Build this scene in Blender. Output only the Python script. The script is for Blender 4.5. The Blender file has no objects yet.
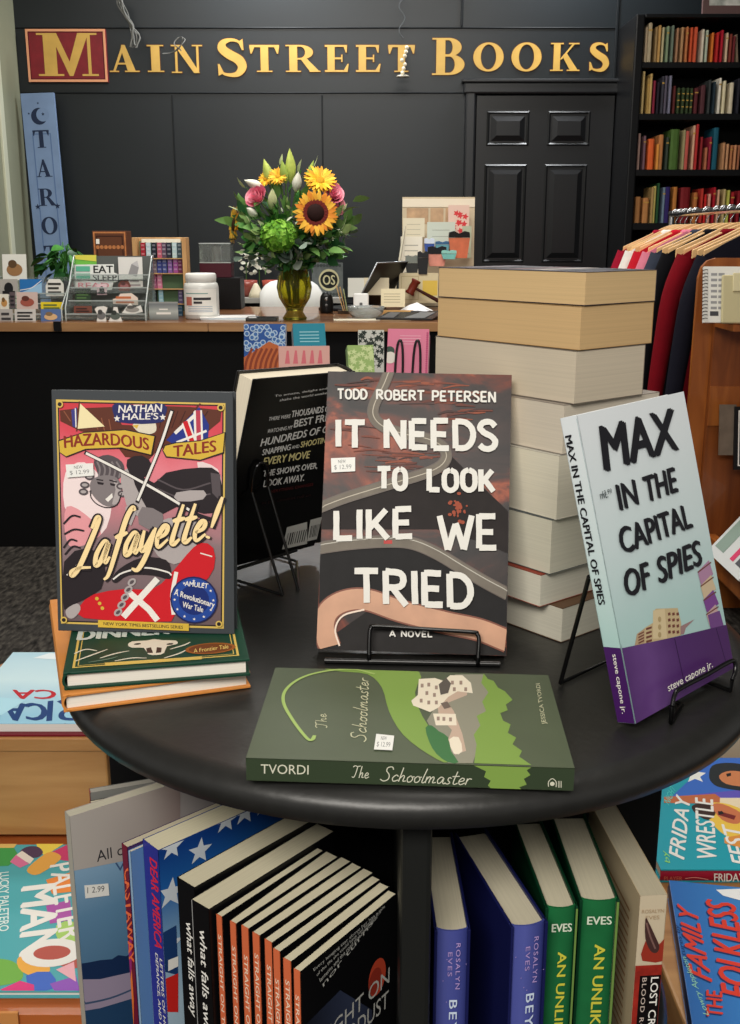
import bpy, bmesh, math, random
from mathutils import Vector, Matrix, Euler
RN = random.Random(11)
scene = bpy.context.scene
COL = scene.collection
rad = math.radians

# ------------------------------------------------------------------ camera
FPX, HORIZON, EYE = 1060.0, 235.0, 1.225
PITCH = math.atan((512 - HORIZON) / FPX)
CP, SP = math.cos(PITCH), math.sin(PITCH)
CAM = Vector((0, 0, EYE))
cd = bpy.data.cameras.new('camera'); cam = bpy.data.objects.new('camera', cd); COL.objects.link(cam)
cam.location = CAM; cam.rotation_euler = (math.pi / 2 - PITCH, 0, 0)
cd.sensor_fit = 'HORIZONTAL'; cd.sensor_width = 36; cd.lens = FPX / 740 * 36; cd.clip_start = .05
scene.camera = cam
scene.view_settings.view_transform = 'Standard'

def ray(u, v):
    X, V = u - 370, v - 512
    return Vector((X, FPX * CP - V * SP, -(FPX * SP + V * CP)))
def onz(u, v, z):                      # survey point on the horizontal plane at height z
    r = ray(u, v); return CAM + r * ((z - EYE) / r.z)
def ony(u, v, y):                      # survey point on the vertical plane at depth y
    r = ray(u, v); return CAM + r * (y / r.y)

# ------------------------------------------------------------------ materials
MATS = {}
def lin(c):
    return tuple(((x / 255) / 12.92 if x <= 10 else ((x / 255 + .055) / 1.055) ** 2.4) for x in c) + (1,)
def m(c, rough=.55, metal=0, spec=.22, coat=0, trans=0, var=0, vscale=20, bump=0, emit=0, ior=1.45):
    key = (tuple(c), rough, metal, spec, coat, trans, var, vscale, bump, emit, ior)
    if key in MATS: return MATS[key]
    mt = bpy.data.materials.new('mat'); mt.use_nodes = True
    nt = mt.node_tree; b = nt.nodes['Principled BSDF']
    b.inputs['Base Color'].default_value = lin(c); b.inputs['Roughness'].default_value = rough
    b.inputs['Metallic'].default_value = metal; b.inputs['Specular IOR Level'].default_value = spec
    b.inputs['Coat Weight'].default_value = coat; b.inputs['Transmission Weight'].default_value = trans
    b.inputs['IOR'].default_value = ior
    if emit:
        b.inputs['Emission Color'].default_value = lin(c); b.inputs['Emission Strength'].default_value = emit
    if var or bump:
        tc = nt.nodes.new('ShaderNodeTexCoord'); nz = nt.nodes.new('ShaderNodeTexNoise')
        nz.inputs['Scale'].default_value = vscale; nz.inputs['Detail'].default_value = 4
        nt.links.new(tc.outputs['Object'], nz.inputs['Vector'])
        if var:
            mx = nt.nodes.new('ShaderNodeMix'); mx.data_type = 'RGBA'
            mx.inputs[6].default_value = lin([max(0, x * (1 - var)) for x in c])
            mx.inputs[7].default_value = lin([min(255, x * (1 + var)) for x in c])
            nt.links.new(nz.outputs['Fac'], mx.inputs[0]); nt.links.new(mx.outputs[2], b.inputs['Base Color'])
        if bump:
            bp = nt.nodes.new('ShaderNodeBump'); bp.inputs['Strength'].default_value = bump
            bp.inputs['Distance'].default_value = .004
            nt.links.new(nz.outputs['Fac'], bp.inputs['Height']); nt.links.new(bp.outputs['Normal'], b.inputs['Normal'])
    MATS[key] = mt; return mt
def noisemat(scale, stops, rough=.5, sx=(1, 1, 1), detail=5, distort=0, spec=.35, bump=0, coat=0):
    mt = bpy.data.materials.new('mat'); mt.use_nodes = True
    nt = mt.node_tree; b = nt.nodes['Principled BSDF']
    b.inputs['Roughness'].default_value = rough; b.inputs['Specular IOR Level'].default_value = spec
    b.inputs['Coat Weight'].default_value = coat
    tc = nt.nodes.new('ShaderNodeTexCoord'); mp = nt.nodes.new('ShaderNodeMapping'); mp.inputs['Scale'].default_value = sx
    nz = nt.nodes.new('ShaderNodeTexNoise'); nz.inputs['Scale'].default_value = scale
    nz.inputs['Detail'].default_value = detail; nz.inputs['Distortion'].default_value = distort
    rp = nt.nodes.new('ShaderNodeValToRGB')
    L = nt.links.new
    L(tc.outputs['Object'], mp.inputs['Vector']); L(mp.outputs['Vector'], nz.inputs['Vector']); L(nz.outputs['Fac'], rp.inputs['Fac'])
    L(rp.outputs['Color'], b.inputs['Base Color'])
    e = rp.color_ramp.elements
    while len(e) < len(stops): e.new(.5)
    for x, (p, c) in zip(e, stops): x.position = p; x.color = lin(c)
    if bump:
        bp = nt.nodes.new('ShaderNodeBump'); bp.inputs['Strength'].default_value = bump; bp.inputs['Distance'].default_value = .003
        L(nz.outputs['Fac'], bp.inputs['Height']); L(bp.outputs['Normal'], b.inputs['Normal'])
    return mt
def gradmat(axis, lo, hi, stops, rough=.4, wob=.0, wscale=15):
    mt = bpy.data.materials.new('mat'); mt.use_nodes = True
    nt = mt.node_tree; b = nt.nodes['Principled BSDF']; b.inputs['Roughness'].default_value = rough
    b.inputs['Specular IOR Level'].default_value = .3
    tc = nt.nodes.new('ShaderNodeTexCoord'); sp = nt.nodes.new('ShaderNodeSeparateXYZ'); mr = nt.nodes.new('ShaderNodeMapRange')
    mr.inputs['From Min'].default_value = lo; mr.inputs['From Max'].default_value = hi
    rp = nt.nodes.new('ShaderNodeValToRGB'); L = nt.links.new
    L(tc.outputs['Object'], sp.inputs[0])
    if wob:
        nz = nt.nodes.new('ShaderNodeTexNoise'); nz.inputs['Scale'].default_value = wscale
        L(tc.outputs['Object'], nz.inputs['Vector'])
        ma = nt.nodes.new('ShaderNodeMath'); ma.operation = 'MULTIPLY_ADD'; ma.inputs[1].default_value = wob
        L(nz.outputs['Fac'], ma.inputs[0]); L(sp.outputs[axis], ma.inputs[2]); L(ma.outputs[0], mr.inputs['Value'])
    else: L(sp.outputs[axis], mr.inputs['Value'])
    L(mr.outputs[0], rp.inputs['Fac']); L(rp.outputs['Color'], b.inputs['Base Color'])
    e = rp.color_ramp.elements
    while len(e) < len(stops): e.new(.5)
    for x, (p, c) in zip(e, stops): x.position = p; x.color = lin(c)
    return mt
def woodmat(c0, c1, scale=3, sx=(1, 8, 8), rough=.45, coat=0):
    return noisemat(scale, [(.3, c0), (.5, [(a + b) / 2 for a, b in zip(c0, c1)]), (.72, c1)], rough, sx, 6, .6, .35, 0, coat)
PAGES = {}
def pages(c):                          # cream paper edge with fine leaf lines across the thickness
    c = tuple(c)
    if c not in PAGES:
        PAGES[c] = noisemat(1, [(.3, [x * .965 for x in c]), (.55, c), (.75, [min(255, x * 1.01) for x in c])], .8, (4, 900, 4), 2, 0, .15)
    return PAGES[c]
BLACKM = m((14, 14, 15), .4)
WHITE = m((238, 236, 230), .6)
WIRE = m((9, 9, 10), .3, 0, .5)

# ------------------------------------------------------------------ mesh builder
def cat(pts, n=6, closed=False):       # Catmull-Rom through points
    P = [Vector(p) for p in pts]; out = []; k = len(P)
    for i in range(k if closed else k - 1):
        p0 = P[(i - 1) % k] if (closed or i > 0) else P[0] * 2 - P[1]
        p1, p2 = P[i], P[(i + 1) % k]
        p3 = P[(i + 2) % k] if (closed or i + 2 < k) else P[-1] * 2 - P[-2]
        for j in range(n):
            t = j / n
            out.append(.5 * ((2 * p1) + (p2 - p0) * t + (2 * p0 - 5 * p1 + 4 * p2 - p3) * t * t + (3 * p1 - p0 - 3 * p2 + p3) * t ** 3))
    if not closed: out.append(P[-1])
    return out
class MB:
    def __init__(s): s.v = []; s.f = []; s.mi = []; s.sm = []; s.mats = []
    def idx(s, mt):
        if mt not in s.mats: s.mats.append(mt)
        return s.mats.index(mt)
    def add(s, vs, fs, mt, M=None, smooth=False):
        o = len(s.v); i = s.idx(mt)
        s.v += [tuple((M @ Vector(v)) if M else v) for v in vs]
        for f in fs: s.f.append([o + k for k in f]); s.mi.append(i); s.sm.append(smooth)
    def box(s, a, b, mt, M=None):
        x0, y0, z0 = a; x1, y1, z1 = b
        vs = [(x0, y0, z0), (x1, y0, z0), (x1, y1, z0), (x0, y1, z0), (x0, y0, z1), (x1, y0, z1), (x1, y1, z1), (x0, y1, z1)]
        s.add(vs, [(3, 2, 1, 0), (4, 5, 6, 7), (0, 1, 5, 4), (1, 2, 6, 5), (2, 3, 7, 6), (3, 0, 4, 7)], mt, M)
    def prism(s, poly, z0, z1, mt, M=None, smooth=False):   # xy polygon (CCW) extruded along z
        n = len(poly)
        vs = [(p[0], p[1], z0) for p in poly] + [(p[0], p[1], z1) for p in poly]
        s.add(vs, [tuple(range(n))[::-1], tuple(range(n, 2 * n))], mt, M)
        s.add(vs, [(i, (i + 1) % n, n + (i + 1) % n, n + i) for i in range(n)], mt, M, smooth)
    def tube(s, pts, r, mt, n=8, closed=False, M=None):
        P = [Vector(p) for p in pts]; k = len(P); vs = []; fs = []
        prev = None
        for i, p in enumerate(P):
            a = P[(i - 1) % k] if (closed or i > 0) else p
            b = P[(i + 1) % k] if (closed or i < k - 1) else p
            d = (b - a).normalized()
            if prev is None:
                nn = d.orthogonal().normalized()
            else:
                nn = prev - d * prev.dot(d); nn = nn.normalized() if nn.length > 1e-6 else d.orthogonal().normalized()
            prev = nn; bb = d.cross(nn)
            rr = r[i] if isinstance(r, (list, tuple)) else r
            for j in range(n):
                t = 2 * math.pi * j / n; vs.append(p + (nn * math.cos(t) + bb * math.sin(t)) * rr)
        for i in range(k if closed else k - 1):
            for j in range(n):
                fs.append((i * n + j, i * n + (j + 1) % n, ((i + 1) % k) * n + (j + 1) % n, ((i + 1) % k) * n + j))
        s.add(vs, fs, mt, M, True)
        if not closed: s.add(vs, [tuple(range(n))[::-1], tuple(range((k - 1) * n, k * n))], mt, M)
    def lathe(s, prof, mt, n=32, M=None, lobes=0, lobe=0):
        vs = []; fs = []; k = len(prof)
        for r, z in prof:
            for j in range(n):
                t = 2 * math.pi * j / n; q = r * (1 + lobe * math.cos(lobes * t)); vs.append((q * math.cos(t), q * math.sin(t), z))
        for i in range(k - 1):
            for j in range(n):
                fs.append((i * n + j, i * n + (j + 1) % n, (i + 1) * n + (j + 1) % n, (i + 1) * n + j))
        s.add(vs, fs, mt, M, True)
        if prof[0][0] > 1e-5: s.add(vs, [tuple(range(n))[::-1]], mt, M)
        if prof[-1][0] > 1e-5: s.add(vs, [tuple(range((k - 1) * n, k * n))], mt, M)
    def ball(s, c, r, mt, n=10, sc=(1, 1, 1), M=None):
        prof = [(math.sin(math.pi * i / n) * r if 0 < i < n else 0, -math.cos(math.pi * i / n) * r) for i in range(n + 1)]
        T = Matrix.Translation(c) @ Matrix.Diagonal((*sc, 1))
        s.lathe(prof, mt, n + 2, (M @ T) if M else T)
    def leaf(s, M, L, W, mt, curl=.15, tip=1.0, n=5, fold=.12):    # blade along +x, normal +z
        vs = []; fs = []
        for i in range(n + 1):
            t = i / n; w = W * math.sin(math.pi * min(1, t ** .8 * .97 + .015)) ** tip * .5 + W * .02
            z = -curl * L * t * t
            vs += [(L * t, -w, z + fold * w), (L * t, 0, z), (L * t, w, z + fold * w)]
        for i in range(n):
            for j in range(2): a = i * 3 + j; fs.append((a, a + 3, a + 4, a + 1))
        s.add(vs, fs, mt, M, True)
    def build(s, name, parent=None, M=None, bevel=0, seg=2, sub=0):
        me = bpy.data.meshes.new(name); me.from_pydata(s.v, [], s.f)
        for mt in s.mats: me.materials.append(mt)
        me.polygons.foreach_set('material_index', s.mi); me.polygons.foreach_set('use_smooth', s.sm)
        me.update()
        o = bpy.data.objects.new(name, me); COL.objects.link(o)
        if parent: o.parent = parent
        if M is not None: o.matrix_basis = M
        if bevel:
            b = o.modifiers.new('bevel', 'BEVEL'); b.width = bevel; b.segments = seg; b.limit_method = 'ANGLE'; b.angle_limit = rad(40)
        if sub:
            b = o.modifiers.new('sub', 'SUBSURF'); b.levels = b.render_levels = sub
        return o
def tag(o, label, cate, group=None):
    o['label'] = label; o['category'] = cate
    if group: o['group'] = group
    return o
def thing(name, label, cate, M=None, group=None):
    o = bpy.data.objects.new(name, None); COL.objects.link(o); o.empty_display_size = .05
    if M is not None: o.matrix_basis = M
    return tag(o, label, cate, group)
def struct(o): o['kind'] = 'structure'; return o
def TR(x, y, z): return Matrix.Translation((x, y, z))
def RZ(a): return Matrix.Rotation(rad(a), 4, 'Z')
def RX(a): return Matrix.Rotation(rad(a), 4, 'X')
def RY(a): return Matrix.Rotation(rad(a), 4, 'Y')
def EU(rx, ry, rz): return Euler((rad(rx), rad(ry), rad(rz))).to_matrix().to_4x4()

# ------------------------------------------------------------------ lettering
TXT = {}
def glyphs(s, off=0, space=1.0):
    k = (s, off, space)
    if k in TXT: return TXT[k]
    cu = bpy.data.curves.new('t', 'FONT'); cu.body = s; cu.offset = off; cu.space_character = space; cu.resolution_u = 3
    cu.fill_mode = 'BOTH'
    ob = bpy.data.objects.new('t', cu); me = ob.to_mesh()
    vs = [(v.co.x, v.co.y) for v in me.vertices]; fs = [tuple(p.vertices) for p in me.polygons]
    ob.to_mesh_clear(); bpy.data.objects.remove(ob); bpy.data.curves.remove(cu)
    x0 = min(v[0] for v in vs); x1 = max(v[0] for v in vs); y0 = min(v[1] for v in vs); y1 = max(v[1] for v in vs)
    TXT[k] = ([((x - x0) / (x1 - x0), (y - y0) / (y1 - y0)) for x, y in vs], fs, (x1 - x0) / (y1 - y0))
    return TXT[k]
# brushed capitals: straight strokes; a trailing True smooths the stroke
CAPS = {
 'A': (.62, [[(0, 0), (.3, 1)], [(.3, 1), (.6, 0)], [(.1, .32), (.5, .32)]]),
 'B': (.56, [[(.05, 0), (.05, 1)], [(.05, .97), (.4, .92), (.45, .72), (.38, .55), (.05, .52), True], [(.05, .52), (.48, .48), (.54, .25), (.42, .04), (.05, .03), True]]),
 'D': (.58, [[(.05, 0), (.05, 1)], [(.05, .97), (.36, .93), (.55, .68), (.55, .32), (.36, .05), (.05, .03), True]]),
 'E': (.5, [[(.05, 0), (.05, 1)], [(.05, .96), (.48, .96)], [(.05, .5), (.42, .5)], [(.05, .04), (.5, .04)]]),
 'I': (.12, [[(.06, 0), (.06, 1)]]),
 'K': (.58, [[(.05, 0), (.05, 1)], [(.07, .4), (.52, 1)], [(.2, .55), (.56, 0)]]),
 'L': (.48, [[(.05, 0), (.05, 1)], [(.05, .04), (.48, .04)]]),
 'N': (.6, [[(.05, 0), (.05, 1)], [(.05, 1), (.55, 0)], [(.55, 0), (.55, 1)]]),
 'O': (.62, [[(.31, .97), (.1, .83), (.05, .5), (.1, .17), (.31, .03), (.52, .17), (.57, .5), (.52, .83), (.31, .97), True]]),
 'P': (.54, [[(.05, 0), (.05, 1)], [(.05, .97), (.42, .92), (.5, .7), (.4, .48), (.05, .44), True]]),
 'R': (.58, [[(.05, 0), (.05, 1)], [(.05, .97), (.42, .92), (.5, .72), (.4, .52), (.05, .48), True], [(.24, .48), (.56, 0)]]),
 'S': (.54, [[(.5, .82), (.36, .97), (.14, .94), (.06, .75), (.2, .58), (.4, .45), (.5, .26), (.4, .06), (.18, .03), (.04, .16), True]]),
 'T': (.6, [[(.3, 0), (.3, 1)], [(0, .95), (.6, .97)]]),
 'V': (.6, [[(0, 1), (.3, 0)], [(.3, 0), (.6, 1)]]),
 'W': (.86, [[(0, 1), (.22, 0)], [(.22, 0), (.43, .75)], [(.43, .75), (.64, 0)], [(.64, 0), (.86, 1)]]),
 ' ': (.34, [])}
# flowing script: every stroke is smoothed
SCRIPT = {
 'L': (.62, [[(.34, .8), (.42, .98), (.52, .92), (.4, .55), (.22, .12), (.06, .0), (.0, .08), (.2, .1), (.6, .02)]]),
 'a': (.46, [[(.36, .4), (.2, .46), (.05, .25), (.1, .03), (.24, .08), (.36, .4), (.35, .1), (.42, .0), (.5, .1)]]),
 'f': (.4, [[(.5, .92), (.4, 1.0), (.28, .8), (.2, .3), (.12, -.25), (0, -.35)], [(.05, .46), (.42, .5)]]),
 'y': (.46, [[(.05, .45), (.06, .12), (.18, .02), (.36, .42)], [(.4, .46), (.32, -.05), (.14, -.38), (-.08, -.32)]]),
 'e': (.4, [[(.06, .2), (.28, .28), (.3, .42), (.17, .45), (.05, .22), (.15, .0), (.4, .14)]]),
 't': (.36, [[(.22, .9), (.12, .15), (.2, .0), (.36, .1)], [(0, .54), (.38, .58)]]),
 '!': (.3, [[(.24, 1.05), (.12, .28)], [(.08, .08), (.07, .02)]]),
 'T': (.55, [[(0, .88), (.15, 1), (.35, .95), (.62, 1.0)], [(.38, .97), (.3, .4), (.18, .03), (0, .06)]]),
 'h': (.44, [[(.16, 1), (.05, 0)], [(.07, .22), (.22, .44), (.31, .38), (.28, .06), (.44, .08)]]),
 'S': (.6, [[(.6, .82), (.5, 1), (.28, .95), (.24, .72), (.42, .45), (.42, .14), (.2, 0), (-.02, .12)]]),
 'c': (.36, [[(.34, .36), (.22, .46), (.05, .25), (.12, .02), (.38, .12)]]),
 'o': (.4, [[(.2, .45), (.06, .28), (.1, .03), (.26, .04), (.34, .26), (.22, .45), (.3, .38), (.42, .4)]]),
 'l': (.24, [[(.22, 1), (.08, .15), (.14, 0), (.26, .1)]]),
 'm': (.62, [[(.06, .45), (.03, 0)], [(.04, .2), (.18, .45), (.25, .36), (.22, 0)], [(.23, .2), (.37, .45), (.45, .36), (.42, .05), (.6, .08)]]),
 's': (.34, [[(.02, .06), (.16, .0), (.27, .12), (.14, .28), (.2, .46), (.32, .4)]]),
 'r': (.32, [[(.08, .45), (.04, 0)], [(.05, .2), (.16, .43), (.32, .42)]]),
 ' ': (.3, [])}
def ann(cx, cy, ax, ay, bx, by, t0, t1, n=16):        # ring sector polygon, inner radii bx, by
    o = [(cx + ax * math.cos(t0 + (t1 - t0) * i / n), cy + ay * math.sin(t0 + (t1 - t0) * i / n)) for i in range(n + 1)]
    q = [(cx + bx * math.cos(t0 + (t1 - t0) * i / n), cy + by * math.sin(t0 + (t1 - t0) * i / n)) for i in range(n + 1)]
    return [[o[i], o[i + 1], q[i + 1], q[i]] for i in range(n)]
def rc(x0, y0, x1, y1): return [(x0, y0), (x1, y0), (x1, y1), (x0, y1)]
def serif(ch):                                          # bracket-serif capital, unit height: (advance, polygons)
    h = math.pi / 2; s = .045
    if ch == 'I': return .42, [rc(.1, 0, .32, 1), rc(0, 0, .42, s), rc(0, 1 - s, .42, 1)]
    if ch == 'T': return .84, [rc(.31, 0, .53, 1), rc(.2, 0, .64, s), rc(0, .92, .84, 1), [(0, .92), (.03, .68), (.06, .68), (.14, .92)], [(.84, .92), (.7, .92), (.78, .68), (.81, .68)]]
    if ch == 'E': return .74, [rc(.08, 0, .3, 1), rc(0, 0, .7, .07), rc(0, .93, .68, 1), rc(.3, .47, .52, .54), [(.68, .93), (.58, .93), (.64, .72), (.67, .72)], [(.7, .07), (.58, .07), (.69, .3), (.73, .3)], rc(.5, .37, .54, .64)]
    if ch == 'A': return 1.0, [[(.1, 0), (.17, 0), (.5, .9), (.47, 1), (.44, 1)], [(.6, 0), (.86, 0), (.53, 1), (.42, 1), (.4, .86)], rc(.24, .28, .7, .34), rc(0, 0, .3, s), rc(.5, 0, .98, s)]
    if ch == 'N': return .98, [rc(.12, 0, .19, 1), [(.1, 1), (.34, 1), (.88, 0), (.82, 0), (.7, 0)], rc(.79, 0, .86, 1), rc(0, 0, .32, s), rc(.66, 1 - s, .98, 1), rc(0, 1 - s, .3, 1)]
    if ch == 'M': return 1.32, [rc(.14, 0, .42, 1), [(.3, 1), (.44, 1), (.78, .12), (.72, 0), (.68, 0)], [(.68, 0), (.76, 0), (1.14, 1), (.9, 1), (.66, .22)], rc(1.1, 0, 1.17, 1), rc(0, 0, .56, s), rc(.96, 0, 1.32, s), rc(0, 1 - s, .42, 1), rc(.92, 1 - s, 1.32, 1)]
    if ch == 'O': return .94, ann(.47, .5, .47, .52, .24, .45, 0, 4 * h, 36)
    if ch == 'R': return .9, [rc(.1, 0, .32, 1), rc(0, 0, .42, s), rc(0, 1 - s, .35, 1), rc(.3, .94, .42, 1), rc(.3, .46, .42, .52)] + ann(.4, .73, .36, .27, .14, .21, -h, h) + [[(.4, .5), (.58, .5), (.95, 0), (.68, 0)], rc(.66, 0, .96, s)]
    if ch == 'B': return .8, [rc(.1, 0, .32, 1), rc(0, 0, .4, s), rc(0, 1 - s, .4, 1), rc(.3, .94, .42, 1), rc(.3, .5, .42, .56), rc(.3, 0, .44, .06)] + ann(.4, .75, .32, .25, .1, .19, -h, h) + ann(.42, .28, .38, .28, .14, .22, -h, h)
    if ch == 'K': return .96, [rc(.1, 0, .32, 1), rc(0, 0, .42, s), rc(0, 1 - s, .42, 1), [(.3, .4), (.38, .42), (.8, .97), (.72, .97)], [(.4, .52), (.52, .66), (.92, .03), (.66, .03)], rc(.56, 0, .98, s), rc(.6, 1 - s, .94, 1)]
    if ch == 'S':
        P = cat([(.6, .76), (.5, .93), (.32, .975), (.16, .9), (.14, .74), (.3, .58), (.5, .44), (.58, .24), (.48, .06), (.3, .025), (.14, .08), (.07, .26)], 4)
        W = [.03, .06, .09, .15, .21, .24, .24, .2, .15, .09, .06, .03]; out = []; n = len(P)
        def off(i, k):
            d = (P[min(n - 1, i + 1)] - P[max(0, i - 1)]).normalized(); f = i / (n - 1) * 11; j = min(10, int(f)); w = W[j] + (W[j + 1] - W[j]) * (f - j)
            return (P[i].x - d.y * w * .5 * k, P[i].y + d.x * w * .5 * k)
        out = [[off(i, 1), off(i + 1, 1), off(i + 1, -1), off(i, -1)] for i in range(n - 1)]
        return .68, out + [[(.6, 1), (.62, .7), (.58, .7), (.5, .92)], [(.04, 0), (.03, .32), (.07, .32), (.16, .08)]]
    return .4, []

class Art:                             # flat printed artwork on one face of a board w x h x t in its own frame
    def __init__(s, face, w, h, t, M=None, base=.00025, step=1.3e-5):
        s.face, s.w, s.h, s.t, s.M, s.mb, s.k, s.base, s.step = face, w, h, t, M, MB(), 0, base, step
        if M is not None:
            s.inv = M.inverted(); s.co = s.inv @ CAM; s.i3 = s.inv.to_3x3()
    def px(s, u, v):
        d = s.i3 @ ray(u, v); o = s.co
        if s.face == 'front': q = o + d * (-o.y / d.y); return (q.x, q.z)
        if s.face == 'spine': q = o + d * (-o.x / d.x); return (s.t - q.y, q.z)
        if s.face == 'back': q = o + d * ((s.t - o.y) / d.y); return (s.w - q.x, q.z)
    def at(s, a, b):
        e = s.base + s.k * s.step
        if s.face == 'front': return (a, -e, b)
        if s.face == 'spine': return (-e, s.t - a, b)
        return (s.w - a, s.t + e, b)
    def clip(s, a, b): return (min(max(a, .0002), (s.t if s.face == 'spine' else s.w) - .0002), min(max(b, .0002), s.h - .0002))
    def polys(s, P, mt, clip=True, each=0):
        for p in P:
            s.k += each
            pts = [s.clip(*q) if clip else q for q in p]
            s.mb.add([s.at(*q) for q in pts], [tuple(range(len(pts)))], mt)
        s.k += 1
    def poly(s, p, mt, px=False, sm=0, clip=True):
        if px: p = [s.px(*q) for q in p]
        if sm: p = [(q.x, q.y) for q in cat([(*q, 0) for q in p], sm, True)]
        s.polys([p], mt, clip)
    def rect(s, x0, y0, x1, y1, mt): s.polys([rc(x0, y0, x1, y1)], mt)
    def full(s, mt): s.rect(0, 0, s.t if s.face == 'spine' else s.w, s.h, mt)
    def frame(s, x0, y0, x1, y1, th, mt):
        s.polys([rc(x0, y0, x1, y0 + th), rc(x0, y1 - th, x1, y1), rc(x0, y0 + th, x0 + th, y1 - th), rc(x1 - th, y0 + th, x1, y1 - th)], mt)
    def disc(s, c, rx, mt, ry=None, px=False, n=24, rot=0):
        if px: c = s.px(*c)
        ry = ry or rx; a = rad(rot)
        s.polys([[(c[0] + rx * math.cos(t) * math.cos(a) - ry * math.sin(t) * math.sin(a), c[1] + rx * math.cos(t) * math.sin(a) + ry * math.sin(t) * math.cos(a)) for t in [2 * math.pi * i / n for i in range(n)]]], mt)
    def star(s, c, r, mt, px=False, rot=90, inner=.42, n=5):
        if px: c = s.px(*c)
        s.polys([[(c[0] + (r if i % 2 == 0 else r * inner) * math.cos(rad(rot + 180 / n * i)), c[1] + (r if i % 2 == 0 else r * inner) * math.sin(rad(rot + 180 / n * i))) for i in range(2 * n)]], mt)
    def rib(s, pts, w, mt, px=False, sm=0, closed=False, taper=False, jit=0):
        if px: pts = [s.px(*q) for q in pts]
        s.polys(s._rib(pts, w, sm, closed, taper, jit), mt)
    def _rib(s, pts, w, sm=0, closed=False, taper=False, jit=0):
        P = [Vector((q[0], q[1], 0)) for q in pts]
        if sm: P = cat(P, sm, closed)
        n = len(P); L = []; Rr = []
        for i in range(n):
            a = P[(i - 1) % n] if (closed or i > 0) else P[i]; b = P[(i + 1) % n] if (closed or i < n - 1) else P[i]
            d = (b - a).normalized(); ww = w(i / (n - 1)) if callable(w) else w
            if taper: ww *= .35 + .65 * math.sin(math.pi * min(1, max(0, .1 + .85 * i / max(1, n - 1))))
            k1 = .5 + (RN.uniform(-jit, jit) if jit else 0); k2 = .5 + (RN.uniform(-jit, jit) if jit else 0)
            L.append((P[i].x - d.y * ww * k1, P[i].y + d.x * ww * k1)); Rr.append((P[i].x + d.y * ww * k2, P[i].y - d.x * ww * k2))
        return [[L[i], L[(i + 1) % n], Rr[(i + 1) % n], Rr[i]] for i in range(n if closed else n - 1)]
    def text(s, st, BL, BR, TL, mt, bold=0, px=False, space=1.0, warp=None, clip=True):
        if px: BL, BR, TL = s.px(*BL), s.px(*BR), s.px(*TL)
        vs, fs, asp = glyphs(st, 0, space)
        if bold:                       # heavier weight: overprint with small sideways shifts
            L_ = math.hypot(TL[0] - BL[0], TL[1] - BL[1]) * bold; n_ = math.hypot(BR[0] - BL[0], BR[1] - BL[1]) or 1
            ex, ey = (BR[0] - BL[0]) / n_ * L_, (BR[1] - BL[1]) / n_ * L_
            for q in ((-1, .5), (1, -.5)):
                o_ = (ex * q[0] - ey * q[1], ey * q[0] + ex * q[1])
                s.text(st, (BL[0] + o_[0], BL[1] + o_[1]), (BR[0] + o_[0], BR[1] + o_[1]), (TL[0] + o_[0], TL[1] + o_[1]), mt, 0, False, space, warp, clip)
        X = (BR[0] - BL[0], BR[1] - BL[1]); Y = (TL[0] - BL[0], TL[1] - BL[1]); out = []
        for p, q in vs:
            if warp: p, q = warp(p, q)
            a = (BL[0] + p * X[0] + q * Y[0], BL[1] + p * X[1] + q * Y[1])
            out.append(s.at(*(s.clip(*a) if clip else a)))
        s.mb.add(out, fs, mt); s.k += 1
    def line(s, st, x, y, hh, mt, rot=0, bold=0, width=None, center=False, space=1.0, shear=0):   # text of height hh from (x, y)
        vs, fs, asp = glyphs(st, 0, space); W = width or asp * hh
        c, n = math.cos(rad(rot)), math.sin(rad(rot))
        if center: x, y = x - c * W / 2, y - n * W / 2
        s.text(st, (x, y), (x + c * W, y + n * W), (x - n * hh + shear * hh * c, y + c * hh + shear * hh * n), mt, bold, False, space)
    def strokes(s, st, font, BL, BR, TL, wd, mt, px=False, taper=False, smooth=None, jit=0, gap=.12, warp=None):
        if px: BL, BR, TL = s.px(*BL), s.px(*BR), s.px(*TL)
        tot = sum(font[c][0] + gap for c in st) - gap; X = ((BR[0] - BL[0]) / tot, (BR[1] - BL[1]) / tot); Y = (TL[0] - BL[0], TL[1] - BL[1])
        cx = 0; out = []
        for c in st:
            for stq in font[c][1]:
                smt = font is SCRIPT
                if stq[-1] is True: stq = stq[:-1]; smt = True
                if jit: dy = RN.uniform(-.03, .03)
                else: dy = 0
                pts = []
                for p, q in stq:
                    p = p + cx; q = q + dy
                    if warp: p, q = warp(p / tot, q); p *= tot
                    pts.append((BL[0] + p * X[0] + q * Y[0], BL[1] + p * X[1] + q * Y[1]))
                if jit and not smt:     # split straight strokes for a brushed edge
                    a, b = pts; pts = [(a[0] + (b[0] - a[0]) * i / 4, a[1] + (b[1] - a[1]) * i / 4) for i in range(5)]
                s.polys(s._rib(pts, wd, 6 if smt else 0, False, taper, jit), mt)
            cx += font[c][0] + gap
    def serifs(s, st, BL, hh, mt, width=None, gap=.14, px=False, rot=0):
        if px: BL = s.px(*BL)
        tot = sum(serif(c)[0] + gap for c in st) - gap; k = (width / tot) if width else hh
        c, n = math.cos(rad(rot)), math.sin(rad(rot)); x = 0; out = []
        for ch in st:
            adv, P = serif(ch)
            for p in P: out.append([(BL[0] + (q[0] + x) * k * c - q[1] * hh * n, BL[1] + (q[0] + x) * k * n + q[1] * hh * c) for q in p])
            x += adv + gap
        s.polys(out, mt, False, .12)
    def done(s, name, parent): return s.mb.build(name, parent)

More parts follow.
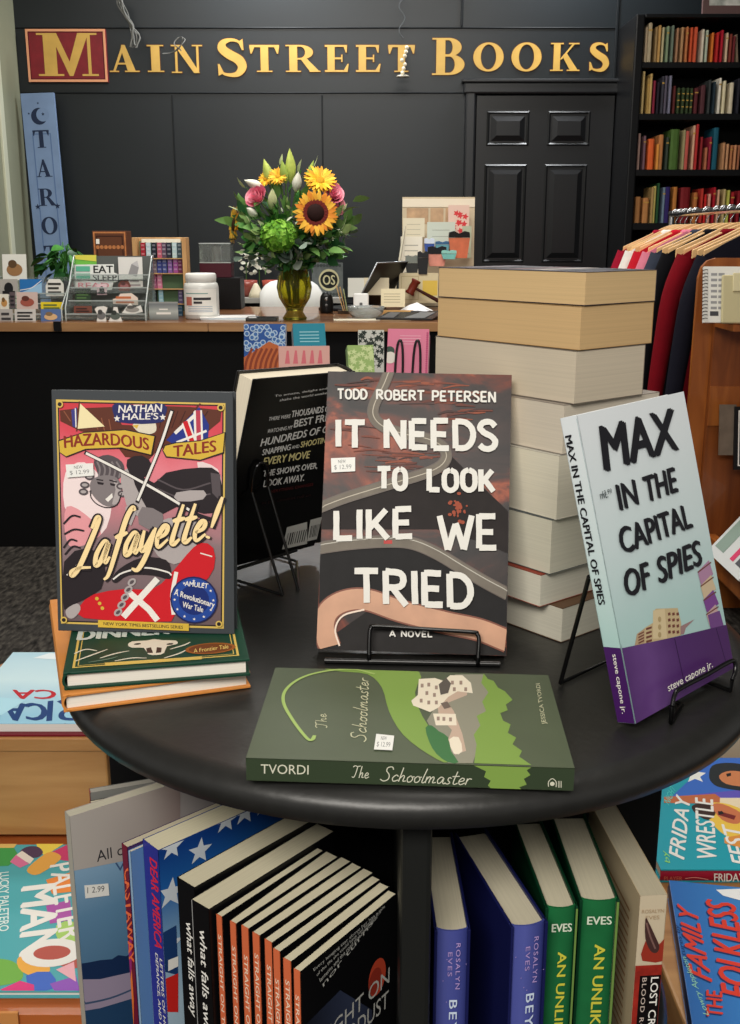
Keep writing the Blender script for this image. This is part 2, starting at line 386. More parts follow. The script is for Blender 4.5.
# ------------------------------------------------------------------ books
def book(label, w, h, t, M, cover, page=(226, 218, 198), hard=False, group=None, name='paperback_book', spine=None, flare=0):
    root = thing(name, label, 'book', M, group)
    c = MB(); sp = spine or cover
    if hard:
        tc, ov = .0024, .0032
        c.box((.0012, 0, 0), (w, tc, h), cover); c.box((.0012, t - tc, 0), (w, t, h), cover)
        n = 8; out = [(.006 - .006 * math.sin(math.pi * i / n) ** .6, t * i / n) for i in range(n + 1)]
        inn = [(p[0] + tc * .8, min(max(p[1], .001), t - .001)) for p in out]
        c.prism(out[::-1] + inn, 0, h, sp, None, True)
        oc = c.build('cover', root, bevel=.0006)
        pb = MB(); pb.box((.004, tc, ov), (w - ov, t - tc, h - ov), pages(page)); pb.build('page_block', root)
    else:
        tc = .0005
        c.box((0, 0, 0), (w, tc, h), cover); c.prism([(0, t - tc), (w, t - tc + flare), (w, t + flare), (0, t)], 0, h, cover); c.box((0, 0, 0), (tc, t, h), sp)
        oc = c.build('cover', root)
        pb = MB(); pb.prism([(tc, tc), (w - .0006, tc), (w - .0006, t - tc + flare), (tc, t - tc)], .0004, h - .0004, pages(page)); pb.build('page_block', root)
    return root, oc
def boards(name, label, cate, u0, v0, u1, v1, Y, mt, lean=0, t=.003, group=None, yaw=0, part=None):
    """thin upright card filling the surveyed rectangle at depth Y; returns (object, Art for its front)"""
    a = ony(u0, v1, Y); b = ony(u1, v1, Y); c = ony(u0, v0, Y)
    w = (b - a).length; h = (c - a).length / max(.2, math.cos(rad(lean)))
    M = TR(*a) @ RZ(yaw) @ RX(-lean)
    mb = MB(); mb.box((0, 0, 0), (w, t, h), mt)
    o = mb.build(name, None, M); tag(o, label, cate, group)
    return o, Art('front', w, h, t, M)
# ================================================================== the room
WY = 6.0
mb = MB(); mb.box((-4, -1.5, -.1), (4, 6.4, 0), noisemat(60, [(.3, (26, 25, 24)), (.5, (58, 55, 52)), (.72, (88, 84, 78))], .95, (1, .35, 1), 6, .3, .1, .3)); struct(mb.build('floor'))
WALLM = m((21, 27, 31), .4, 0, .45, 0, 0, .14, 3)
mb = MB(); mb.box((-4, WY, 0), (4, WY + .1, 3.4), WALLM); struct(mb.build('wall_back'))
TRIM = m((22, 26, 29), .45)
k = 1
def trim(a, b, mt=TRIM, bv=.004):
    global k
    mb = MB(); mb.box(a, b, mt); o = struct(mb.build('trim_%d' % k, bevel=bv)); k += 1; return o
def wx(u, v=60): return ony(u, v, WY).x
def wz(v): return ony(370, v, WY).z
trim((-1.9, WY - .006, wz(28) - .004), (wx(617), WY, wz(28) + .004))
trim((-1.9, WY - .006, wz(93) - .004), (wx(470), WY, wz(93) + .004))
for u in (172, 322): trim((wx(u, 94) - .004, WY - .004, 0), (wx(u, 94) + .004, WY, wz(95)))
trim((wx(462, 10) - .007, WY - .01, wz(27)), (wx(462, 10) + .007, WY, 3.3))
trim((wx(617, 20) - .008, WY - .012, wz(82)), (wx(617, 20) + .008, WY, 3.3))
# left pillar wall
OL = m((136, 138, 116), .6, 0, .3, 0, 0, .06, 4)
mb = MB(); mb.box((-3.2, 4.2, 0), (ony(17, 50, 6.0).x, 6.0, 3.4), OL); struct(mb.build('wall_left', bevel=.006))
WLX = ony(17, 50, 6.0).x; trim((WLX - .01, 5.62, 0), (WLX + .012, 5.68, 3.4), m((196, 198, 176), .5))
mb = MB(); mb.box((-4, -1.5, 2.95), (4, 6.4, 3.05), m((168, 166, 160), .8)); struct(mb.build('ceiling'))
mb = MB(); mb.box((2.35, 2.0, 0), (2.45, 6.0, 3.4), WALLM); struct(mb.build('wall_right'))
# panelled door with its frame
DM = m((24, 25, 27), .33, 0, .5)
x0, x1 = wx(476, 100), wx(614, 100); zt = wz(96)
mb = MB(); mb.box((x0, WY - .03, 0), (x1, WY, zt), DM); dr = struct(mb.build('door_1', bevel=.003))
for (a, b, c, d) in ((487, 529, 112, 146), (548, 590, 112, 146), (486, 528, 165, 262), (547, 589, 165, 262), (486, 528, 285, 400), (547, 589, 285, 400)):
    X0, X1, Z1, Z0 = wx(a, 100), wx(b, 100), wz(c), wz(d); mb = MB()
    def rr(i): return [(X0 + i, Z0 + i), (X1 - i, Z0 + i), (X1 - i, Z1 - i), (X0 + i, Z1 - i)]
    lv = [(-.002, .0301), (.006, .036), (.014, .0302), (.022, .0302), (.05, .043)]
    vs = [(p[0], WY - y, p[1]) for i, y in lv for p in rr(i)]
    fs = [(r * 4 + j, r * 4 + (j + 1) % 4, r * 4 + 4 + (j + 1) % 4, r * 4 + 4 + j) for r in range(4) for j in range(4)] + [(16, 17, 18, 19)]
    mb.add(vs, fs, DM); mb.build('door_panel', dr)
mb = MB(); mb.ball((x0 + .055, WY - .075, .93), .03, m((30, 28, 26), .25, .8), 10); mb.tube([(x0 + .055, WY - .03, .93), (x0 + .055, WY - .07, .93)], .012, m((30, 28, 26), .25, .8)); mb.build('door_knob', dr)
FM = m((29, 31, 34), .36, 0, .5)
for a, b in (((wx(465, 90), 0), (wx(476, 100) - .004, wz(84))), ((wx(614, 100) + .004, 0), (wx(624, 90), wz(84)))):
    trim((a[0], WY - .05, a[1]), (b[0], WY, b[1]), FM, .01)
trim((wx(463, 90), WY - .055, wz(95)), (wx(626, 90), WY, wz(83)), FM, .01)
trim((wx(461, 90), WY - .065, wz(84)), (wx(627, 90), WY, wz(80)), FM, .006)
# shop sign: gilded letters, first capital on a red tile
GOLD = m((202, 162, 78), .45, 0, .5, 0, 0, .1, 12)
GEDGE = m((92, 48, 30), .6)
def wl(ch, u0, v0, u1, v1, label):
    a = ony(u0, v1, WY - .004); b = ony(u1, v0, WY - .004); w, h = b.x - a.x, b.z - a.z
    mb = MB(); adv, P = serif(ch)
    for off, mt, g in ((0, GEDGE, .0025), (.003, GOLD, 0)):
        for ip, p in enumerate(P):
            pts = [(q[0] / adv * w, q[1] * h) for q in p]
            if g:
                c0 = (sum(q[0] for q in pts) / len(pts), sum(q[1] for q in pts) / len(pts))
                pts = [(q[0] + (g if q[0] > c0[0] else -g), q[1] + (g if q[1] > c0[1] else -g)) for q in pts]
            n = len(pts); y = -.002 - off - ip * 4e-5
            mb.add([(q[0], y, q[1]) for q in pts] + [(q[0], 0 if g else -.0022, q[1]) for q in pts], [tuple(range(n))] + [(i, (i + 1) % n, n + (i + 1) % n, n + i) for i in range(n)], mt)
    tag(mb.build('sign_letter', None, TR(a.x, WY - .001, a.z)), label, 'letter', 'gilded letters on the dark wall')
a = ony(29, 82, WY - .02); b = ony(105, 29, WY - .02)
rt = thing('sign_tile', 'square dark red sign tile with a large gold initial letter', 'sign', TR(a.x, WY - .022, a.z)); w, h = b.x - a.x, b.z - a.z
mb = MB(); mb.box((0, 0, 0), (w, .022, h), m((120, 24, 34), .5, 0, .4, 0, 0, .18, 20)); bo = mb.build('board', rt)
A = Art('front', w, h, .02, TR(a.x, WY - .022, a.z)); A.base = .001; A.frame(0, 0, w, h, .012, m((226, 160, 120), .5)); A.frame(.013, .013, w - .013, h - .013, .004, m((80, 14, 24), .5))
A.serifs('M', A.px(39, 76), A.px(39, 33)[1] - A.px(39, 76)[1], GOLD, A.px(99, 76)[0] - A.px(39, 76)[0]); A.done('lettering', bo)
SIGN = [('A', 110, 45, 139, 72), ('I', 148, 45, 163, 72), ('N', 172, 45, 202, 73), ('S', 217, 39, 246, 76), ('T', 250, 45, 279, 72), ('R', 286, 45, 318, 72), ('E', 325, 45, 349, 72), ('E', 356, 45, 381, 72), ('T', 388, 45, 415, 72), ('B', 432, 38, 465, 75), ('O', 473, 43, 504, 71), ('O', 511, 43, 542, 71), ('K', 550, 43, 580, 71), ('S', 588, 43, 610, 71)]
WORD = ['first word after the red tile', 'second word', 'third word']
cnt = {}
for i, (ch, *q) in enumerate(SIGN):
    wd = 0 if i < 3 else 1 if i < 9 else 2
    n = [x[0] for x in SIGN[(0, 3, 9)[wd]:i + 1]].count(ch)
    tot = [x[0] for x in SIGN[(0, 3, 9)[wd]:(3, 9, 14)[wd]]].count(ch)
    order = '' if tot == 1 else ('first ', 'second ')[n - 1]
    wl(ch, *q, '%sgold serif letter %s of the %s on the wall' % (order, ch, ('wall sign beside the red tile', 'middle word of the wall sign', 'last word of the wall sign')[wd]))
# ornaments hanging in front of the wall
def wisp(label, pts, r, mt, name, n=3, spread=.02):
    mb = MB()
    for i in range(n):
        P = []
        for j, (u, v) in enumerate(pts):
            p = ony(u, v, 5.8); P.append(p + Vector((RN.uniform(-1, 1) * spread, RN.uniform(-.02, .02), RN.uniform(-1, 1) * spread * .4)))
        mb.tube(cat(P, 5), r, mt, 5)
    return tag(mb.build(name), label, 'decoration')
GREY = m((112, 112, 108), .6)
wisp('wispy grey feather hanging above the first word of the wall sign', [(116, -12), (121, 2), (127, 14), (131, 26), (136, 36), (134, 47)], .0035, GREY, 'hanging_feather', 8, .02)
wisp('thin curly grey wire ornament above the letter N on the wall', [(163, 54), (172, 52), (180, 46), (184, 39), (178, 37), (174, 44), (181, 50)], .0025, GREY, 'hanging_curled_wire', 2, .004)
c = thing('hanging_crystal_ornament', 'clear crystal ornament hanging on a twisted thread over a gold letter T', 'decoration')
mb = MB(); P = [ony(402 + 3 * math.sin(i * 1.3), -12 + i * 5, 5.85) for i in range(11)]; mb.tube(cat(P, 4), .003, m((84, 88, 90), .5), 5); mb.build('thread', c)
mb = MB(); q = ony(403, 56, 5.85)
for i in range(7): mb.ball(q + Vector((RN.uniform(-.02, .02), 0, -.02 * i + .04)), .011, m((225, 215, 190), .08, 0, .8), 5)
mb.lathe([(0, 0), (.035, .004), (.03, .012), (0, .014)], m((190, 185, 170), .2, .3), 12, TR(q.x, q.y, q.z - .105)); mb.build('crystal', c)
# tall tarot board leaning on the wall
a = ony(39, 280, 5.85); tl = ony(22, 95, 5.93); br = ony(68, 280, 5.85)
tz = wz(95) - .005
lean = 2.2; ln = 1.5; w = ony(55.5, 95, 5.93).x - tl.x
M = TR(tl.x + .055, 5.9, tz) @ RY(-2.6) @ RX(-lean) @ TR(0, 0, -ln)
M = TR(tl.x, 5.9, tz) @ RY(-1.9) @ RX(-lean) @ TR(0, 0, -ln)
rt = thing('wooden_sign', 'tall pale blue wooden sign with dark letters leaning on the wall', 'sign', M)
mb = MB(); mb.box((0, 0, 0), (w, .02, ln), m((118, 142, 178), .6, 0, .3, 0, 0, .1, 9)); bo = mb.build('board', rt, bevel=.002)
A = Art('front', w, ln, .02, M); A.base = .0008; NAVY = m((34, 46, 72), .6); PB = m((92, 118, 160), .6)
A.frame(w * .24, .05, w * .8, ln - .2, .006, PB)
A.disc((w * .5, ln - .115), .042, NAVY); A.disc((w * .5 + .02, ln - .108), .034, m((118, 142, 178), .6))
A.star((w * .62, ln - .105), .01, NAVY); A.star((w * .2, ln - .1), .007, NAVY); A.star((w * .5, ln - .05), .007, NAVY)
for i, ch in enumerate('TAROT'):
    z = ln - .272 - i * .147
    A.serifs(ch, (w * .5 - .043, z), .088, NAVY, .086)
A.star((w * .2, ln - .57), .016, NAVY); A.star((w * .8, ln - .57), .016, NAVY)
A.done('lettering', bo)

# ------------------------------------------------------------------ tall bookcase on the right
BY = 5.62
BK = m((17, 18, 20), .4)
bx0 = ony(633, 120, BY).x; bz = lambda v: ony(690, v, BY).z
t = thing('tall_bookcase', 'tall black bookcase full of old books beside the door', 'bookcase')
mb = MB(); mb.box((bx0 - .015, BY - .01, 0), (bx0 + .03, WY - .01, bz(14)), BK); mb.build('side_panel', t, bevel=.008)
mb = MB(); mb.box((2.26, BY - .01, 0), (2.3, WY - .01, bz(14)), BK); mb.build('side_panel', t, bevel=.004)
mb = MB(); mb.box((bx0 + .03, WY - .03, 0), (2.26, WY - .01, bz(14)), m((8, 8, 9), .7)); mb.build('back_panel', t)
mb = MB(); mb.box((bx0 + .03, BY - .01, bz(18)), (2.26, WY - .03, bz(14)), BK); mb.build('top_panel', t, bevel=.003)
SH = [(62, 68), (113.5, 120), (169.5, 176), (223, 230), (290, 297), (360, 367)]
for a, b in SH:
    mb = MB(); mb.box((bx0 + .03, BY, bz(b)), (2.26, WY - .03, bz(a)), BK); mb.build('shelf', t, bevel=.002)
ROWS = [
 [(230, 240, 110, 'C8B496'), (240, 268, 95, 'B9AA8C'), (272, 283, 110, '967D55'), (284, 297, 105, 'BE965A'), (300, 318, 112, 'BEB48C'), (320, 335, 108, '829678'), (340, 362, 105, '6E7D6E'), (362, 380, 115, 'A57D5F'), (382, 400, 112, 'B48C64'), (402, 418, 110, 'BE784B'), (422, 436, 112, 'C85532'), (437, 462, 112, 'CD5A3C'), (468, 485, 122, 'D7CDB9'), (486, 508, 125, 'B4BEAA'), (512, 530, 135, 'D77832'), (532, 548, 135, 'BE2D2D'), (550, 572, 125, 'B41E32'), (574, 588, 135, 'DCBEA0'), (590, 600, 140, '823C32'), (604, 618, 150, '6E282D'), (622, 642, 140, 'A08C78')],
 [(215, 237, 300, 'C8AF78'), (238, 246, 330, 'AA8C50'), (247, 262, 310, 'BEA064'), (263, 280, 340, '82283C'), (281, 296, 345, '28232D'), (300, 312, 320, '3C3C46'), (313, 326, 318, '5A5564'), (330, 348, 318, '78788C'), (350, 366, 362, '5A2828'), (367, 384, 370, '37462D'), (386, 404, 370, '37462D'), (406, 422, 370, '37462D'), (424, 440, 370, '37462D'), (442, 466, 370, '5A282D'), (468, 498, 358, '553237'), (500, 516, 335, '3C4141'), (518, 534, 345, '23323C'), (540, 556, 328, 'E6E1D2'), (558, 584, 340, 'E1D7B4'), (588, 616, 348, 'D7CDB4'), (620, 645, 330, '282832')],
 [(198, 215, 565, 'AA8C82'), (222, 240, 575, '785A64'), (243, 278, 588, 'DC6432'), (279, 286, 610, 'DC9646'), (288, 318, 570, 'B97D4B'), (320, 330, 580, '3C463C'), (336, 385, 547, '4B6932'), (387, 396, 550, 'A0966E'), (398, 425, 555, 'BE5A50'), (430, 440, 530, 'D2AA8C'), (441, 462, 527, 'B43232'), (464, 482, 580, '8C282D'), (486, 498, 625, 'B46E50'), (500, 516, 580, '96283C'), (518, 555, 540, '1E5A6E'), (558, 572, 605, 'BE8C64'), (574, 590, 610, 'C8966E'), (592, 605, 615, 'B47850'), (607, 622, 615, 'C88C64'), (625, 645, 615, 'AA6E50')],
 [(188, 218, 840, 'A57346'), (220, 252, 845, 'B47D4B'), (253, 263, 800, 'AA8C5A'), (264, 276, 795, 'BEAF64'), (278, 300, 782, '285032'), (303, 312, 800, '6E8296'), (314, 345, 798, '322864'), (348, 376, 798, 'B9783C'), (380, 432, 800, '781E23'), (435, 462, 822, 'B46E3C'), (464, 478, 805, 'BE3C32'), (480, 494, 830, 'C82828'), (496, 510, 828, 'DCA08C'), (515, 532, 800, 'AA1E2D'), (534, 545, 810, 'DCAA8C'), (560, 572, 808, 'BEAA78'), (576, 590, 812, 'BEBE5A'), (592, 618, 820, 'A02328'), (620, 645, 815, '8C1E28')]]
BOT = [264, 482, 720, 952]
def hexc(s): return tuple(int(s[i:i + 2], 16) for i in (0, 2, 4))
CN = {'cream': (225, 215, 190), 'tan': (185, 145, 95), 'brown': (120, 80, 55), 'dark brown': (85, 45, 45), 'orange': (215, 105, 50), 'red': (185, 40, 45), 'dark red': (120, 30, 35), 'green': (75, 105, 50), 'dark green': (45, 70, 45), 'sage green': (130, 150, 120), 'black': (35, 35, 42), 'grey': (100, 100, 115), 'purple': (50, 40, 100), 'teal': (30, 90, 110), 'beige': (190, 175, 140), 'pink': (220, 160, 140), 'mustard': (190, 165, 85)}
def cname(c): return min(CN, key=lambda k: sum((a - b) ** 2 for a, b in zip(CN[k], c)))
def nth(i): return 'first second third fourth fifth sixth seventh eighth ninth tenth eleventh twelfth thirteenth fourteenth fifteenth sixteenth seventeenth eighteenth nineteenth twentieth'.split()[i] if i < 20 else '21st 22nd 23rd 24th'.split()[i - 20]
def shelf_book(name, label, group, x0, x1, y0, z0, z1, c, depth=.16, lean=0, band=None):
    mb = MB(); w, h = x1 - x0, z1 - z0; mt = m(c, .65, 0, .2, 0, 0, .1, 30); bl = min(.006, w * .2)
    poly = [(0, bl), (w * .25, 0), (w * .75, 0), (w, bl), (w, depth), (w - .002, depth), (w - .002, .012), (.002, .012), (.002, depth), (0, depth)]
    mb.prism(poly, 0, h, mt); mb.box((.0022, .0125, .001), (w - .0022, depth - .002, h - .003), m((205, 190, 155), .8))
    if band:
        for f in band: mb.box((-.0003, -.0006, h * f), (w + .0003, .004, h * (f + .04)), m((190, 150, 70), .5))
    o = mb.build(name, None, TR(x0, y0, z0) @ RY(lean)); tag(o, label, 'book', group); return o
RNAME = ['top shelf', 'second shelf', 'third shelf', 'shelf behind the hangers']
for r, row in enumerate(ROWS):
    for i, (a, b, tp, hx) in enumerate(row):
        u0, u1, v0, v1 = 590 + a / 4.267, 590 + b / 4.267, tp / 4.267, BOT[r] / 4.267
        p = ony(u0, v1, BY + .03); q = ony(u1, v0, BY + .03); c = hexc(hx)
        p.x -= (p.z - 1.9) * 0; z0 = bz(SH[r][0]) + .0005
        shelf_book('shelf_book', '%s book, %s from left on the %s of the bookcase' % (cname(c), nth(i), RNAME[r]),
                   'old books on the tall bookcase', p.x + .0012 + (.012 if (r == 0 and i == 20) else 0), max(p.x + .012, q.x - .0012), BY + .02 + RN.uniform(0, .015), z0, z0 + (q.z - p.z), c, .17, -7 if (r == 0 and i == 20) else 0, (.25, .5, .75) if hx == '37462D' else ((.8,) if i % 4 == 1 else None))
# picture standing on the bookcase
a = ony(702, 22, BY + .06); z0 = bz(14) + .001
t = thing('framed_picture', 'framed grey picture standing on top of the tall bookcase', 'picture', TR(a.x, BY + .06, z0) @ RX(-5))
mb = MB(); mb.box((0, 0, 0), (.46, .02, .05), m((96, 74, 72), .5)); mb.box((0, 0, .05), (.03, .02, .36), m((96, 74, 72), .5)); mb.box((.43, 0, .05), (.46, .02, .36), m((96, 74, 72), .5)); mb.box((.03, 0, .33), (.43, .02, .36), m((96, 74, 72), .5)); mb.build('frame', t)
mb = MB(); mb.box((.03, .006, .05), (.43, .018, .33), noisemat(14, [(.3, (120, 126, 120)), (.5, (190, 192, 184)), (.7, (226, 224, 214))], .4)); mb.build('print', t)

# ------------------------------------------------------------------ clothes rail
CHR = m((200, 202, 205), .18, 1)
r0 = ony(668, 208, 4.75); r1 = ony(744, 216, 3.95); r0.x = r1.x = (r0.x + r1.x) / 2; rz = (r0.z + r1.z) / 2; rx = r0.x; r0.z = r1.z = rz
t = thing('clothes_rail', 'chrome garment rail holding shirts on wooden hangers by the bookcase', 'clothes rack')
mb = MB(); mb.tube([r0 + Vector((0, .05, 0)), r1 + Vector((0, -.45, 0))], .014, CHR, 12); mb.build('rail', t)
for y in (r0.y + .04, r1.y - .42):
    mb = MB(); mb.tube([(rx, y, .05), (rx, y, rz)], .013, CHR, 10); mb.build('post', t)
    mb = MB(); mb.tube([(rx - .28, y, .03), (rx + .28, y, .03)], .016, CHR, 10); mb.build('foot', t)
WOODH = m((214, 172, 118), .45, 0, .4, 0, 0, .08, 10)
def hanger(y, label, yaw):
    M = TR(rx, y, rz + .014) @ RZ(yaw); t = thing('wooden_hanger', label, 'hanger', M, 'wooden hangers on the rail')
    mb = MB(); P = [(0, 0, -.075)] + [(.0, 0, -.045)] + [(.0172 * math.cos(a), 0, -.014 + .0172 * math.sin(a)) for a in [rad(-20 + 20 * i) for i in range(11)]]
    mb.tube(P, .0022, CHR, 6); mb.build('hook', t)
    mb = MB(); P = cat([(-.215, .0, -.165), (-.13, 0, -.125), (-.05, 0, -.085), (0, 0, -.072), (.05, 0, -.085), (.13, 0, -.125), (.215, 0, -.165)], 4)
    n = len(P); vs = []; fs = []
    for p in P:
        for dy, dz in ((-.007, -.018), (.007, -.018), (.007, .013), (-.007, .013)): vs.append((p.x, dy, p.z + dz))
    for i in range(n - 1):
        for j in range(4): fs.append((i * 4 + j, i * 4 + (j + 1) % 4, i * 4 + 4 + (j + 1) % 4, i * 4 + 4 + j))
    fs += [(3, 2, 1, 0), (n * 4 - 4, n * 4 - 3, n * 4 - 2, n * 4 - 1)]
    mb.add(vs, fs, WOODH); mb.build('shoulder_bar', t, bevel=.003)
def shirt(y, c, label, yaw, hood=False, drop=.68):
    M = TR(rx, y, rz) @ RZ(yaw); t = thing('sweatshirt', label, 'sweatshirt', M, 'sweatshirts on the rail')
    mt = m(c, .9, 0, .1, 0, 0, .12, 18, .25)
    half = [(.075, -.075), (.15, -.115), (.225, -.16), (.262, -.24), (.285, -.4), (.3, -.62), (.31, -.7), (.255, -.71), (.235, -.55), (.222, -.34), (.205, -.3), (.212, -drop - .02)]
    mb = MB(); d = .026
    body = [(x, z) for x, z in half[:3]] + [(.222, -.28), (.212, -drop - .02)]
    P = body + [(-x, z) for x, z in body[::-1]] + [(-.06, -.085), (0, -.11), (.06, -.085)]
    T = M @ Matrix.Identity(4); S = RX(90)
    mb.prism([(p[0], p[1]) for p in P][::-1], -d, d, mt, S); mb.build('body', t, bevel=.02, seg=3)
    for sgn in (-1, 1):
        mb = MB(); Pt = [(sgn * .2, -.001, -.165), (sgn * .245, -.001, -.3), (sgn * .268, -.001, -.5), (sgn * .285, -.001, -.7)]
        mb.tube(cat(Pt, 4), [.04 - .001 * i for i in range(13)], mt, 10); mb.build('sleeve', t)
    mb = MB(); Pc = [(.085 * math.cos(a), .02 * math.sin(a), -.08 - .025 * math.sin(a) * 0) for a in [2 * math.pi * i / 16 for i in range(16)]]
    mb.tube(Pc, .012, mt, 6, True); mb.build('collar', t)
SHIRTS = [((150, 22, 46), 'dark pink sweatshirt hanging furthest left on the rail'), ((226, 220, 214), 'white sweatshirt hanging second from the left on the rail'), ((186, 28, 44), 'bright red sweatshirt hanging third on the rail'), ((206, 120, 140), 'pale pink sweatshirt peeking out beside the bright red one'), ((52, 58, 72), 'slate grey sweatshirt hanging between pink and black ones'), ((14, 14, 18), 'black sweatshirt hanging in the middle of the rail'), ((112, 12, 24), 'maroon sweatshirt hanging in front of the black one'), ((24, 24, 34), 'navy sweatshirt hanging nearest on the rail beside the wooden rack')]
ys = [4.72, 4.58, 4.43, 4.29, 4.16, 4.0, 3.8, 3.57]
for y, (c, lb) in zip(ys, SHIRTS): shirt(y, c, lb, -8)
for i, y in enumerate(ys + [4.65, 4.5, 4.08, 3.9, 3.7, 3.64]):
    near = sorted(ys + [4.65, 4.5, 4.08, 3.9, 3.7, 3.64], reverse=True).index(y)
    hanger(y, '%s pale wooden hanger from the far end of the chrome rail' % nth(near), -8)
# pale hanging garments low down behind the stack
# ------------------------------------------------------------------ wooden display rack on the right
OAK = woodmat((128, 66, 24), (176, 104, 46), 2.2, (9, 9, 1.2), .35, .2)
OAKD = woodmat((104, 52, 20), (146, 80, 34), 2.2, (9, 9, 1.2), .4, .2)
FY = 3.4
fx = lambda u, v=400: ony(u, v, FY).x; fz = lambda v: ony(715, v, FY).z
X0 = fx(697, 300); ZT = fz(258)
t = thing('display_rack', 'brown wooden display rack with slanted shelves at the right', 'display rack')
pf = [(X0, 0), (1.5, 0), (1.5, ZT), (X0 + .05, ZT), (X0 + .025, ZT - .008), (X0 + .008, ZT - .028), (X0, ZT - .06)]
mb = MB(); mb.prism([(p[0], p[1]) for p in pf], -.02, 0, OAK, TR(0, FY, 0) @ RX(90)); mb.build('end_panel', t, bevel=.004)
mb = MB(); mb.box((X0 + .055, FY - .025, .2), (1.5, FY - .001, fz(318)), OAKD); mb.build('inner_panel', t)
mb = MB(); mb.box((X0 + .055, FY - .032, fz(424)), (1.5, FY - .026, fz(385)), OAK); mb.build('rail_board', t)
mb = MB(); mb.box((X0 + .055, FY - .2, fz(326)), (1.5, FY - .026, fz(320)), OAK); mb.build('shelf', t)
mb = MB(); mb.box((1.5, 2.55, 0), (1.53, FY, ZT), OAKD); mb.build('back_panel', t)
ya, yb = onz(704, 545, .16), onz(746, 600, .1)
lx = ony(704, 537, FY).x
za, zb = .14, .28
mb = MB(); mb.box((lx, 2.6, .16), (lx + .03, FY - .026, .27), OAK); mb.build('front_ledge', t, bevel=.004)
mb = MB(); mb.box((lx + .02, 2.6, .14), (1.5, FY - .026, .16), OAKD); mb.build('bottom_shelf', t)
mb = MB(); mb.prism([(lx + .06, .161), (lx + .08, .161), (1.5, .76), (1.5, .80)], 0, .78, OAKD, TR(0, FY - .027, 0) @ RX(90)); mb.build('slanted_back', t)
# rack contents

def onsurf(u, z, Y): p = ony(u, 300, Y); return Vector((p.x, Y, z))
SZ = fz(320)
M = TR(ony(704, 311, FY - .16).x, FY - .16, SZ + .005) @ RZ(-4) @ RX(-16)
t = thing('spiral_notebook', 'white spiral bound planner leaning on the top ledge of the wooden rack', 'notebook', M)
mb = MB(); mb.box((0, 0, 0), (.19, .012, .17), m((226, 224, 218), .6)); pg = mb.build('cover', t)
A = Art('front', .19, .17, .012); INK = m((70, 70, 74), .6)
for i in range(7):
    for j in range(2): A.rect(.022 + j * .022, .04 + i * .017, .04 + j * .022, .048 + i * .017, m((150, 150, 152), .6))
A.rect(.02, .02, .045, .034, INK); A.done('printed_grid', pg)
mb = MB()
for i in range(15): mb.tube([(.006 + .007 * math.cos(a), .005 + .011 * math.sin(a), .012 + i * .0105) for a in [2 * math.pi * k / 10 for k in range(10)]], .0012, m((60, 60, 64), .3, .8), 5, True)
mb.build('spiral_binding', t)
M = TR(ony(724, 307, FY - .2).x, FY - .19, SZ + .005) @ RZ(-4) @ RX(-14)
t = thing('journal', 'pale olive journal with a flap in front of the spiral planner', 'journal', M)
mb = MB(); mb.box((0, 0, 0), (.12, .014, .145), m((196, 186, 146), .6)); mb.build('cover', t, bevel=.004)
mb = MB(); mb.box((.03, -.004, .095), (.12, -.0005, .15), m((214, 204, 164), .6)); mb.build('flap', t, bevel=.002)
M = TR(ony(735, 457, FY - .12).x, FY - .12, fz(462)) @ RX(-12)
t = thing('wall_calendar', 'black framed print with white edge hanging in the wooden rack', 'print', M)
mb = MB(); mb.box((0, 0, 0), (.2, .01, .2), m((20, 20, 22), .4)); pg = mb.build('backing', t)
A = Art('front', .2, .2, .01); A.frame(.012, .012, .188, .188, .004, WHITE); A.done('white_border', pg)
mb = MB(); mb.box((0, 0, 0), (.05, .012, .16), m((104, 92, 80), .6, 0, .3, 0, 0, .3, 20)); tag(mb.build('greeting_card', None, TR(ony(720, 447, FY - .1).x, FY - .1, fz(449)) @ RX(-10)), 'grey brown card beside the black framed print in the rack', 'card')
mb = MB(); mb.box((0, 0, 0), (.2, .3, .006), m((210, 214, 214), .5)); 
t = thing('magazine', 'pale magazine with a pink stripe lying on the slanted rack shelf', 'magazine', TR(ony(722, 566, 3.12).x, 2.96, .24) @ RY(-50))
pg = mb.build('pages', t); mb = MB(); mb.box((.03, .11, .0065), (.19, .14, .007), m((214, 70, 110), .5)); mb.box((.03, .02, .0065), (.12, .09, .007), m((90, 90, 96), .5)); mb.box((.03, .2, .0065), (.15, .28, .007), m((140, 160, 150), .5)); mb.build('cover_print', pg)

# ================================================================== service counter
CZ, CY0, CY1 = .9, 4.1, 5.05
CW = woodmat((96, 58, 34), (150, 104, 66), 2.5, (.8, 8, 8), .28, .3)
CWL = woodmat((140, 98, 62), (186, 142, 96), 2.5, (.8, 8, 8), .4)
t = thing('service_counter', 'long black shop counter with a brown wooden top', 'counter')
mb = MB(); mb.box((-1.84, CY0 + .03, 0), (.75, CY1 - .02, CZ - .03), m((7, 7, 8), .7, 0, .2)); mb.build('body', t)
mb = MB(); mb.box((-1.845, CY0 + .006, CZ - .03), (.78, CY1, CZ), CW); top = mb.build('wooden_top', t, bevel=.002)
mb = MB()
sx = [-1.845, ony(58, 325, CY0).x, ony(208, 325, CY0).x, .78]
for a, b in zip(sx, sx[1:]): mb.box((a + .0015, CY0, CZ - .032), (b - .0015, CY0 + .0055, CZ + .001), CWL)
mb.build('edge_strip', t)
p = ony(57, 321, CY0 - .008); mb = MB(); mb.box((p.x - .014, CY0 - .012, CZ - .03), (p.x + .014, CY0 - .0005, CZ + .006), BLACKM); mb.build('edge_bracket', t)
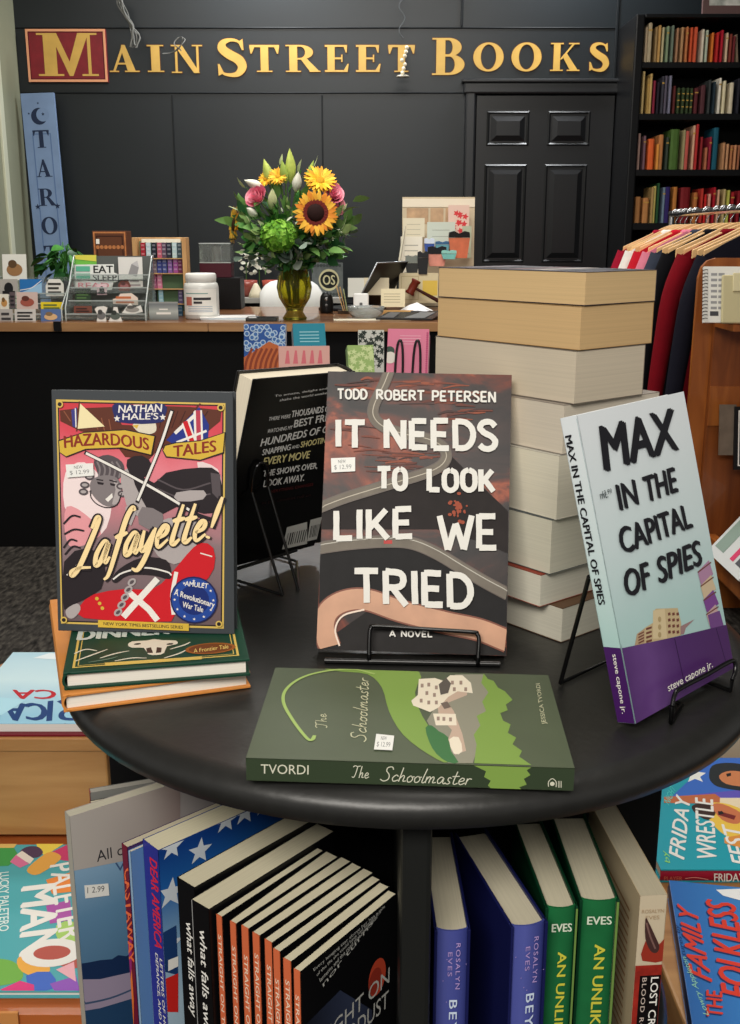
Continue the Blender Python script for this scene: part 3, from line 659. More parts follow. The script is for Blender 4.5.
# back ledge behind the counter
LZ = ony(270, 298, 5.62).z
t = thing('back_ledge', 'low black cabinet with white top edge behind the counter', 'cabinet')
mb = MB(); mb.box((-1.55, 5.62, 0), (.5, 5.98, LZ - .025), m((14, 15, 17), .5)); mb.build('body', t)
mb = MB(); mb.box((-1.0, 5.6, LZ - .025), (-.15, 5.98, LZ), m((168, 166, 160), .5)); mb.build('top', t)

def onbox(name, label, cate, u0, u1, v0, Y, dep, mt, group=None, bev=.002, z=None, yaw=0):
    z = CZ if z is None else z
    a, b = ony(u0, 310, Y), ony(u1, 310, Y); zt = ony((u0 + u1) / 2, v0, Y).z
    mb = MB(); mb.box((0, 0, 0), (b.x - a.x, dep, zt - z), mt)
    return tag(mb.build(name, None, TR(a.x, Y, z + .0005) @ RZ(yaw), bev), label, cate, group), (b.x - a.x, zt - z)
ACR = m((225, 232, 230), .06, 0, .5, 0, .92, ior=1.08)
ACRE = m((178, 186, 184), .2, 0, .6)
def rack(label, u0, u1, v0, Y, tiers, back):
    a, b = ony(u0, 310, Y), ony(u1, 310, Y); w = b.x - a.x; h = ony(u0, v0, Y).z - CZ
    t = thing('acrylic_sticker_rack', label, 'display rack', TR(a.x, Y, CZ + .0005))
    dp = .2
    for x in (0, w - .004):
        mb = MB(); mb.prism([(0, 0), (dp, 0), (dp, h), (dp - .03, h), (0, .05)], 0, .004, ACR, Matrix(((0, 0, 1, x), (1, 0, 0, 0), (0, 1, 0, 0), (0, 0, 0, 1)))); 
        mb.tube([(x + .002, -.001, .0), (x + .002, -.001, .05), (x + .002, dp - .03, h), (x + .002, dp, h)], .0028, ACRE, 5); mb.build('side_panel', t)
    for i in range(tiers):
        f = i / tiers; y = f * (dp - .03); z = .004 + f * (h - .05)
        mb = MB(); mb.box((.005, y, z), (w - .005, y + .05, z + .003), ACR); mb.box((.005, y - .003, z), (w - .005, y, z + .022), ACR); mb.box((.005, y - .0035, z + .02), (w - .005, y, z + .024), ACRE); mb.build('ledge', t)
    mb = MB(); mb.box((.005, dp - .004, 0), (w - .005, dp, h), back); mb.build('back_panel', t)
    return w, h, dp
def rowy(Y, v, u, dp=.2, tiers=4): return Y
rack('low clear sticker rack at the left end of the counter', -14, 62, 279, 4.2, 3, ACR)
rack('tall clear sticker rack with grey back standing on the counter', 65, 146, 257, 4.2, 4, m((98, 102, 100), .5))
STK = 'stickers in the clear racks'
def sticker(label, u0, v0, u1, v1, Y, c, draw=None, poly=None, lean=None):
    lean = 8 if Y < 4.37 else 3
    a = ony(u0, v1, Y); b = ony(u1, v1, Y); w = b.x - a.x; h = (ony(u0, v0, Y).z - a.z)
    M = TR(*a) @ RX(-lean); t = thing('sticker', label, 'sticker', M, STK); mb = MB()
    P = poly or [(0, 0), (1, 0), (1, 1), (0, 1)]
    mb.prism([(p[0] * w, p[1] * h) for p in P], -.001, .0, m(c, .5), RX(90)); o = mb.build('card', t)
    if draw:
        A = Art('front', w, h, .001, M); A.base = .0008; A.step = 1e-4; draw(A, w, h); A.done('print', o)
K = m((28, 28, 30), .5); PINK = m((224, 150, 160), .5); BRN = m((110, 66, 52), .5)
def dl(*a): return lambda A, w, h: [getattr(A, f)(*[x(w, h) if callable(x) else x for x in args]) for f, *args in a]
def D_hat(A, w, h): A.disc((w * .5, h * .45), w * .25, K, h * .35); A.rect(w * .15, h * .12, w * .85, h * .3, K)
def D_lines(c, n=3):
    def f(A, w, h):
        for i in range(n): A.rect(w * .12, h * (.15 + .75 * i / n), w * (.85 - .12 * (i % 2)), h * (.15 + .75 * i / n + .38 / n), m(c, .5))
    return f
def D_wave(A, w, h): A.poly([(0, 0), (w, 0), (w, h * .75), (w * .7, h * .5), (w * .4, h * .25)], m((150, 190, 220), .5)); A.rib([(0, h * .2), (w * .5, h * .35), (w * .75, h * .6), (w, h * .9)], h * .05, WHITE, False, 4)
def D_blob(c):
    def f(A, w, h): A.disc((w * .5, h * .4), w * .33, m(c, .5), h * .25); A.disc((w * .42, h * .62), w * .18, m([x * .6 for x in c], .5), h * .16)
    return f
sticker('white card with brown teacup art at the back of the left rack', 3, 254, 27, 280, 4.36, (222, 222, 214), D_blob((150, 112, 74)))
sticker('grey sticker with a black hat shape in the left rack', 0, 279, 18, 296, 4.3, (168, 164, 158), D_hat)
sticker('blue sticker with a pale wave in the left rack', 20, 279, 42, 293, 4.31, (40, 110, 176), D_wave)
sticker('white sticker with dark cat silhouettes in the left rack', 46, 279, 64, 296, 4.31, (220, 218, 210), D_lines((54, 54, 50), 3), [(0, 0), (1, 0), (1, .7), (.8, 1), (.2, 1), (0, .6)])
sticker('tan and white sticker at the left edge of the lower tier', 0, 294, 9, 309, 4.25, (226, 220, 206), D_blob((190, 140, 80)))
sticker('dark grey bookmark sticker beside the pink one', 10, 292, 15.5, 308, 4.25, (92, 80, 84), D_lines((40, 36, 40), 3))
sticker('pinkish sticker with a sleeping fox in the left rack', 17, 292, 38, 309, 4.25, (206, 182, 174), D_blob((160, 84, 70)))
sticker('yellow sticker below the white cat sticker', 41, 302, 63, 310, 4.245, (226, 200, 40), D_lines((90, 110, 60), 2))
sticker('grey sticker with a dark figure on the front tier', 0, 309, 13, 322, 4.19, (176, 172, 168), D_lines((60, 58, 60), 2))
sticker('black and white lettered sticker on the front tier', 15, 309, 36, 322, 4.19, (200, 198, 194), D_lines((30, 30, 32), 3))
sticker('blue and sand coloured sticker on the front tier', 41, 309, 61, 322, 4.19, (86, 112, 160), D_blob((214, 176, 130)))
sticker('green and yellow landscape sticker at the top of the tall rack', 75, 255, 97, 271, 4.385, (120, 196, 80), lambda A, w, h: (A.poly([(0, 0), (w, 0), (w, h * .4), (0, h * .25)], m((70, 180, 170), .5)), A.poly([(0, h * .75), (w, h * .6), (w, h), (0, h)], m((226, 220, 90), .5))))
def D_eat(A, w, h):
    G = m((96, 178, 150), .5)
    A.text('EAT', (w * .46, h * .66), (w * .9, h * .66), (w * .46, h * .94), K, .03); A.text('SLEEP', (w * .44, h * .36), (w * .98, h * .36), (w * .44, h * .6), K, .03)
    A.text('READ', (w * .1, h * .08), (w * .8, h * .08), (w * .1, h * .28), PINK, .03)
    for i, q in enumerate((.72, .44)): A.rect(w * .06, h * q, w * .38, h * (q + .2), G)
sticker('white lettered sticker about eating and sleeping in the tall rack', 74, 264, 118, 290, 4.36, (226, 228, 224), D_eat, [(0, .0), (.86, 0), (.9, .3), (1, .32), (1, .62), (.92, .68), (.92, 1), (0, .98)])
sticker('white square card with a grey book sketch in the tall rack', 119, 257, 143, 280, 4.382, (228, 226, 222), lambda A, w, h: (A.poly([(w * .4, h * .25), (w * .75, h * .15), (w * .85, h * .55), (w * .55, h * .7)], m((150, 148, 150), .5)), A.poly([(w * .55, h * .7), (w * .85, h * .55), (w * .8, h * .85)], m((196, 194, 196), .5))))
sticker('small pale pink sticker below the lettered sticker', 97, 284, 107, 295, 4.3, (222, 190, 196), D_hat)
sticker('brown mushroom sticker in the tall rack', 118, 279, 131, 291, 4.33, (126, 74, 64), D_blob((170, 110, 110)), [(.1, 0), (.9, 0), (1, .45), (.75, 1), (.25, .9), (0, .5)])
sticker('white sticker beside the brown mushroom sticker', 128, 277, 143, 288, 4.335, (222, 220, 214), D_lines((170, 160, 160), 2), [(.1, 0), (1, .1), (1, .9), (.4, 1), (0, .6)])
sticker('peach lettered sticker on the middle tier of the tall rack', 113, 293, 138, 305, 4.27, (226, 206, 192), D_lines((196, 110, 70), 2), [(0, .1), (1, 0), (1, .6), (.75, 1), (.3, .95), (.2, .6), (0, .5)])
sticker('dark green foliage card on the middle tier of the tall rack', 75, 288, 91, 304, 4.28, (48, 66, 48), D_lines((86, 116, 70), 4))
sticker('red brown pencil sticker on the lower tier of the tall rack', 74, 306, 92, 313, 4.22, (120, 72, 60), D_lines((60, 40, 36), 2))
sticker('white bird sticker on the lower tier of the tall rack', 122, 303, 143, 314, 4.22, (224, 222, 216), D_blob((150, 146, 140)), [(0, .1), (.5, 0), (1, .2), (.9, .8), (.6, .6), (.4, 1), (.2, .6)])
sticker('grey cat shaped sticker with white outline at the front of the tall rack', 95, 306, 108, 322, 4.19, (226, 224, 218), D_blob((110, 110, 110)), [(.1, 0), (.9, 0), (.8, .5), (1, .9), (.7, 1), (.2, .95), (0, .8), (.25, .4)])
sticker('grey gown shaped sticker with white outline at the front of the tall rack', 108, 307, 123, 322, 4.19, (226, 224, 218), D_blob((86, 96, 90)), [(0, 0), (1, 0), (.75, .5), (.65, 1), (.4, 1), (.3, .5)])
# potted pothos behind the racks
t = thing('potted_plant', 'leafy green pothos in a dark pot behind the sticker racks', 'plant')
pc = ony(70, 300, 4.62); pc.z = CZ
mb = MB(); mb.lathe([(0, 0), (.07, 0), (.09, .13), (.096, .14), (.085, .14), (.07, .1), (0, .1)], m((44, 50, 54), .4), 20, TR(pc.x, pc.y, CZ + .0005)); mb.build('pot', t)
mb = MB(); st = MB(); GL = [m((44, 98, 40), .4, 0, .4, 0, 0, .2, 40), m((66, 128, 54), .4, 0, .4, 0, 0, .2, 40), m((30, 70, 34), .4)]
for i in range(46):
    a = RN.uniform(0, 6.28); rr = RN.uniform(.02, .125); q = Vector((pc.x + .015 + rr * math.cos(a) * .9, pc.y - .02 + rr * math.sin(a) * .7, CZ + .16 + RN.uniform(-.02, .115) * (1.2 - rr * 4)))
    st.tube(cat([(pc.x + RN.uniform(-.04, .04), pc.y, CZ + .1), (pc.x + rr * .5 * math.cos(a), pc.y + rr * .5 * math.sin(a), q.z + .01), q], 3), .002, GL[1], 4)
    mb.leaf(TR(*q) @ RZ(math.degrees(a) + RN.uniform(-40, 40)) @ RY(RN.uniform(-10, 50)) @ RX(RN.uniform(-30, 30)), RN.uniform(.05, .075), RN.uniform(.035, .05), RN.choice(GL), .3, .8)
mb.build('foliage', t); st.build('stems', t)
# ornate box, magnet stand, jar, silver card, acrylic box
o, (w, h) = onbox('decorative_box', 'ornate brown patterned box behind the tall sticker rack', 'box', 97, 130.5, 231, 4.75, .1, m((96, 58, 40), .5))
A = Art('front', w, h, .1); BZ = m((176, 112, 66), .5, 0, .4, 0, 0, .3, 60)
A.frame(.004, .004, w - .004, h - .004, .006, BZ); A.frame(.016, .016, w - .016, h - .02, .005, m((60, 32, 24), .5))
A.rect(w * .26, h * .1, w * .76, h * .62, m((150, 74, 48), .5)); A.frame(w * .24, h * .08, w * .78, h * .64, .004, BZ)
for i in range(7): A.disc((w * (.14 + .12 * i), h * .8), .008, BZ)
A.rect(w * .1, h * .84, w * .2, h * .9, WHITE); A.done('ornament', o)
Yd = 4.45
a, b = ony(137, 310, Yd), ony(190, 310, Yd); w = b.x - a.x; ht = ony(160, 237.5, Yd).z - CZ
t = thing('magnet_stand', 'tan wooden stand holding rows of tiny books on the counter', 'display stand', TR(a.x, Yd, CZ + .0005))
TAN = woodmat((176, 132, 84), (206, 164, 112), 3, (6, 6, 1), .5)
mb = MB(); mb.box((0, .02, 0), (w, .05, ht), TAN); mb.build('back_board', t, bevel=.002)
for x in (0, w - .018):
    mb = MB(); mb.box((x, -.03, 0), (x + .018, .0195, ht), TAN); mb.build('side_board', t, bevel=.002)
mb = MB(); mb.box((.02, .0185, .02), (w - .02, .0197, ht - .016), m((84, 112, 84), .6)); mb.build('green_panel', t)
mb = MB(); mb.box((.03, .0165, ht - .02), (w - .03, .019, ht - .006), m((226, 222, 206), .5)); mb.build('title_strip', t)
MINI = [(242.5, 258, [('A02434', 143.5), ('B9CDD7', 149), ('1E2230', 154.5), ('B45A6E', 160), ('5A465A', 164.5), ('282C3C', 169.5), ('B4CDD2', 175), ('3C505A', 180)], 5),
        (259, 273, [('C8283C', 144), ('C8283C', 149.5), ('786E78', 155), ('3C468C', 160), ('46508C', 165), ('825AA0', 170.5), ('9C5096', 176), ('6E2D50', 180.5)], 5),
        (274, 288.5, [('BE7896', 143.5), ('AA5A82', 149), ('B4648C', 154.5), ('C87896', 160)], 5.2),
        (290, 303.5, [('1E1E24', 144), ('26222A', 149.5), ('1E1E24', 155), ('96C3D2', 161.5), ('5A5078', 181)], 5),
        (304.5, 318.5, [('3C6482', 180)], 6)]
for ri, (v0, v1, items, wd) in enumerate(MINI):
    zz = ony(160, v1, Yd).z; zt = ony(160, v0, Yd).z
    if ri < 4:
        mb = MB(); mb.box((.0185, -.012, zz - CZ - .0045), (w - .0185, .0184, zz - CZ - .001), TAN); mb.build('little_shelf', t)
    for ci, (hx, uc) in enumerate(items):
        x = ony(uc - 2.4, v1, Yd).x; x1 = x + (wd - .5) * (4.3 / 1060)
        mb = MB(); c = hexc(hx); mb.box((0, 0, 0), (x1 - x, .012, zt - zz - .001), m(c, .5)); mb.box((.001, .0005, .0012), (x1 - x - .001, .0118, zt - zz - .0002), m((220, 210, 190), .7))
        for f in (.2, .5, .75): mb.box((.003, -.0008, (zt - zz) * f), (x1 - x - .003, -.0001, (zt - zz) * (f + .12)), m([min(255, x_ * .6 + 90) for x_ in c], .5))
        tag(mb.build('miniature_book', None, TR(x, Yd - .0, zz + .0005)), 'tiny %s book, %s in the %s row of the tan wooden stand' % (cname(c), nth(ci), ('top', 'second', 'third', 'fourth', 'bottom')[ri]), 'miniature book', 'tiny books on the wooden stand')
o, (w, h) = onbox('display_card', 'shiny silver grey card standing before the tan wooden stand', 'card', 149, 178, 302, 4.25, .004, gradmat(2, 0, .08, [(0, (110, 116, 116)), (.4, (176, 182, 178)), (.75, (120, 126, 130)), (1, (196, 196, 190))], .35), bev=0)
A = Art('front', w, h, .004); A.rect(w * .25, h * .3, w * .75, h * .42, WHITE); A.rect(w * .35, h * .55, w * .65, h * .62, WHITE); A.done('print', o)
jc = ony(202, 310, 4.32); s = 4.2 / 1060
t = thing('candle_jar', 'large white lidded jar with a printed label on the counter', 'jar', TR(jc.x, 4.32, CZ + .0005))
mb = MB(); R_ = 17.5 * s; mb.lathe([(0, 0), (R_ * .95, 0), (R_, .006), (R_, .125), (R_ * .93, .14), (R_ * .8, .144), (0, .144)], m((214, 214, 210), .25, 0, .5), 32); mb.build('body', t)
mb = MB(); mb.lathe([(R_ * .84, .144), (R_ * .88, .147), (R_ * .88, .172), (R_ * .82, .178), (0, .179)], m((226, 226, 222), .4), 32); mb.build('lid', t)
mb = MB(); n = 14; aa = [rad(-90 - 62 + 124 * i / n) for i in range(n + 1)]
LBL = m((236, 234, 228), .5); q = R_ + .0008
def band(mb, a0, a1, z0, z1, mt, off=0, n=8):
    vs = []; 
    for i in range(n + 1):
        t_ = rad(-90 + a0 + (a1 - a0) * i / n); vs += [((q + off) * math.cos(t_), (q + off) * math.sin(t_), z0), ((q + off) * math.cos(t_), (q + off) * math.sin(t_), z1)]
    mb.add(vs, [(2 * i, 2 * i + 2, 2 * i + 3, 2 * i + 1) for i in range(n)], mt, None, True)
band(mb, -64, 64, .018, .118, LBL, 0, 14); lb = mb.build('label', t)
mb = MB(); band(mb, -48, -24, .055, .088, m((190, 110, 96), .5), .0004); band(mb, -18, 40, .076, .086, m((60, 60, 64), .5), .0004); band(mb, -18, 10, .062, .071, m((60, 60, 64), .5), .0004); band(mb, -50, 30, .1, .103, m((96, 150, 140), .5), .0004)
for z in (.03, .036, .042, .05): band(mb, -40, 45, z, z + .002, m((150, 170, 190), .5), .0004)
mb.build('label_print', lb)
o, (w, h) = onbox('pedestal_box', 'small black pedestal behind the white jar', 'pedestal', 199, 241, 278, 4.85, .16, m((12, 12, 14), .5))
pz = CZ + h + .001
a = ony(200, 277, 4.87); b = ony(231.5, 277, 4.87); w = b.x - a.x; h = ony(210, 243, 4.87).z - pz
t = thing('acrylic_box', 'clear acrylic box with a dark red lower half on the black pedestal', 'box', TR(a.x, 4.87, pz))
mb = MB(); mb.box((0, 0, 0), (w, .1, h * .42), m((70, 30, 40), .3)); mb.build('base', t, bevel=.002)
mb = MB()
for q0, q1 in (((0, 0, h * .425), (w, .003, h)), ((0, .097, h * .425), (w, .1, h)), ((0, .003, h * .425), (.003, .097, h)), ((w - .003, .003, h * .425), (w, .097, h))): mb.box(q0, q1, ACR)
mb.box((0, -.001, h - .004), (w, .101, h), ACRE); mb.box((0, -.001, h * .425), (w, .002, h * .425 + .003), ACRE)
mb.build('cover', t)
mb = MB(); mb.prism([(w * .5 + .022 * math.cos(x), .05 + .022 * math.sin(x)) for x in [i * math.pi / 8 for i in range(16)]], h * .425 + .001, h * .9, m((150, 150, 150), .3, .4)); mb.build('insert', t)
# loose papers and tray near the vase
for i in range(3):
    mb = MB(); mb.box((-.11, -.07, 0), (.11, .07, .003), m(((226, 226, 222), (190, 200, 210), (232, 230, 226))[i], .6))
    p = onz(233, 319, CZ); tag(mb.build('leaflet', None, TR(p.x - .01 * i, 4.28 + .012 * i, CZ + .0005 + .0035 * i) @ RZ(-6 + 7 * i)), ('bottom white leaflet of the little pile left of the vase', 'pale blue leaflet in the middle of the pile left of the vase', 'top white leaflet of the pile left of the vase')[i], 'leaflet', 'leaflets left of the vase')
p = onz(263, 320, CZ); mb = MB(); mb.box((-.06, -.05, 0), (.06, .05, .004), m((40, 42, 42), .3))
mb.box((-.06, -.05, .004), (.06, -.046, .012), m((60, 62, 62), .25)); mb.box((-.06, .046, .004), (.06, .05, .012), m((60, 62, 62), .25)); mb.box((-.06, -.046, .004), (-.056, .046, .012), m((60, 62, 62), .25)); mb.box((.056, -.046, .004), (.06, .046, .012), m((60, 62, 62), .25))
tag(mb.build('small_tray', None, TR(p.x, 4.22, CZ + .0005)), 'small dark tray beside the leaflets on the counter', 'tray')

# ------------------------------------------------------------------ flower vase and bouquet
VY = 4.26; vp = ony(294.5, 300, VY); VX = vp.x; S = 4.2 / 1060
mb = MB(); VG = m((196, 190, 84), .03, 0, .6, 0, .95, ior=1.25)
pr = [(0, 0), (11 * S, 0), (12 * S, .006), (8 * S, .03), (9 * S, .045), (15 * S, .085), (17 * S, .125), (15.5 * S, .165), (12.5 * S, .195), (13.5 * S, .235), (12.5 * S, .235), (11.5 * S, .195), (14.5 * S, .165), (16 * S, .125), (14 * S, .085), (8 * S, .05), (0, .045)]
mb.lathe(pr, VG, 48, None, 8, .035); VB = CZ + .0005
tag(mb.build('flower_vase', None, TR(VX, VY, VB)), 'ribbed olive glass vase holding the bouquet on the counter', 'vase')
STEM = m((70, 100, 46), .5); stemr = .0028
def fl(u, v, y): return ony(u, v, VY + y)
def stem_to(mb, q, r=stemr):
    a = RN.uniform(0, 6.28); b0 = Vector((VX + .02 * math.cos(a), VY + .02 * math.sin(a), VB + .06)); nk = Vector((VX + .03 * math.cos(a), VY + .03 * math.sin(a), VB + .225))
    mid = nk.lerp(q, .55) + Vector((0, 0, .02)); mb.tube(cat([b0, nk, mid, q], 5), r, STEM, 5)
def look(q, d):                       # frame at q whose +z points along d
    d = Vector(d).normalized(); return TR(*q) @ d.to_track_quat('Z', 'Y').to_matrix().to_4x4()
BQ = 'flowers of the bouquet'
def daisy(name, label, u, v, y, d, R_, cols, disc, n=20, rings=2, dr=.4, cone=.2):
    q = fl(u, v, y); t = thing(name, label, 'flower', None, BQ); F = look(q, d); mb = MB()
    for r in range(rings):
        for i in range(n):
            mb.leaf(F @ RZ(360 / n * (i + .5 * r) + RN.uniform(-4, 4)) @ TR(R_ * dr * .75, 0, .002 * r) @ RY(-14 - 8 * r), R_ * (1 - dr * .7) * RN.uniform(.9, 1.1), R_ * .26, cols[(i + r) % len(cols)], .25, .7, 4)
    mb.build('petals', t)
    if len(disc) > 1:
        mb = MB()
        for i in range(n): mb.leaf(F @ RZ(360 / n * i + 7) @ TR(R_ * dr * .7, 0, .007) @ RY(-12), R_ * .56, R_ * .28, disc[1], .3, .7, 3)
        mb.build('inner_petals', t)
    mb = MB(); mb.ball((0, 0, .004), R_ * dr, disc[0], 10, (1, 1, .4), F); mb.build('seed_head', t)
    mb = MB(); stem_to(mb, q - Vector(d).normalized() * .004); mb.build('stem', t)
YEL = [m((228, 176, 40), .5), m((236, 196, 60), .5), m((214, 150, 36), .5)]
daisy('sunflower', 'large sunflower with dark centre facing the room', 315.5, 213, -.13, (.12, -1, .12), .078, [m((226, 160, 48), .5), m((216, 132, 40), .5), m((230, 178, 60), .5)], [m((34, 16, 14), .8, 0, .2, 0, 0, .4, 200), m((104, 28, 22), .6)], 22, 2, .45)
daisy('yellow_daisy', 'bright yellow bloom above the big sunflower', 320, 181, -.05, (.25, -.8, .7), .06, YEL, [m((190, 140, 30), .7)], 18, 3, .3)
daisy('yellow_daisy', 'second yellow bloom just right of the first at the upper right', 329, 186, -.01, (.5, -.6, .6), .045, YEL, [m((190, 140, 30), .7)], 16, 3, .3)
daisy('yellow_daisy', 'small yellow bloom below the tallest lily bud', 278, 177, -.03, (-.1, -.8, .5), .035, YEL, [m((190, 140, 30), .7)], 16, 3, .3)
daisy('yellow_daisy', 'small yellow bloom at the upper left of the bouquet', 266, 179, -.0, (-.4, -.7, .4), .032, YEL, [m((190, 140, 30), .7)], 16, 2, .3)
daisy('sunflower', 'sunflower seen from the side at the far left of the bouquet', 235, 225, -.02, (-1, -.35, .1), .065, YEL, [m((60, 36, 20), .8)], 18, 2, .4)
def rose(label, u, v, y, d, R_, cols):
    q = fl(u, v, y); t = thing('rose', label, 'flower', None, BQ); F = look(q, d); mb = MB()
    for r in range(4):
        k = 3 + r; rr = R_ * (.25 + .25 * r)
        for i in range(k):
            vs = []; fs = []; a0 = 360 / k * i + r * 40; span = 360 / k * 1.35
            for a_ in range(6):
                for z_ in range(4):
                    f = z_ / 3; th = rad(a0 + span * (a_ / 5 - .5)); ro = rr * (.55 + .5 * f ** .7 + (.12 if z_ == 3 else 0)) ; hgt = R_ * (1.25 - .18 * r) * f * (1 - .25 * abs(a_ / 5 - .5) * 2)
                    vs.append((ro * math.cos(th), ro * math.sin(th), hgt - R_ * .5))
            for a_ in range(5):
                for z_ in range(3): p0 = a_ * 4 + z_; fs.append((p0, p0 + 4, p0 + 5, p0 + 1))
            mb.add(vs, fs, cols[(i + r) % len(cols)], F, True)
    mb.build('petals', t); mb = MB(); stem_to(mb, q); mb.build('stem', t)
PK = [m((232, 140, 160), .6), m((240, 164, 180), .6), m((222, 120, 146), .6)]
rose('pink rose at the left of the bouquet', 256, 196, -.05, (-.5, -.8, .5), .04, PK)
rose('pink rose at the upper right of the bouquet', 333, 193, -.06, (.4, -.8, .5), .038, PK)
rose('lower pink rose at the right edge of the bouquet', 337, 205, -.05, (.7, -.7, .1), .034, PK)
def bud(label, u, v, y, d, L, W, mt, name='lily_bud'):
    q = fl(u, v, y); t = thing(name, label, 'flower', None, BQ); F = look(q, d); mb = MB()
    n = 8; mb.lathe([(W * math.sin(math.pi * (i / n) ** .8) * .5 + .0005, L * (i / n - .5)) for i in range(n + 1)], mt, 12, F, 3, .12); mb.build('bud', t)
    mb = MB(); stem_to(mb, q - Vector(d).normalized() * L * .5); mb.build('stem', t)
LB = m((176, 190, 92), .5, 0, .4, 0, 0, .2, 40); LW = m((222, 222, 206), .55); LG = m((150, 172, 80), .5)
bud('tallest pale green lily bud at the top of the bouquet', 290, 166, 0, (0, -.15, 1), .13, .04, LB)
bud('pale green lily bud at the upper left', 268, 172, 0, (-.3, -.1, 1), .1, .036, LB)
bud('pale green lily bud leaning right at the top', 310, 172, .0, (.35, -.1, 1), .09, .022, LG)
bud('short lily bud just left of the tallest one', 284, 172, -.03, (-.15, -.2, 1), .09, .03, LG)
bud('white lily bud in the upper middle of the bouquet', 297, 182, -.06, (.2, -.4, 1), .08, .035, LW)
bud('white lily bud near the left pink rose', 272, 199, -.08, (.1, -.5, .9), .085, .034, m((206, 210, 160), .5))
bud('white bud above the left pink rose', 254, 184, -.03, (-.9, -.3, .35), .08, .032, LW)
bud('cream bud low at the left of the bouquet', 252, 212, -.06, (-.6, -.6, .5), .06, .03, LW)
t = thing('green_hydrangea', 'round bright green cluster flower at the lower left of the bouquet', 'flower', None, BQ); q = fl(279, 236, -.11); mb = MB()
HG = [m((112, 168, 50), .6), m((86, 142, 40), .6), m((136, 188, 70), .6)]
for i in range(240):
    d = Vector((RN.gauss(0, 1), RN.gauss(0, 1) - .4, RN.gauss(0, 1))).normalized(); p = q + Vector((d.x * .07, d.y * .05, d.z * .06))
    F = look(p, d + Vector((RN.uniform(-.4, .4), 0, RN.uniform(-.4, .4))))
    for k2 in range(4): mb.leaf(F @ RZ(90 * k2 + 30 * i), .012, .011, HG[i % 3], -.1, .6, 2)
mb.ball(q, .06, HG[1], 10, (1.05, .75, .95)); mb.build('florets', t); mb = MB(); stem_to(mb, q); mb.build('stem', t)
LEAF = [m((58, 112, 54), .45, 0, .4, 0, 0, .25, 40), m((84, 138, 66), .45, 0, .4, 0, 0, .25, 40), m((40, 84, 46), .45), m((112, 156, 84), .5)]
PALE = [m((150, 172, 110), .5, 0, .3, 0, 0, .2, 40), m((186, 198, 150), .5), m((120, 150, 90), .5)]
EUC = [m((120, 136, 124), .55, 0, .3, 0, 0, .15, 40), m((142, 152, 138), .55), m((92, 110, 98), .55)]
def spray(name, label, tips, mats, L, W, n, spread=.05, tipw=1.0, thick=.0018):
    t = thing(name, label, 'foliage', None, 'foliage of the bouquet'); mb = MB(); sm_ = MB()
    for (u, v, y) in tips:
        q = fl(u, v, y); a = RN.uniform(0, 6.28); nk = Vector((VX + .02 * math.cos(a), VY + .02 * math.sin(a), VB + .22))
        P = cat([Vector((VX, VY, VB + .08)), nk, nk.lerp(q, .5) + Vector((0, -.01, .02)), q], 6); sm_.tube(P, thick, STEM, 5)
        for i in range(n):
            f = .42 + .58 * i / max(1, n - 1); p = P[min(len(P) - 1, int(f * (len(P) - 1)))]; p = p + Vector((RN.uniform(-1, 1), RN.uniform(-1, .4), RN.uniform(-1, 1))) * spread * .5
            out = (p - Vector((VX, VY + .08, VB + .27))).normalized() + Vector((RN.uniform(-.7, .7), RN.uniform(-.8, .2), RN.uniform(-.6, .7)))
            mb.leaf(look(p, out) @ RY(-90) @ RX(RN.uniform(0, 360)), L * RN.uniform(.7, 1.15), W * RN.uniform(.8, 1.1), mats[i % len(mats)], RN.uniform(0, .35), tipw, 4)
    mb.build('leaves', t); sm_.build('stems', t)
spray('dark_foliage', 'dark green leaves filling the left half of the bouquet', [(250, 215, 0), (245, 232, -.02), (262, 225, -.05), (255, 245, -.02), (272, 215, -.03), (268, 252, -.05), (284, 210, -.02), (240, 218, .03)], LEAF, .066, .036, 16, .08)
spray('dark_foliage', 'dark green leaves filling the right half of the bouquet', [(345, 235, 0), (335, 225, -.03), (340, 250, 0), (325, 243, -.05), (312, 236, -.06), (300, 228, -.02), (332, 256, -.02), (305, 195, 0)], LEAF, .066, .036, 16, .08)
spray('dark_foliage', 'dark green leaves at the back of the bouquet', [(262, 200, .06), (285, 190, .06), (310, 195, .06), (335, 215, .06), (255, 225, .06), (300, 215, .02), (345, 225, .06), (290, 240, -.02)], LEAF, .07, .038, 16, .1)
spray('pale_foliage', 'pale pointed leaves at the left edge of the bouquet', [(238, 209, -.02), (247, 219, -.06), (243, 240, -.04), (248, 248, -.03)], PALE, .075, .026, 9, .04, 1.2)
spray('pale_foliage', 'pale pointed leaves at the right edge of the bouquet', [(352, 208, -.03), (350, 221, -.04), (344, 213, -.04)], PALE, .078, .032, 9, .05, 1.1)
spray('pale_foliage', 'thin pale leaves around the top of the bouquet', [(246, 187, -.01), (312, 165, 0), (300, 170, 0), (278, 165, .02)], PALE, .055, .014, 5, .03, 1.3)
spray('eucalyptus_sprig', 'grey green round eucalyptus leaves at the lower front', [(303, 250, -.12), (293, 258, -.1), (296, 242, -.13), (286, 252, -.1), (310, 232, -.11)], EUC, .04, .042, 7, .05, .45)
spray('eucalyptus_sprig', 'grey eucalyptus leaves hanging at the lower left', [(243, 258, -.05), (256, 262, -.06), (264, 257, -.06)], EUC, .038, .034, 9, .07, .5)
spray('white_filler_flower', 'sprig of tiny white blossoms at the right side of the bouquet', [(352, 231, -.05), (345, 234, -.07)], [m((216, 220, 196), .6)], .018, .012, 12, .05, .6, .0014)
spray('white_filler_flower', 'sprig of tiny white blossoms in the middle of the bouquet', [(290, 214, -.12), (284, 208, -.1), (298, 222, -.12)], [m((206, 214, 190), .6), PALE[0]], .028, .01, 10, .04, .7, .0014)

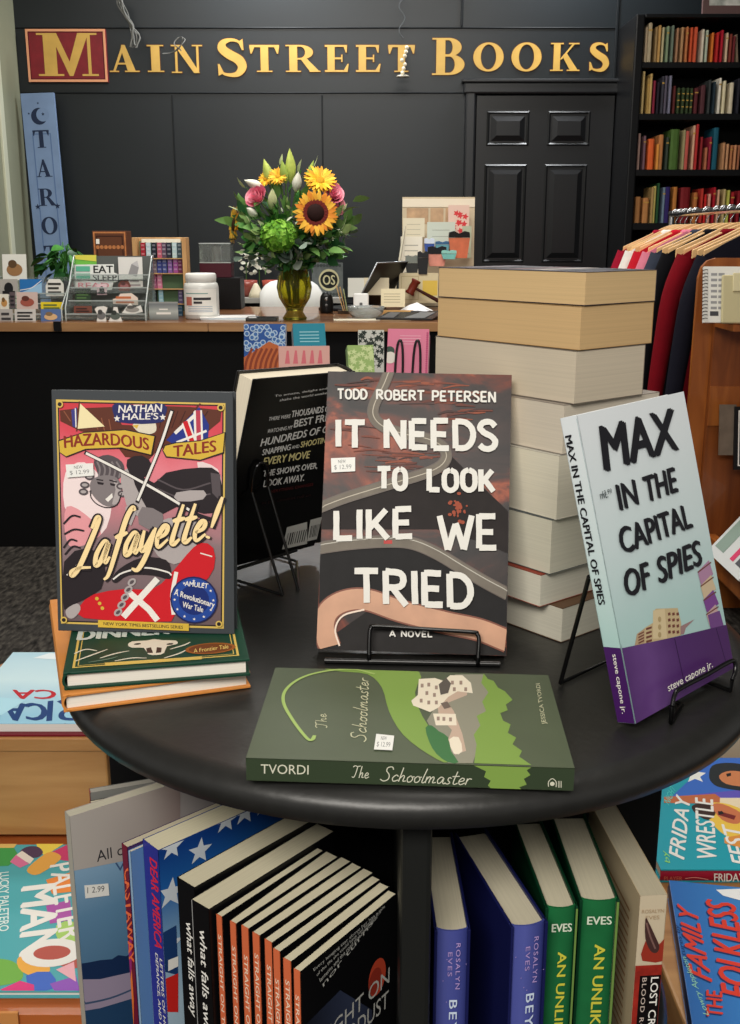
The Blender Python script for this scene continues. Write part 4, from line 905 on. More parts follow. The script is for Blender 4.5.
# ------------------------------------------------------------------ behind the counter
PLW = m((224, 224, 220), .35)
cx_ = ony(289, 300, 5.35); t = thing('white_chair', 'white moulded chair behind the counter and vase', 'chair', TR(cx_.x, 5.35, 0))
mb = MB(); W2 = .155; zt = ony(289, 281.5, 5.35).z; vs = []; fs = []; nu, nv = 12, 12
prof = [(-.28, .43), (-.25, .45), (-.1, .435), (.05, .44), (.13, .47), (.17, .54), (.19, .65), (.2, .75), (.21, zt)]
PP = cat([(0, y, z) for y, z in prof], 2); nv = len(PP)
for j, p in enumerate(PP):
    f = max(0, (p.z - .6) / (zt - .6)); wd = W2 * (1.25 - .25 * min(1, f * 1.5)) 
    for i in range(nu + 1):
        s_ = -1 + 2 * i / nu; drop = 0
        if j == nv - 1 or f > .7: drop = (abs(s_) ** 5) * .06 * (f - .7) / .3 if f > .7 else 0
        vs.append((s_ * wd, p.y - .07 * s_ * s_ * min(1, f * 2), p.z - drop + .05 * s_ * s_ * (1 - min(1, f * 2))))
for j in range(nv - 1):
    for i in range(nu): a_ = j * (nu + 1) + i; fs.append((a_, a_ + 1, a_ + nu + 2, a_ + nu + 1))
mb.add(vs, fs, PLW, None, True); o = mb.build('shell', t); so = o.modifiers.new('s', 'SOLIDIFY'); so.thickness = .008
for sx_, sy_ in ((-1, -1), (1, -1), (-1, 1), (1, 1)):
    mb = MB(); mb.tube([(sx_ * .1, sy_ * .08 - .05, .44), (sx_ * .19, sy_ * .2 - .03, .0)], [.014, .01], TAN, 8); mb.build('leg', t)
mb = MB(); sp = ony(326.5, 300, 4.62); mb.lathe([(0, 0), (.026, 0), (.029, .01), (.029, .05), (.026, .07), (.016, .086), (0, .09)], m((26, 27, 28), .3), 20)
t = thing('speaker', 'small dark egg shaped gadget right of the vase', 'gadget', TR(sp.x, 4.62, CZ + .0005)); mb.build('body', t)
mb = MB(); mb.ball((.0, -.026, .06), .008, m((150, 150, 150), .2, .8), 8, (1, .4, 1)); mb.ball((0, -.0285, .035), .006, m((110, 110, 112), .3), 6, (1, .4, 1)); mb.build('buttons', t)
# framed round emblem on the back ledge
a = ony(312, 290, 5.7); b = ony(343, 290, 5.7); w = b.x - a.x; h = ony(320, 263, 5.7).z - LZ
t = thing('framed_sign', 'grey framed sign with an oval emblem on the back cabinet', 'sign', TR(a.x, 5.7, LZ + .001))
mb = MB(); mb.box((0, 0, 0), (w, .02, h), m((96, 102, 102), .5, 0, .3, 0, 0, .3, 30)); o = mb.build('board', t)
A = Art('front', w, h, .02); A.base = .001; TN = m((206, 200, 160), .5); A.disc((w * .55, h * .5), w * .33, TN, h * .32); A.disc((w * .55, h * .5), w * .28, m((34, 36, 36), .5), h * .25); A.text('OS', (w * .36, h * .36), (w * .74, h * .36), (w * .36, h * .64), TN, .03)
for i in range(9): A.disc((w * (.1 + .1 * i), h * .08), .008, m((70, 76, 76), .5)); A.disc((w * (.1 + .1 * i), h * .92), .008, m((70, 76, 76), .5))
A.done('emblem', o)
# small things on the back ledge left of the vase
for i, (u, c, lb) in enumerate(((247, (150, 76, 66), 'reddish glass bowl at the left of the back cabinet'), (272, (176, 84, 70), 'coral glass bowl at the right of the back cabinet'))):
    p = ony(u, 290, 5.72); mb = MB(); mb.lathe([(0, 0), (.02, 0), (.035, .015), (.05, .05), (.055, .085), (.048, .085), (.03, .03), (0, .02)], m(c, .15, 0, .6), 24)
    tag(mb.build('glass_bowl', None, TR(p.x, 5.74, LZ + .001)), lb, 'bowl')
p = ony(254, 290, 5.66); mb = MB(); mb.lathe([(0, 0), (.04, 0), (.036, .02), (.016, .06), (.01, .07), (0, .074)], m((216, 206, 180), .5), 16); tag(mb.build('table_bell', None, TR(p.x + .01, 5.66, LZ + .001)), 'cream bell shaped ornament between the two bowls', 'ornament')
for i, (u, lb) in enumerate(((246, 'white dried blossom over the reddish bowl'), (259, 'white dried blossom over the cream ornament'))):
    t = thing('dried_flower', lb, 'flower'); q = ony(u, 262, 5.88); mb = MB()
    for k2 in range(26): mb.leaf(look(q + Vector((RN.uniform(-.05, .05), RN.uniform(-.03, .03), RN.uniform(-.06, .06))), (RN.uniform(-1, 1), -1, RN.uniform(-1, 1))), .03, .02, m((206, 206, 190), .6), .2, .7, 3)
    mb.build('blossoms', t); mb = MB(); mb.tube([(q.x, q.y, LZ + .002), q], .003, STEM, 5); mb.build('stem', t)
# cards, laptop, dish, papers to the right of the vase
t = thing('card_holder', 'upright tan cards fanned in a holder beside the dark gadget', 'card holder', TR(ony(345, 300, 4.6).x, 4.6, CZ + .0005))
mb = MB(); mb.box((-.03, -.02, 0), (.03, .06, .012), m((60, 44, 30), .5)); mb.build('base', t)
for i in range(3):
    mb = MB(); mb.box((0, -.03, 0), (.003, .03, .11 - .01 * i), m(((204, 170, 120), (186, 150, 100), (160, 168, 120))[i], .6)); mb.build('card', t, TR(-.008 + .008 * i, .0, .0125) @ RY(-16 + 3 * i))
boards('paper_sheet', 'white sheet of paper standing behind the tan card holder', 'paper', 348, 278, 364, 297, 4.95, m((216, 216, 208), .6), 6)
lp = ony(372, 300, 4.85); t = thing('laptop', 'dark laptop seen edge on with its screen tilted back', 'laptop', TR(ony(350, 300, 4.84).x, 4.86, CZ + .0005) @ RZ(60))
mb = MB(); mb.box((-.14, -.11, 0), (.14, .08, .014), m((40, 41, 44), .35, .3)); mb.build('base', t, bevel=.003)
mb = MB(); mb.box((-.14, -.006, 0), (.14, 0, .225), m((24, 25, 28), .3)); sc = mb.build('screen', t, TR(0, -.104, .016) @ RX(30), .002)
mb = MB(); mb.tube([(-.14, -.003, 0), (-.14, -.003, .225), (.14, -.003, .225)], .004, m((140, 144, 148), .3, .6), 6); mb.build('edge', sc)
mb = MB(); mb.box((-.1, .0005, .03), (.1, .001, .18), m((60, 34, 34), .3)); mb.build('display', sc)
CRM = m((214, 204, 172), .55)
boards('postcard', 'wide cream card leaning behind the white card reader', 'card', 364, 278, 389, 295, 4.7, m((196, 186, 160), .6), 18)
o, A = boards('postcard', 'cream card with fine print leaning in front of the wide one', 'card', 381, 289, 405, 307, 4.58, CRM, 14)
for i in range(4): A.rect(A.w * .12, A.h * (.25 + .15 * i), A.w * .8, A.h * (.28 + .15 * i), m((150, 140, 116), .6))
A.done('print', o)
t = thing('card_reader', 'white card reader standing in a clear dish on the counter', 'card reader', TR(ony(361, 300, 4.5).x, 4.5, CZ + .0005))
mb = MB(); mb.box((-.032, -.01, .02), (.032, .01, .09), m((226, 226, 224), .3)); mb.build('body', t, RX(-12), .006)
mb = MB(); mb.box((-.006, -.013, .025), (.006, -.0105, .05), m((90, 90, 92), .4)); mb.build('slot', t, RX(-12))
mb = MB(); mb.lathe([(0, 0), (.04, 0), (.046, .006), (.046, .01), (0, .012)], m((206, 206, 202), .3), 20); mb.build('foot', t)
mb = MB(); mb.lathe([(0, 0), (.055, 0), (.07, .02), (.076, .045), (.073, .045), (.066, .02), (.05, .004), (0, .003)], m((220, 224, 222), .05, 0, .6, 0, .8, ior=1.15), 28)
tag(mb.build('glass_dish', None, TR(ony(366, 305, 4.36).x, 4.36, CZ + .0005)), 'shallow clear glass dish in front of the card reader', 'dish')
p = onz(357, 317, CZ); mb = MB(); mb.box((-.09, -.04, 0), (.09, .04, .002), m((214, 206, 184), .6)); tag(mb.build('paper_slip', None, TR(p.x, 4.24, CZ + .0005) @ RZ(5)), 'cream paper slip lying near the counter edge', 'paper')
mb = MB(); mb.prism([(-.13, -.06), (.09, -.075), (.15, .06), (-.08, .07)], 0, .006, m((30, 31, 34), .25)); mb.prism([(-.02, -.06), (.06, -.062), (.11, .05), (.05, .055)], .0062, .0075, m((110, 112, 114), .3)); mb.prism([(-.11, -.052), (-.06, -.056), (-.03, .05), (-.07, .055)], .0062, .0075, m((90, 90, 92), .3))
tag(mb.build('tablet', None, TR(ony(408, 314, 4.32).x, 4.28, CZ + .0105) @ RX(7)), 'glossy dark tablet lying on the counter in front of the cards', 'tablet')
mb = MB(); mb.box((-.085, -.006, 0), (.085, .006, .02), m((196, 154, 96), .5)); tag(mb.build('wooden_strip', None, TR(ony(393, 306, 4.5).x, 4.5, CZ + .001) @ RZ(-4)), 'light wooden strip at the foot of the cream card', 'wood strip')
for i, (u, v, y, r, c, lb) in enumerate(((417, 300, 4.62, 20, (228, 228, 228), 'crumpled white paper on the right of the counter'), (424, 305, 4.45, -12, (214, 216, 220), 'folded white paper in front of the crumpled one'))):
    mb = MB(); vs = [(-.07, -.05, 0), (.07, -.05, .004), (.07, .05, 0), (-.07, .05, .004), (0, 0, .045 - .015 * i), (.02, -.05, .02), (-.02, .05, .03)]
    mb.add(vs, [(0, 5, 4), (5, 1, 4), (1, 2, 4), (2, 6, 4), (6, 3, 4), (3, 0, 4)], m(c, .6)); tag(mb.build('paper', None, TR(ony(u, v, y).x, y, CZ + .001) @ RZ(r)), lb, 'paper')
mb = MB(); mb.box((-.07, -.05, 0), (.09, .05, .022), m((22, 22, 34), .4)); tag(mb.build('card_terminal', None, TR(ony(428, 310, 4.4).x, 4.4, CZ + .0005), .004), 'dark blue black payment pad at the right end of the counter', 'payment pad')
# bulletin stand crowded with small goods
Yb = 5.02
a = ony(393, 300, Yb)
t = thing('bulletin_stand', 'cream display stand crowded with cards and pouches behind the counter end', 'display stand')
mb = MB(); a, b, c = ony(398, 303, Yb), ony(470, 303, Yb), ony(400, 197, Yb + .1); h = c.z - CZ
mb.box((0, 0, .0), (b.x - a.x, .012, h), m((196, 182, 156), .6)); bo = mb.build('back_board', t, TR(a.x + .02, Yb + .06, CZ + .001) @ RX(-4))
mb = MB(); mb.box((0, -.003, h - .045), (b.x - a.x, -.0005, h - .008), m((226, 216, 196), .5)); mb.build('header_strip', bo)
mb = MB()
for x, w_ in ((.02, .1), (.13, .06), (.2, .07)): mb.box((x, -.003, h - .12), (x + w_, -.0005, h - .05), m((176, 146, 116), .6, 0, .3, 0, 0, .2, 30))
mb.build('photo_strip', bo)
mb = MB(); mb.tube([ony(393, 302, Yb - .08), ony(405, 226, Yb - .02)], .006, m((206, 200, 180), .5), 6); mb.build('easel_leg', t)
o, A = boards('red_blossom_card', 'card with red blossoms pinned at the right of the bulletin stand', 'card', 448, 205, 469, 236, Yb + .03, m((220, 190, 176), .6), 4)
for i in range(9): A.star((A.w * RN.uniform(.2, .9), A.h * RN.uniform(.15, .75)), .016, m((206, 60, 66), .5), False, RN.uniform(0, 70), .5)
A.done('print', o)
for (n_, lb, u0, v0, u1, v1, dy, c, ln_) in (
    ('note_card', 'cream note card pinned at the upper left of the bulletin stand', 403, 218, 424.5, 237, .02, (216, 208, 184), 3),
    ('note_card', 'tall white list hanging below the cream note card', 400.5, 236.5, 422, 284, -.01, (228, 222, 206), 7),
    ('note_card', 'pale grey green card in the middle of the bulletin stand', 427, 222, 455, 246, .0, (196, 204, 192), 3),
    ('note_card', 'pale green card edge behind the orange pouch', 462, 226, 471, 258, .01, (176, 184, 160), 2)):
    o, A = boards(n_, lb, 'card', u0, v0, u1, v1, Yb + dy, m(c, .6), 4)
    for i in range(ln_): A.rect(A.w * .18, A.h * (.12 + .8 * i / ln_), A.w * .8, A.h * (.14 + .8 * i / ln_), m([x * .72 for x in c], .6))
    A.done('print', o)
def pouch(name, label, u0, v0, u1, v1, Y, c, top, cate='pouch', lid=.25):
    a, b = ony(u0, v1, Y), ony(u1, v1, Y); w = b.x - a.x; h = ony(u0, v0, Y).z - a.z
    t = thing(name, label, cate, TR(a.x, Y, a.z)); mb = MB()
    P = [(w * .12, 0), (w * .88, 0), (w, h * (1 - lid)), (0, h * (1 - lid))]; mb.prism(P, 0, .03, m(c, .5, 0, .4, 0, 0, .15, 30), RX(90)); mb.build('body', t, bevel=.005)
    mb = MB(); mb.prism([(0, h * (1 - lid) + .001), (w, h * (1 - lid) + .001), (w * .98, h * .95), (w * .75, h), (w * .5, h * .9), (w * .25, h), (w * .02, h * .95)], -.002, .032, m(top, .4), RX(90)); mb.build('top', t, bevel=.003)
pouch('pouch', 'orange pouch with a black top on the bulletin stand', 448, 231, 469, 258, Yb - .07, (196, 104, 72), (24, 20, 20))
pouch('pouch', 'bright blue pouch on the bulletin stand', 424, 238, 434, 254, Yb - .04, (52, 82, 160), (210, 220, 236), lid=.35)
pouch('pouch', 'light teal pouch beside the blue one', 435, 241, 449, 253, Yb - .05, (96, 156, 170), (60, 100, 140), lid=.3)
pouch('pouch', 'salmon pink pouch with black handles on the stand', 427, 246, 446, 266, Yb - .1, (206, 136, 120), (26, 26, 30), lid=.4)
pouch('pouch', 'turquoise pouch resting above the book stack', 441, 250, 456, 259, Yb - .12, (110, 176, 170), (140, 200, 190), lid=.4)
pouch('lanyard_pack', 'black packet with pale printing hanging in the middle', 417, 251, 428, 274, Yb - .13, (26, 26, 30), (40, 40, 44), 'packet', .3)
pouch('camera', 'small black and silver camera on the bulletin stand', 405, 255, 418.5, 273, Yb - .12, (40, 42, 42), (120, 126, 120), 'camera', .45)
o, A = boards('cream_box', 'cream box front with a yellow print below the black packet', 'box', 399, 273, 438, 303, Yb - .16, m((206, 194, 160), .6), 2, .05)
A.rect(A.w * .6, A.h * .25, A.w * .98, A.h * .75, m((214, 184, 84), .6)); A.frame(A.w * .05, A.h * .1, A.w * .5, A.h * .9, .003, m((180, 166, 130), .6)); A.done('print', o)
p = ony(413, 287, Yb - .2); t = thing('gavel', 'red brown wooden gavel leaning against the cream box', 'gavel', TR(*p) @ RY(28))
mb = MB(); GV = m((104, 38, 26), .35); mb.lathe([(0, -.035), (.02, -.035), (.022, -.028), (.017, -.02), (.019, 0), (.017, .02), (.022, .028), (.02, .035), (0, .035)], GV, 16); mb.build('head', t)
mb = MB(); mb.tube([(.015, 0, 0), (.06, 0, .0), (.13, 0, .0)], [.006, .007, .009], m((60, 24, 18), .35), 8); mb.build('handle', t)
# ================================================================== second book table, farther back
T2Y, T2Z = 2.5, .80
BLK = m((30, 30, 29), .38, 0, .6, 0, 0, .16, 90, .08)
def round_table(label, x, y, z, r, extra=None):
    t = thing('round_display_table', label, 'table', TR(x, y, 0))
    mb = MB(); k_ = r / .331
    mb.lathe([(0, z - .03), (r - .012, z - .03), (r - .003, z - .025), (r, z - .015), (r - .003, z - .006), (r - .014, z - .0008), (r - .02, z), (0, z)], BLK, 96); mb.build('tabletop', t)
    return t
t = round_table('round black display table standing between the front table and the counter', .0, T2Y, T2Z, .42)
mb = MB(); mb.lathe([(.05, .03), (.05, T2Z - .031)], BLK, 20); mb.build('pedestal', t); mb = MB(); mb.lathe([(0, 0), (.3, 0), (.3, .02), (.06, .03), (0, .03)], BLK, 40); mb.build('base', t)
def stand_book(label, u0, v0, u1, Y, yaw, lean, t_, cov, page=(226, 218, 200), name='paperback_book', ztab=T2Z, draw=None, spine=None):
    a, b = ony(u0, v0, Y), ony(u1, v0, Y); w = (b.x - a.x) / math.cos(rad(yaw)); h = (a.z - ztab) / math.cos(rad(lean)) - .004
    M = TR(a.x, Y - h * math.sin(rad(lean)), ztab + .002 + t_ * math.sin(rad(lean))) @ RZ(yaw) @ RX(-lean)
    r, c = book(label, w, h, t_, M, cov, page, False, None, name, spine)
    if draw: A = Art('front', w, h, t_, M); draw(A, w, h); A.done('cover_art', c)
    return r, M, w, h
def D_bubbles(A, w, h):
    for i in range(60):
        x, z = RN.uniform(.05, .95) * w, RN.uniform(.6, .97) * h; A.disc((x, z), .007, m((190, 214, 236), .5)); A.disc((x, z), .0045, m((70, 120, 190), .5))
    A.poly([(0, 0), (w, 0), (w, h * .72), (w * .6, h * .8), (w * .3, h * .7), (0, h * .62)], m((206, 110, 60), .5))
    for i in range(8): A.rib([(w * .12 * i, h * .3), (w * (.12 * i + .05), h * .55), (w * (.12 * i + .2), h * .72)], .006, m((150, 66, 40), .5), False, 4)
stand_book('blue book with pale bubbles above an orange design on the far table', 243, 324, 285, 2.62, -4, 8, .02, m((44, 92, 170), .45), draw=D_bubbles)
def D_teal(A, w, h):
    for i in range(4): A.rect(w * .2, h * (.9 - .035 * i), w * .8, h * (.91 - .035 * i), m((150, 200, 210), .5))
stand_book('thick teal book with white page tops on the far table', 299, 333, 331, 2.5, 8, 28, .05, m((30, 128, 150), .45), (236, 232, 222), draw=D_teal, spine=m((150, 158, 160), .5))
def D_pp(A, w, h):
    for i in range(5): A.poly([(w * (.12 + .16 * i), h * .8), (w * (.22 + .16 * i), h * .8), (w * (.2 + .16 * i), h * .95), (w * (.16 + .16 * i), h * .95)], m((226, 120, 130), .5))
stand_book('pale pink book standing before the teal book on the far table', 279, 346, 330, 2.31, 4, 6, .016, m((232, 178, 168), .45), draw=D_pp)
def D_leafy(c, n=40):
    def f(A, w, h):
        for i in range(n): A.star((RN.uniform(.05, .95) * w, RN.uniform(.5, .97) * h), .008, m(c, .5), False, RN.uniform(0, 90), .4)
    return f
stand_book('light green floral book at the right of the far table', 352, 351, 378, 2.36, 8, 24, .035, m((156, 184, 112), .45), (226, 226, 206), draw=D_leafy((206, 220, 160)))
stand_book('black and white floral book behind the light green one', 358, 332, 384, 2.66, 0, 16, .025, m((206, 208, 200), .45), draw=D_leafy((40, 52, 44), 60))
def D_pink(A, w, h):
    for i in range(4): A.rect(w * .3, h * (.92 - .03 * i), w * .8, h * (.925 - .03 * i), m((240, 190, 206), .5))
    for i in range(22): A.disc((w * .96, h * (.45 + .024 * i)), .0025, m((190, 80, 120), .5))
    A.disc((w * .06, h * .75), .012, m((60, 80, 70), .5)); A.disc((w * .08, h * .68), .014, m((226, 220, 210), .5))
rt, PM, pw, ph = stand_book('bright pink book on a wire stand on the far table', 384, 336, 425, 2.46, -6, 24, .045, m((222, 128, 156), .45), (240, 232, 226), draw=D_pink)
t = thing('wire_book_stand', 'black wire stand with two loops holding the bright pink book', 'book stand')
for x in (.2, .62):
    mb = MB(); P = cat([(pw * x, -.006, 0), (pw * (x + .03), -.008, ph * .7), (pw * (x + .11), -.009, ph * .86), (pw * (x + .19), -.008, ph * .7), (pw * (x + .22), -.006, 0)], 6)
    mb.tube([PM @ p for p in P], .0028, WIRE, 6); mb.build('front_loop', t)
mb = MB(); p0, p1 = PM @ Vector((pw * .2, -.008, .002)), PM @ Vector((pw * .84, -.008, .002)); mb.tube([p0, p1], .0028, WIRE, 6); mb.build('base_wire', t)

# ================================================================== low wooden steps left and right
PINE = woodmat((150, 100, 54), (192, 144, 90), 2.4, (1, 9, 9), .42, .1)
PINER = woodmat((158, 76, 30), (196, 110, 56), 2.4, (1, 9, 9), .42, .1)
t = thing('display_step', 'low wooden two step display bench left of the round table', 'bench')
def rbox(x0, x1, y0, y1, z, r=.05, n=6):
    P = [(x0, y0), (x1, y0), (x1, y1)]; 
    for i in range(n + 1): a = rad(90 + 90 * i / n); P.append((x0 + r + r * math.cos(a), y1 - r + r * math.sin(a)))
    return P
mb = MB(); mb.prism(rbox(-.6, -.367, 1.343, 1.645, 0, .07), .4, .532, PINE); mb.build('upper_box', t, bevel=.003)
mb = MB(); mb.prism(rbox(-.604, -.362, 1.339, 1.65, 0, .07), .5325, .55, PINE); mb.build('upper_top', t, bevel=.004)
mb = MB(); mb.prism([(-.62, 1.0), (-.3, 1.0), (-.3, 1.3), (-.367, 1.3), (-.367, 1.64), (-.62, 1.64)], .0, .385, PINER); mb.build('lower_box', t, bevel=.004)
mb = MB(); p = ony(8, 1016, .999); mb.box((p.x - .05, .996, p.z - .03), (p.x + .012, .9995, p.z + .006), m((206, 140, 80), .5)); o = mb.build('shelf_label', t)
t = thing('display_step', 'low wooden display bench right of the round table', 'bench')
mb = MB(); mb.box((.365, .9, 0), (.95, 1.68, .34), PINE); mb.build('body', t, bevel=.004)

def flatM(x, y, z, yaw): return TR(x, y, z) @ RZ(yaw) @ RX(-90)     # book lying face up; its bottom edge towards -y when yaw = 0
# (frame: x spine->fore edge, local y thickness runs downwards, so z is the top cover)
# upside-down light blue picture book on the upper step
w, h, th = .2, .262, .014
M = flatM(-.384, 1.62, .5505 + th, 180)
r, c = book('light blue picture book lying upside down on the upper wooden step', w, h, th, M, gradmat(2, 0, h, [(0, (176, 214, 232)), (.5, (206, 232, 240)), (1, (150, 200, 224))], .3, .06, 14), (230, 226, 220), False, None, 'picture_book', m((120, 24, 40), .4))
A = Art('front', w, h, th, M)
NV = m((24, 62, 120), .4); RD = m((190, 34, 50), .4)
A.strokes('RI', CAPS, A.px(84, 700), A.px(48, 701), A.px(84, 720), .008, NV); 
A.text('CA', A.px(45, 703), A.px(4, 704), A.px(47, 720), NV, .04); A.text('CA', A.px(56, 690), A.px(13, 690), A.px(55, 699), RD, .04)
A.text('a story in pictures', A.px(86, 723), A.px(24, 724), A.px(86, 727), m((90, 110, 130), .5))
A.poly([(w * .3, h * .03), (w * .7, h * .02), (w * .8, h * .1), (w * .4, h * .14)], m((230, 240, 244), .4)); A.poly([(w * .6, h * .7), (w * .95, h * .65), (w * .95, h * .95), (w * .7, h * .9)], m((176, 220, 236), .4)); A.done('cover_art', c)
mb = MB(); mb.box((-.585, 1.347, .5503), (-.384, 1.357, .553), m((110, 22, 36), .4)); tag(mb.build('red_bookmark', None), 'dark red strip under the front edge of the light blue picture book', 'bookmark')
# bright picture book turned sideways on the lower step
w, h, th = .3, .31, .01
M = flatM(-.62, 1.325, .386 + th, -90)
r, c = book('colourful frozen treat picture book lying sideways on the lower wooden step', w, h, th, M, m((84, 172, 180), .35), (230, 226, 220), True, None, 'picture_book')
A = Art('front', w, h, th, M)
def PP_(c_, pts, sm=0): A.poly(pts, m(c_, .4), True, sm)
PP_((226, 190, 110), [(-60, 843), (18, 842), (14, 848), (-60, 850)]); PP_((70, 160, 84), [(-40, 848), (14, 848), (20, 858), (8, 866), (-40, 868)])
PP_((240, 216, 90), [(37, 843), (64, 843), (45, 856), (38, 850)]); PP_((206, 70, 116), [(52, 852), (70, 842), (74, 862), (60, 860)])
PP_((84, 66, 92), [(20, 852), (27, 847), (38, 847), (43, 853), (36, 858), (26, 856)], 4); PP_((236, 226, 214), [(15, 856), (22, 851), (34, 859), (30, 864)]); PP_((220, 120, 160), [(10, 862), (16, 855), (29, 864), (20, 868)])
PP_((232, 172, 84), [(28, 868), (47, 853), (58, 854), (60, 860), (40, 874), (30, 874)], 3)
PP_((236, 140, 70), [(46, 880), (72, 872), (72, 892), (52, 894)]); PP_((176, 90, 170), [(46, 906), (70, 900), (72, 920), (50, 924)]); PP_((186, 90, 80), [(52, 946), (76, 938), (78, 968), (54, 962)], 3)
PP_((120, 180, 80), [(-20, 962), (8, 960), (22, 970), (18, 982), (-20, 986)], 4); PP_((240, 176, 80), [(17, 960), (28, 954), (50, 966), (42, 978), (22, 972)], 3); PP_((72, 110, 200), [(26, 976), (50, 972), (56, 988), (34, 992)], 2)
PP_((224, 64, 130), [(0, 990), (20, 981), (34, 985), (32, 996), (0, 998)]); PP_((150, 90, 190), [(50, 984), (76, 976), (78, 996), (52, 996)]); PP_((240, 180, 190), [(56, 970), (74, 962), (76, 982)]); PP_((170, 210, 110), [(56, 926), (74, 922), (76, 946), (60, 944)], 2)
A.text('PALETER', A.px(50, 866), A.px(60, 942), A.px(72, 862), WHITE, .03)
A.text('MAN', A.px(22, 888), A.px(20, 956), A.px(56, 884), WHITE, .05)
A.text('LUCKY PALETERO', A.px(0, 873), A.px(-1, 932), A.px(9, 872), m((226, 240, 236), .4), .02)
A.disc(A.px(52, 953), .026, WHITE, .036); A.disc(A.px(52, 953), .013, m((186, 90, 80), .4), .022); A.done('cover_art', c)

# picture books on the right bench
z0 = .3405
w, h, th = .33, .36, .021      # spine faces the room
p = onz(661, 870, z0 + th); M = flatM(p.x + h, p.y, z0 + th, 90)
r, c = book('turquoise picture book with wrestling figures lying on the right bench', w, h, th, M, m((38, 160, 178), .35), (226, 220, 210), True, None, 'picture_book', m((158, 24, 50), .4))
A = Art('front', w, h, th, M)
PP_((60, 110, 200), [(668, 800), (700, 770), (720, 757), (790, 752), (790, 806), (700, 800)]); PP_((100, 90, 190), [(690, 795), (740, 790), (790, 795), (790, 806), (700, 803)])
PP_((240, 240, 236), [(684, 774), (692, 772), (694, 766), (698, 772), (706, 773), (700, 777), (703, 782), (695, 779), (688, 782), (690, 777)])
PP_((196, 110, 70), [(664, 797), (715, 794), (722, 799), (720, 804), (664, 803)]); PP_((240, 224, 190), [(720, 798), (790, 802), (790, 820), (735, 812)], 2)
PP_((240, 200, 80), [(704, 806), (722, 803), (745, 812), (760, 836), (735, 840), (714, 826)], 3); PP_((60, 40, 34), [(692, 806), (706, 803), (716, 812), (708, 820), (696, 814)], 3)
PP_((206, 120, 80), [(712, 806), (722, 804), (742, 814), (738, 824), (722, 820)], 3); PP_((120, 40, 40), [(718, 811), (736, 816), (734, 820), (718, 815)]); PP_((26, 30, 34), [(718, 812), (722, 811), (724, 814), (719, 815)]); PP_((226, 150, 70), [(724, 838), (790, 830), (790, 850), (740, 848)], 2)
PP_((40, 46, 50), [(709, 776), (712, 766), (726, 763), (745, 765), (760, 772), (750, 790), (722, 788), (712, 783)], 3); PP_((206, 130, 86), [(719, 776), (730, 771), (746, 774), (746, 786), (726, 784)], 3); PP_((30, 30, 32), [(726, 774), (731, 773), (731, 776), (727, 777)])
A.text('FRIDAY', A.px(684, 860), A.px(690, 800), A.px(669, 853), WHITE, .03)
A.text('WRESTLE', A.px(717, 861), A.px(713, 800), A.px(697, 858), WHITE, .03); A.text('FEST', A.px(752, 866), A.px(740, 828), A.px(732, 862), WHITE, .03)
A.text('by', A.px(672, 864), A.px(668, 852), A.px(665, 862), m((150, 220, 110), .4)); A.text('NIGHT', A.px(669, 806), A.px(676, 790), A.px(664, 800), m((90, 210, 200), .4)); A.done('cover_art', c)
A = Art('spine', w, h, th, M); A.base = .0012; A.text('FRIDAY NIGHT', A.px(714, 881), A.px(775, 881), A.px(714, 873), WHITE, .02); A.text('PLAYER', A.px(664, 880), A.px(682, 880), A.px(664, 876), m((206, 110, 90), .4)); A.rib([A.px(685, 878), A.px(695, 877), A.px(708, 879)], .0012, m((226, 150, 140), .4), False, 4); A.done('spine_lettering', c)
w, h, th = .24, .34, .03
pa, pb = onz(668, 880, z0 + th), onz(692, 1030, z0 + th); yaw = math.degrees(math.atan2(pa.y - pb.y, pa.x - pb.x)) - 90
M = TR(pa.x, pa.y, z0 + th) @ RZ(yaw) @ RX(-90) @ TR(0, 0, -h)
r, c = book('blue picture book with big red capitals at the front of the right bench', w, h, th, M, gradmat(0, 0, w, [(0, (40, 104, 178)), (1, (84, 160, 224))], .3), (226, 220, 210), True, None, 'picture_book', m((26, 40, 70), .4))
A = Art('front', w, h, th, M); RC = m((214, 60, 44), .4); DKB = m((24, 50, 100), .4)
for off, mt in ((1.2, DKB), (0, RC)):
    A.text('FAMILY', A.px(712 - off, 982 + off), A.px(697 - off, 912 + off), A.px(690 - off, 972 + off), mt, .035)
    A.text('THE', A.px(723 - off, 1018 + off), A.px(722 - off, 992 + off), A.px(707 - off, 1016 + off), mt, .035)
    A.text('FOLKLESS', A.px(756 - off, 1000 + off), A.px(735 - off, 905 + off), A.px(722 - off, 992 + off), mt, .035)
A.text('Pictures by', A.px(690, 968), A.px(680, 926), A.px(684, 966), DKB); A.text('Lowry Appleton', A.px(711, 1016), A.px(688, 958), A.px(703, 1014), m((150, 210, 180), .4))
A.poly([(716, 890), (790, 884), (790, 910), (745, 902)], m((236, 238, 238), .4), True, 2); A.done('cover_art', c)
mb = MB(); p = ony(724, 756, 1.72); q = ony(724, 714, 1.72); mb.box((0, 0, 0), (.2, .05, q.z - .0), m((206, 196, 176), .6)); 
tag(mb.build('cardboard_box', None, TR(p.x, 1.73, .0005), .003), 'pale beige box standing on the floor behind the right bench', 'box')

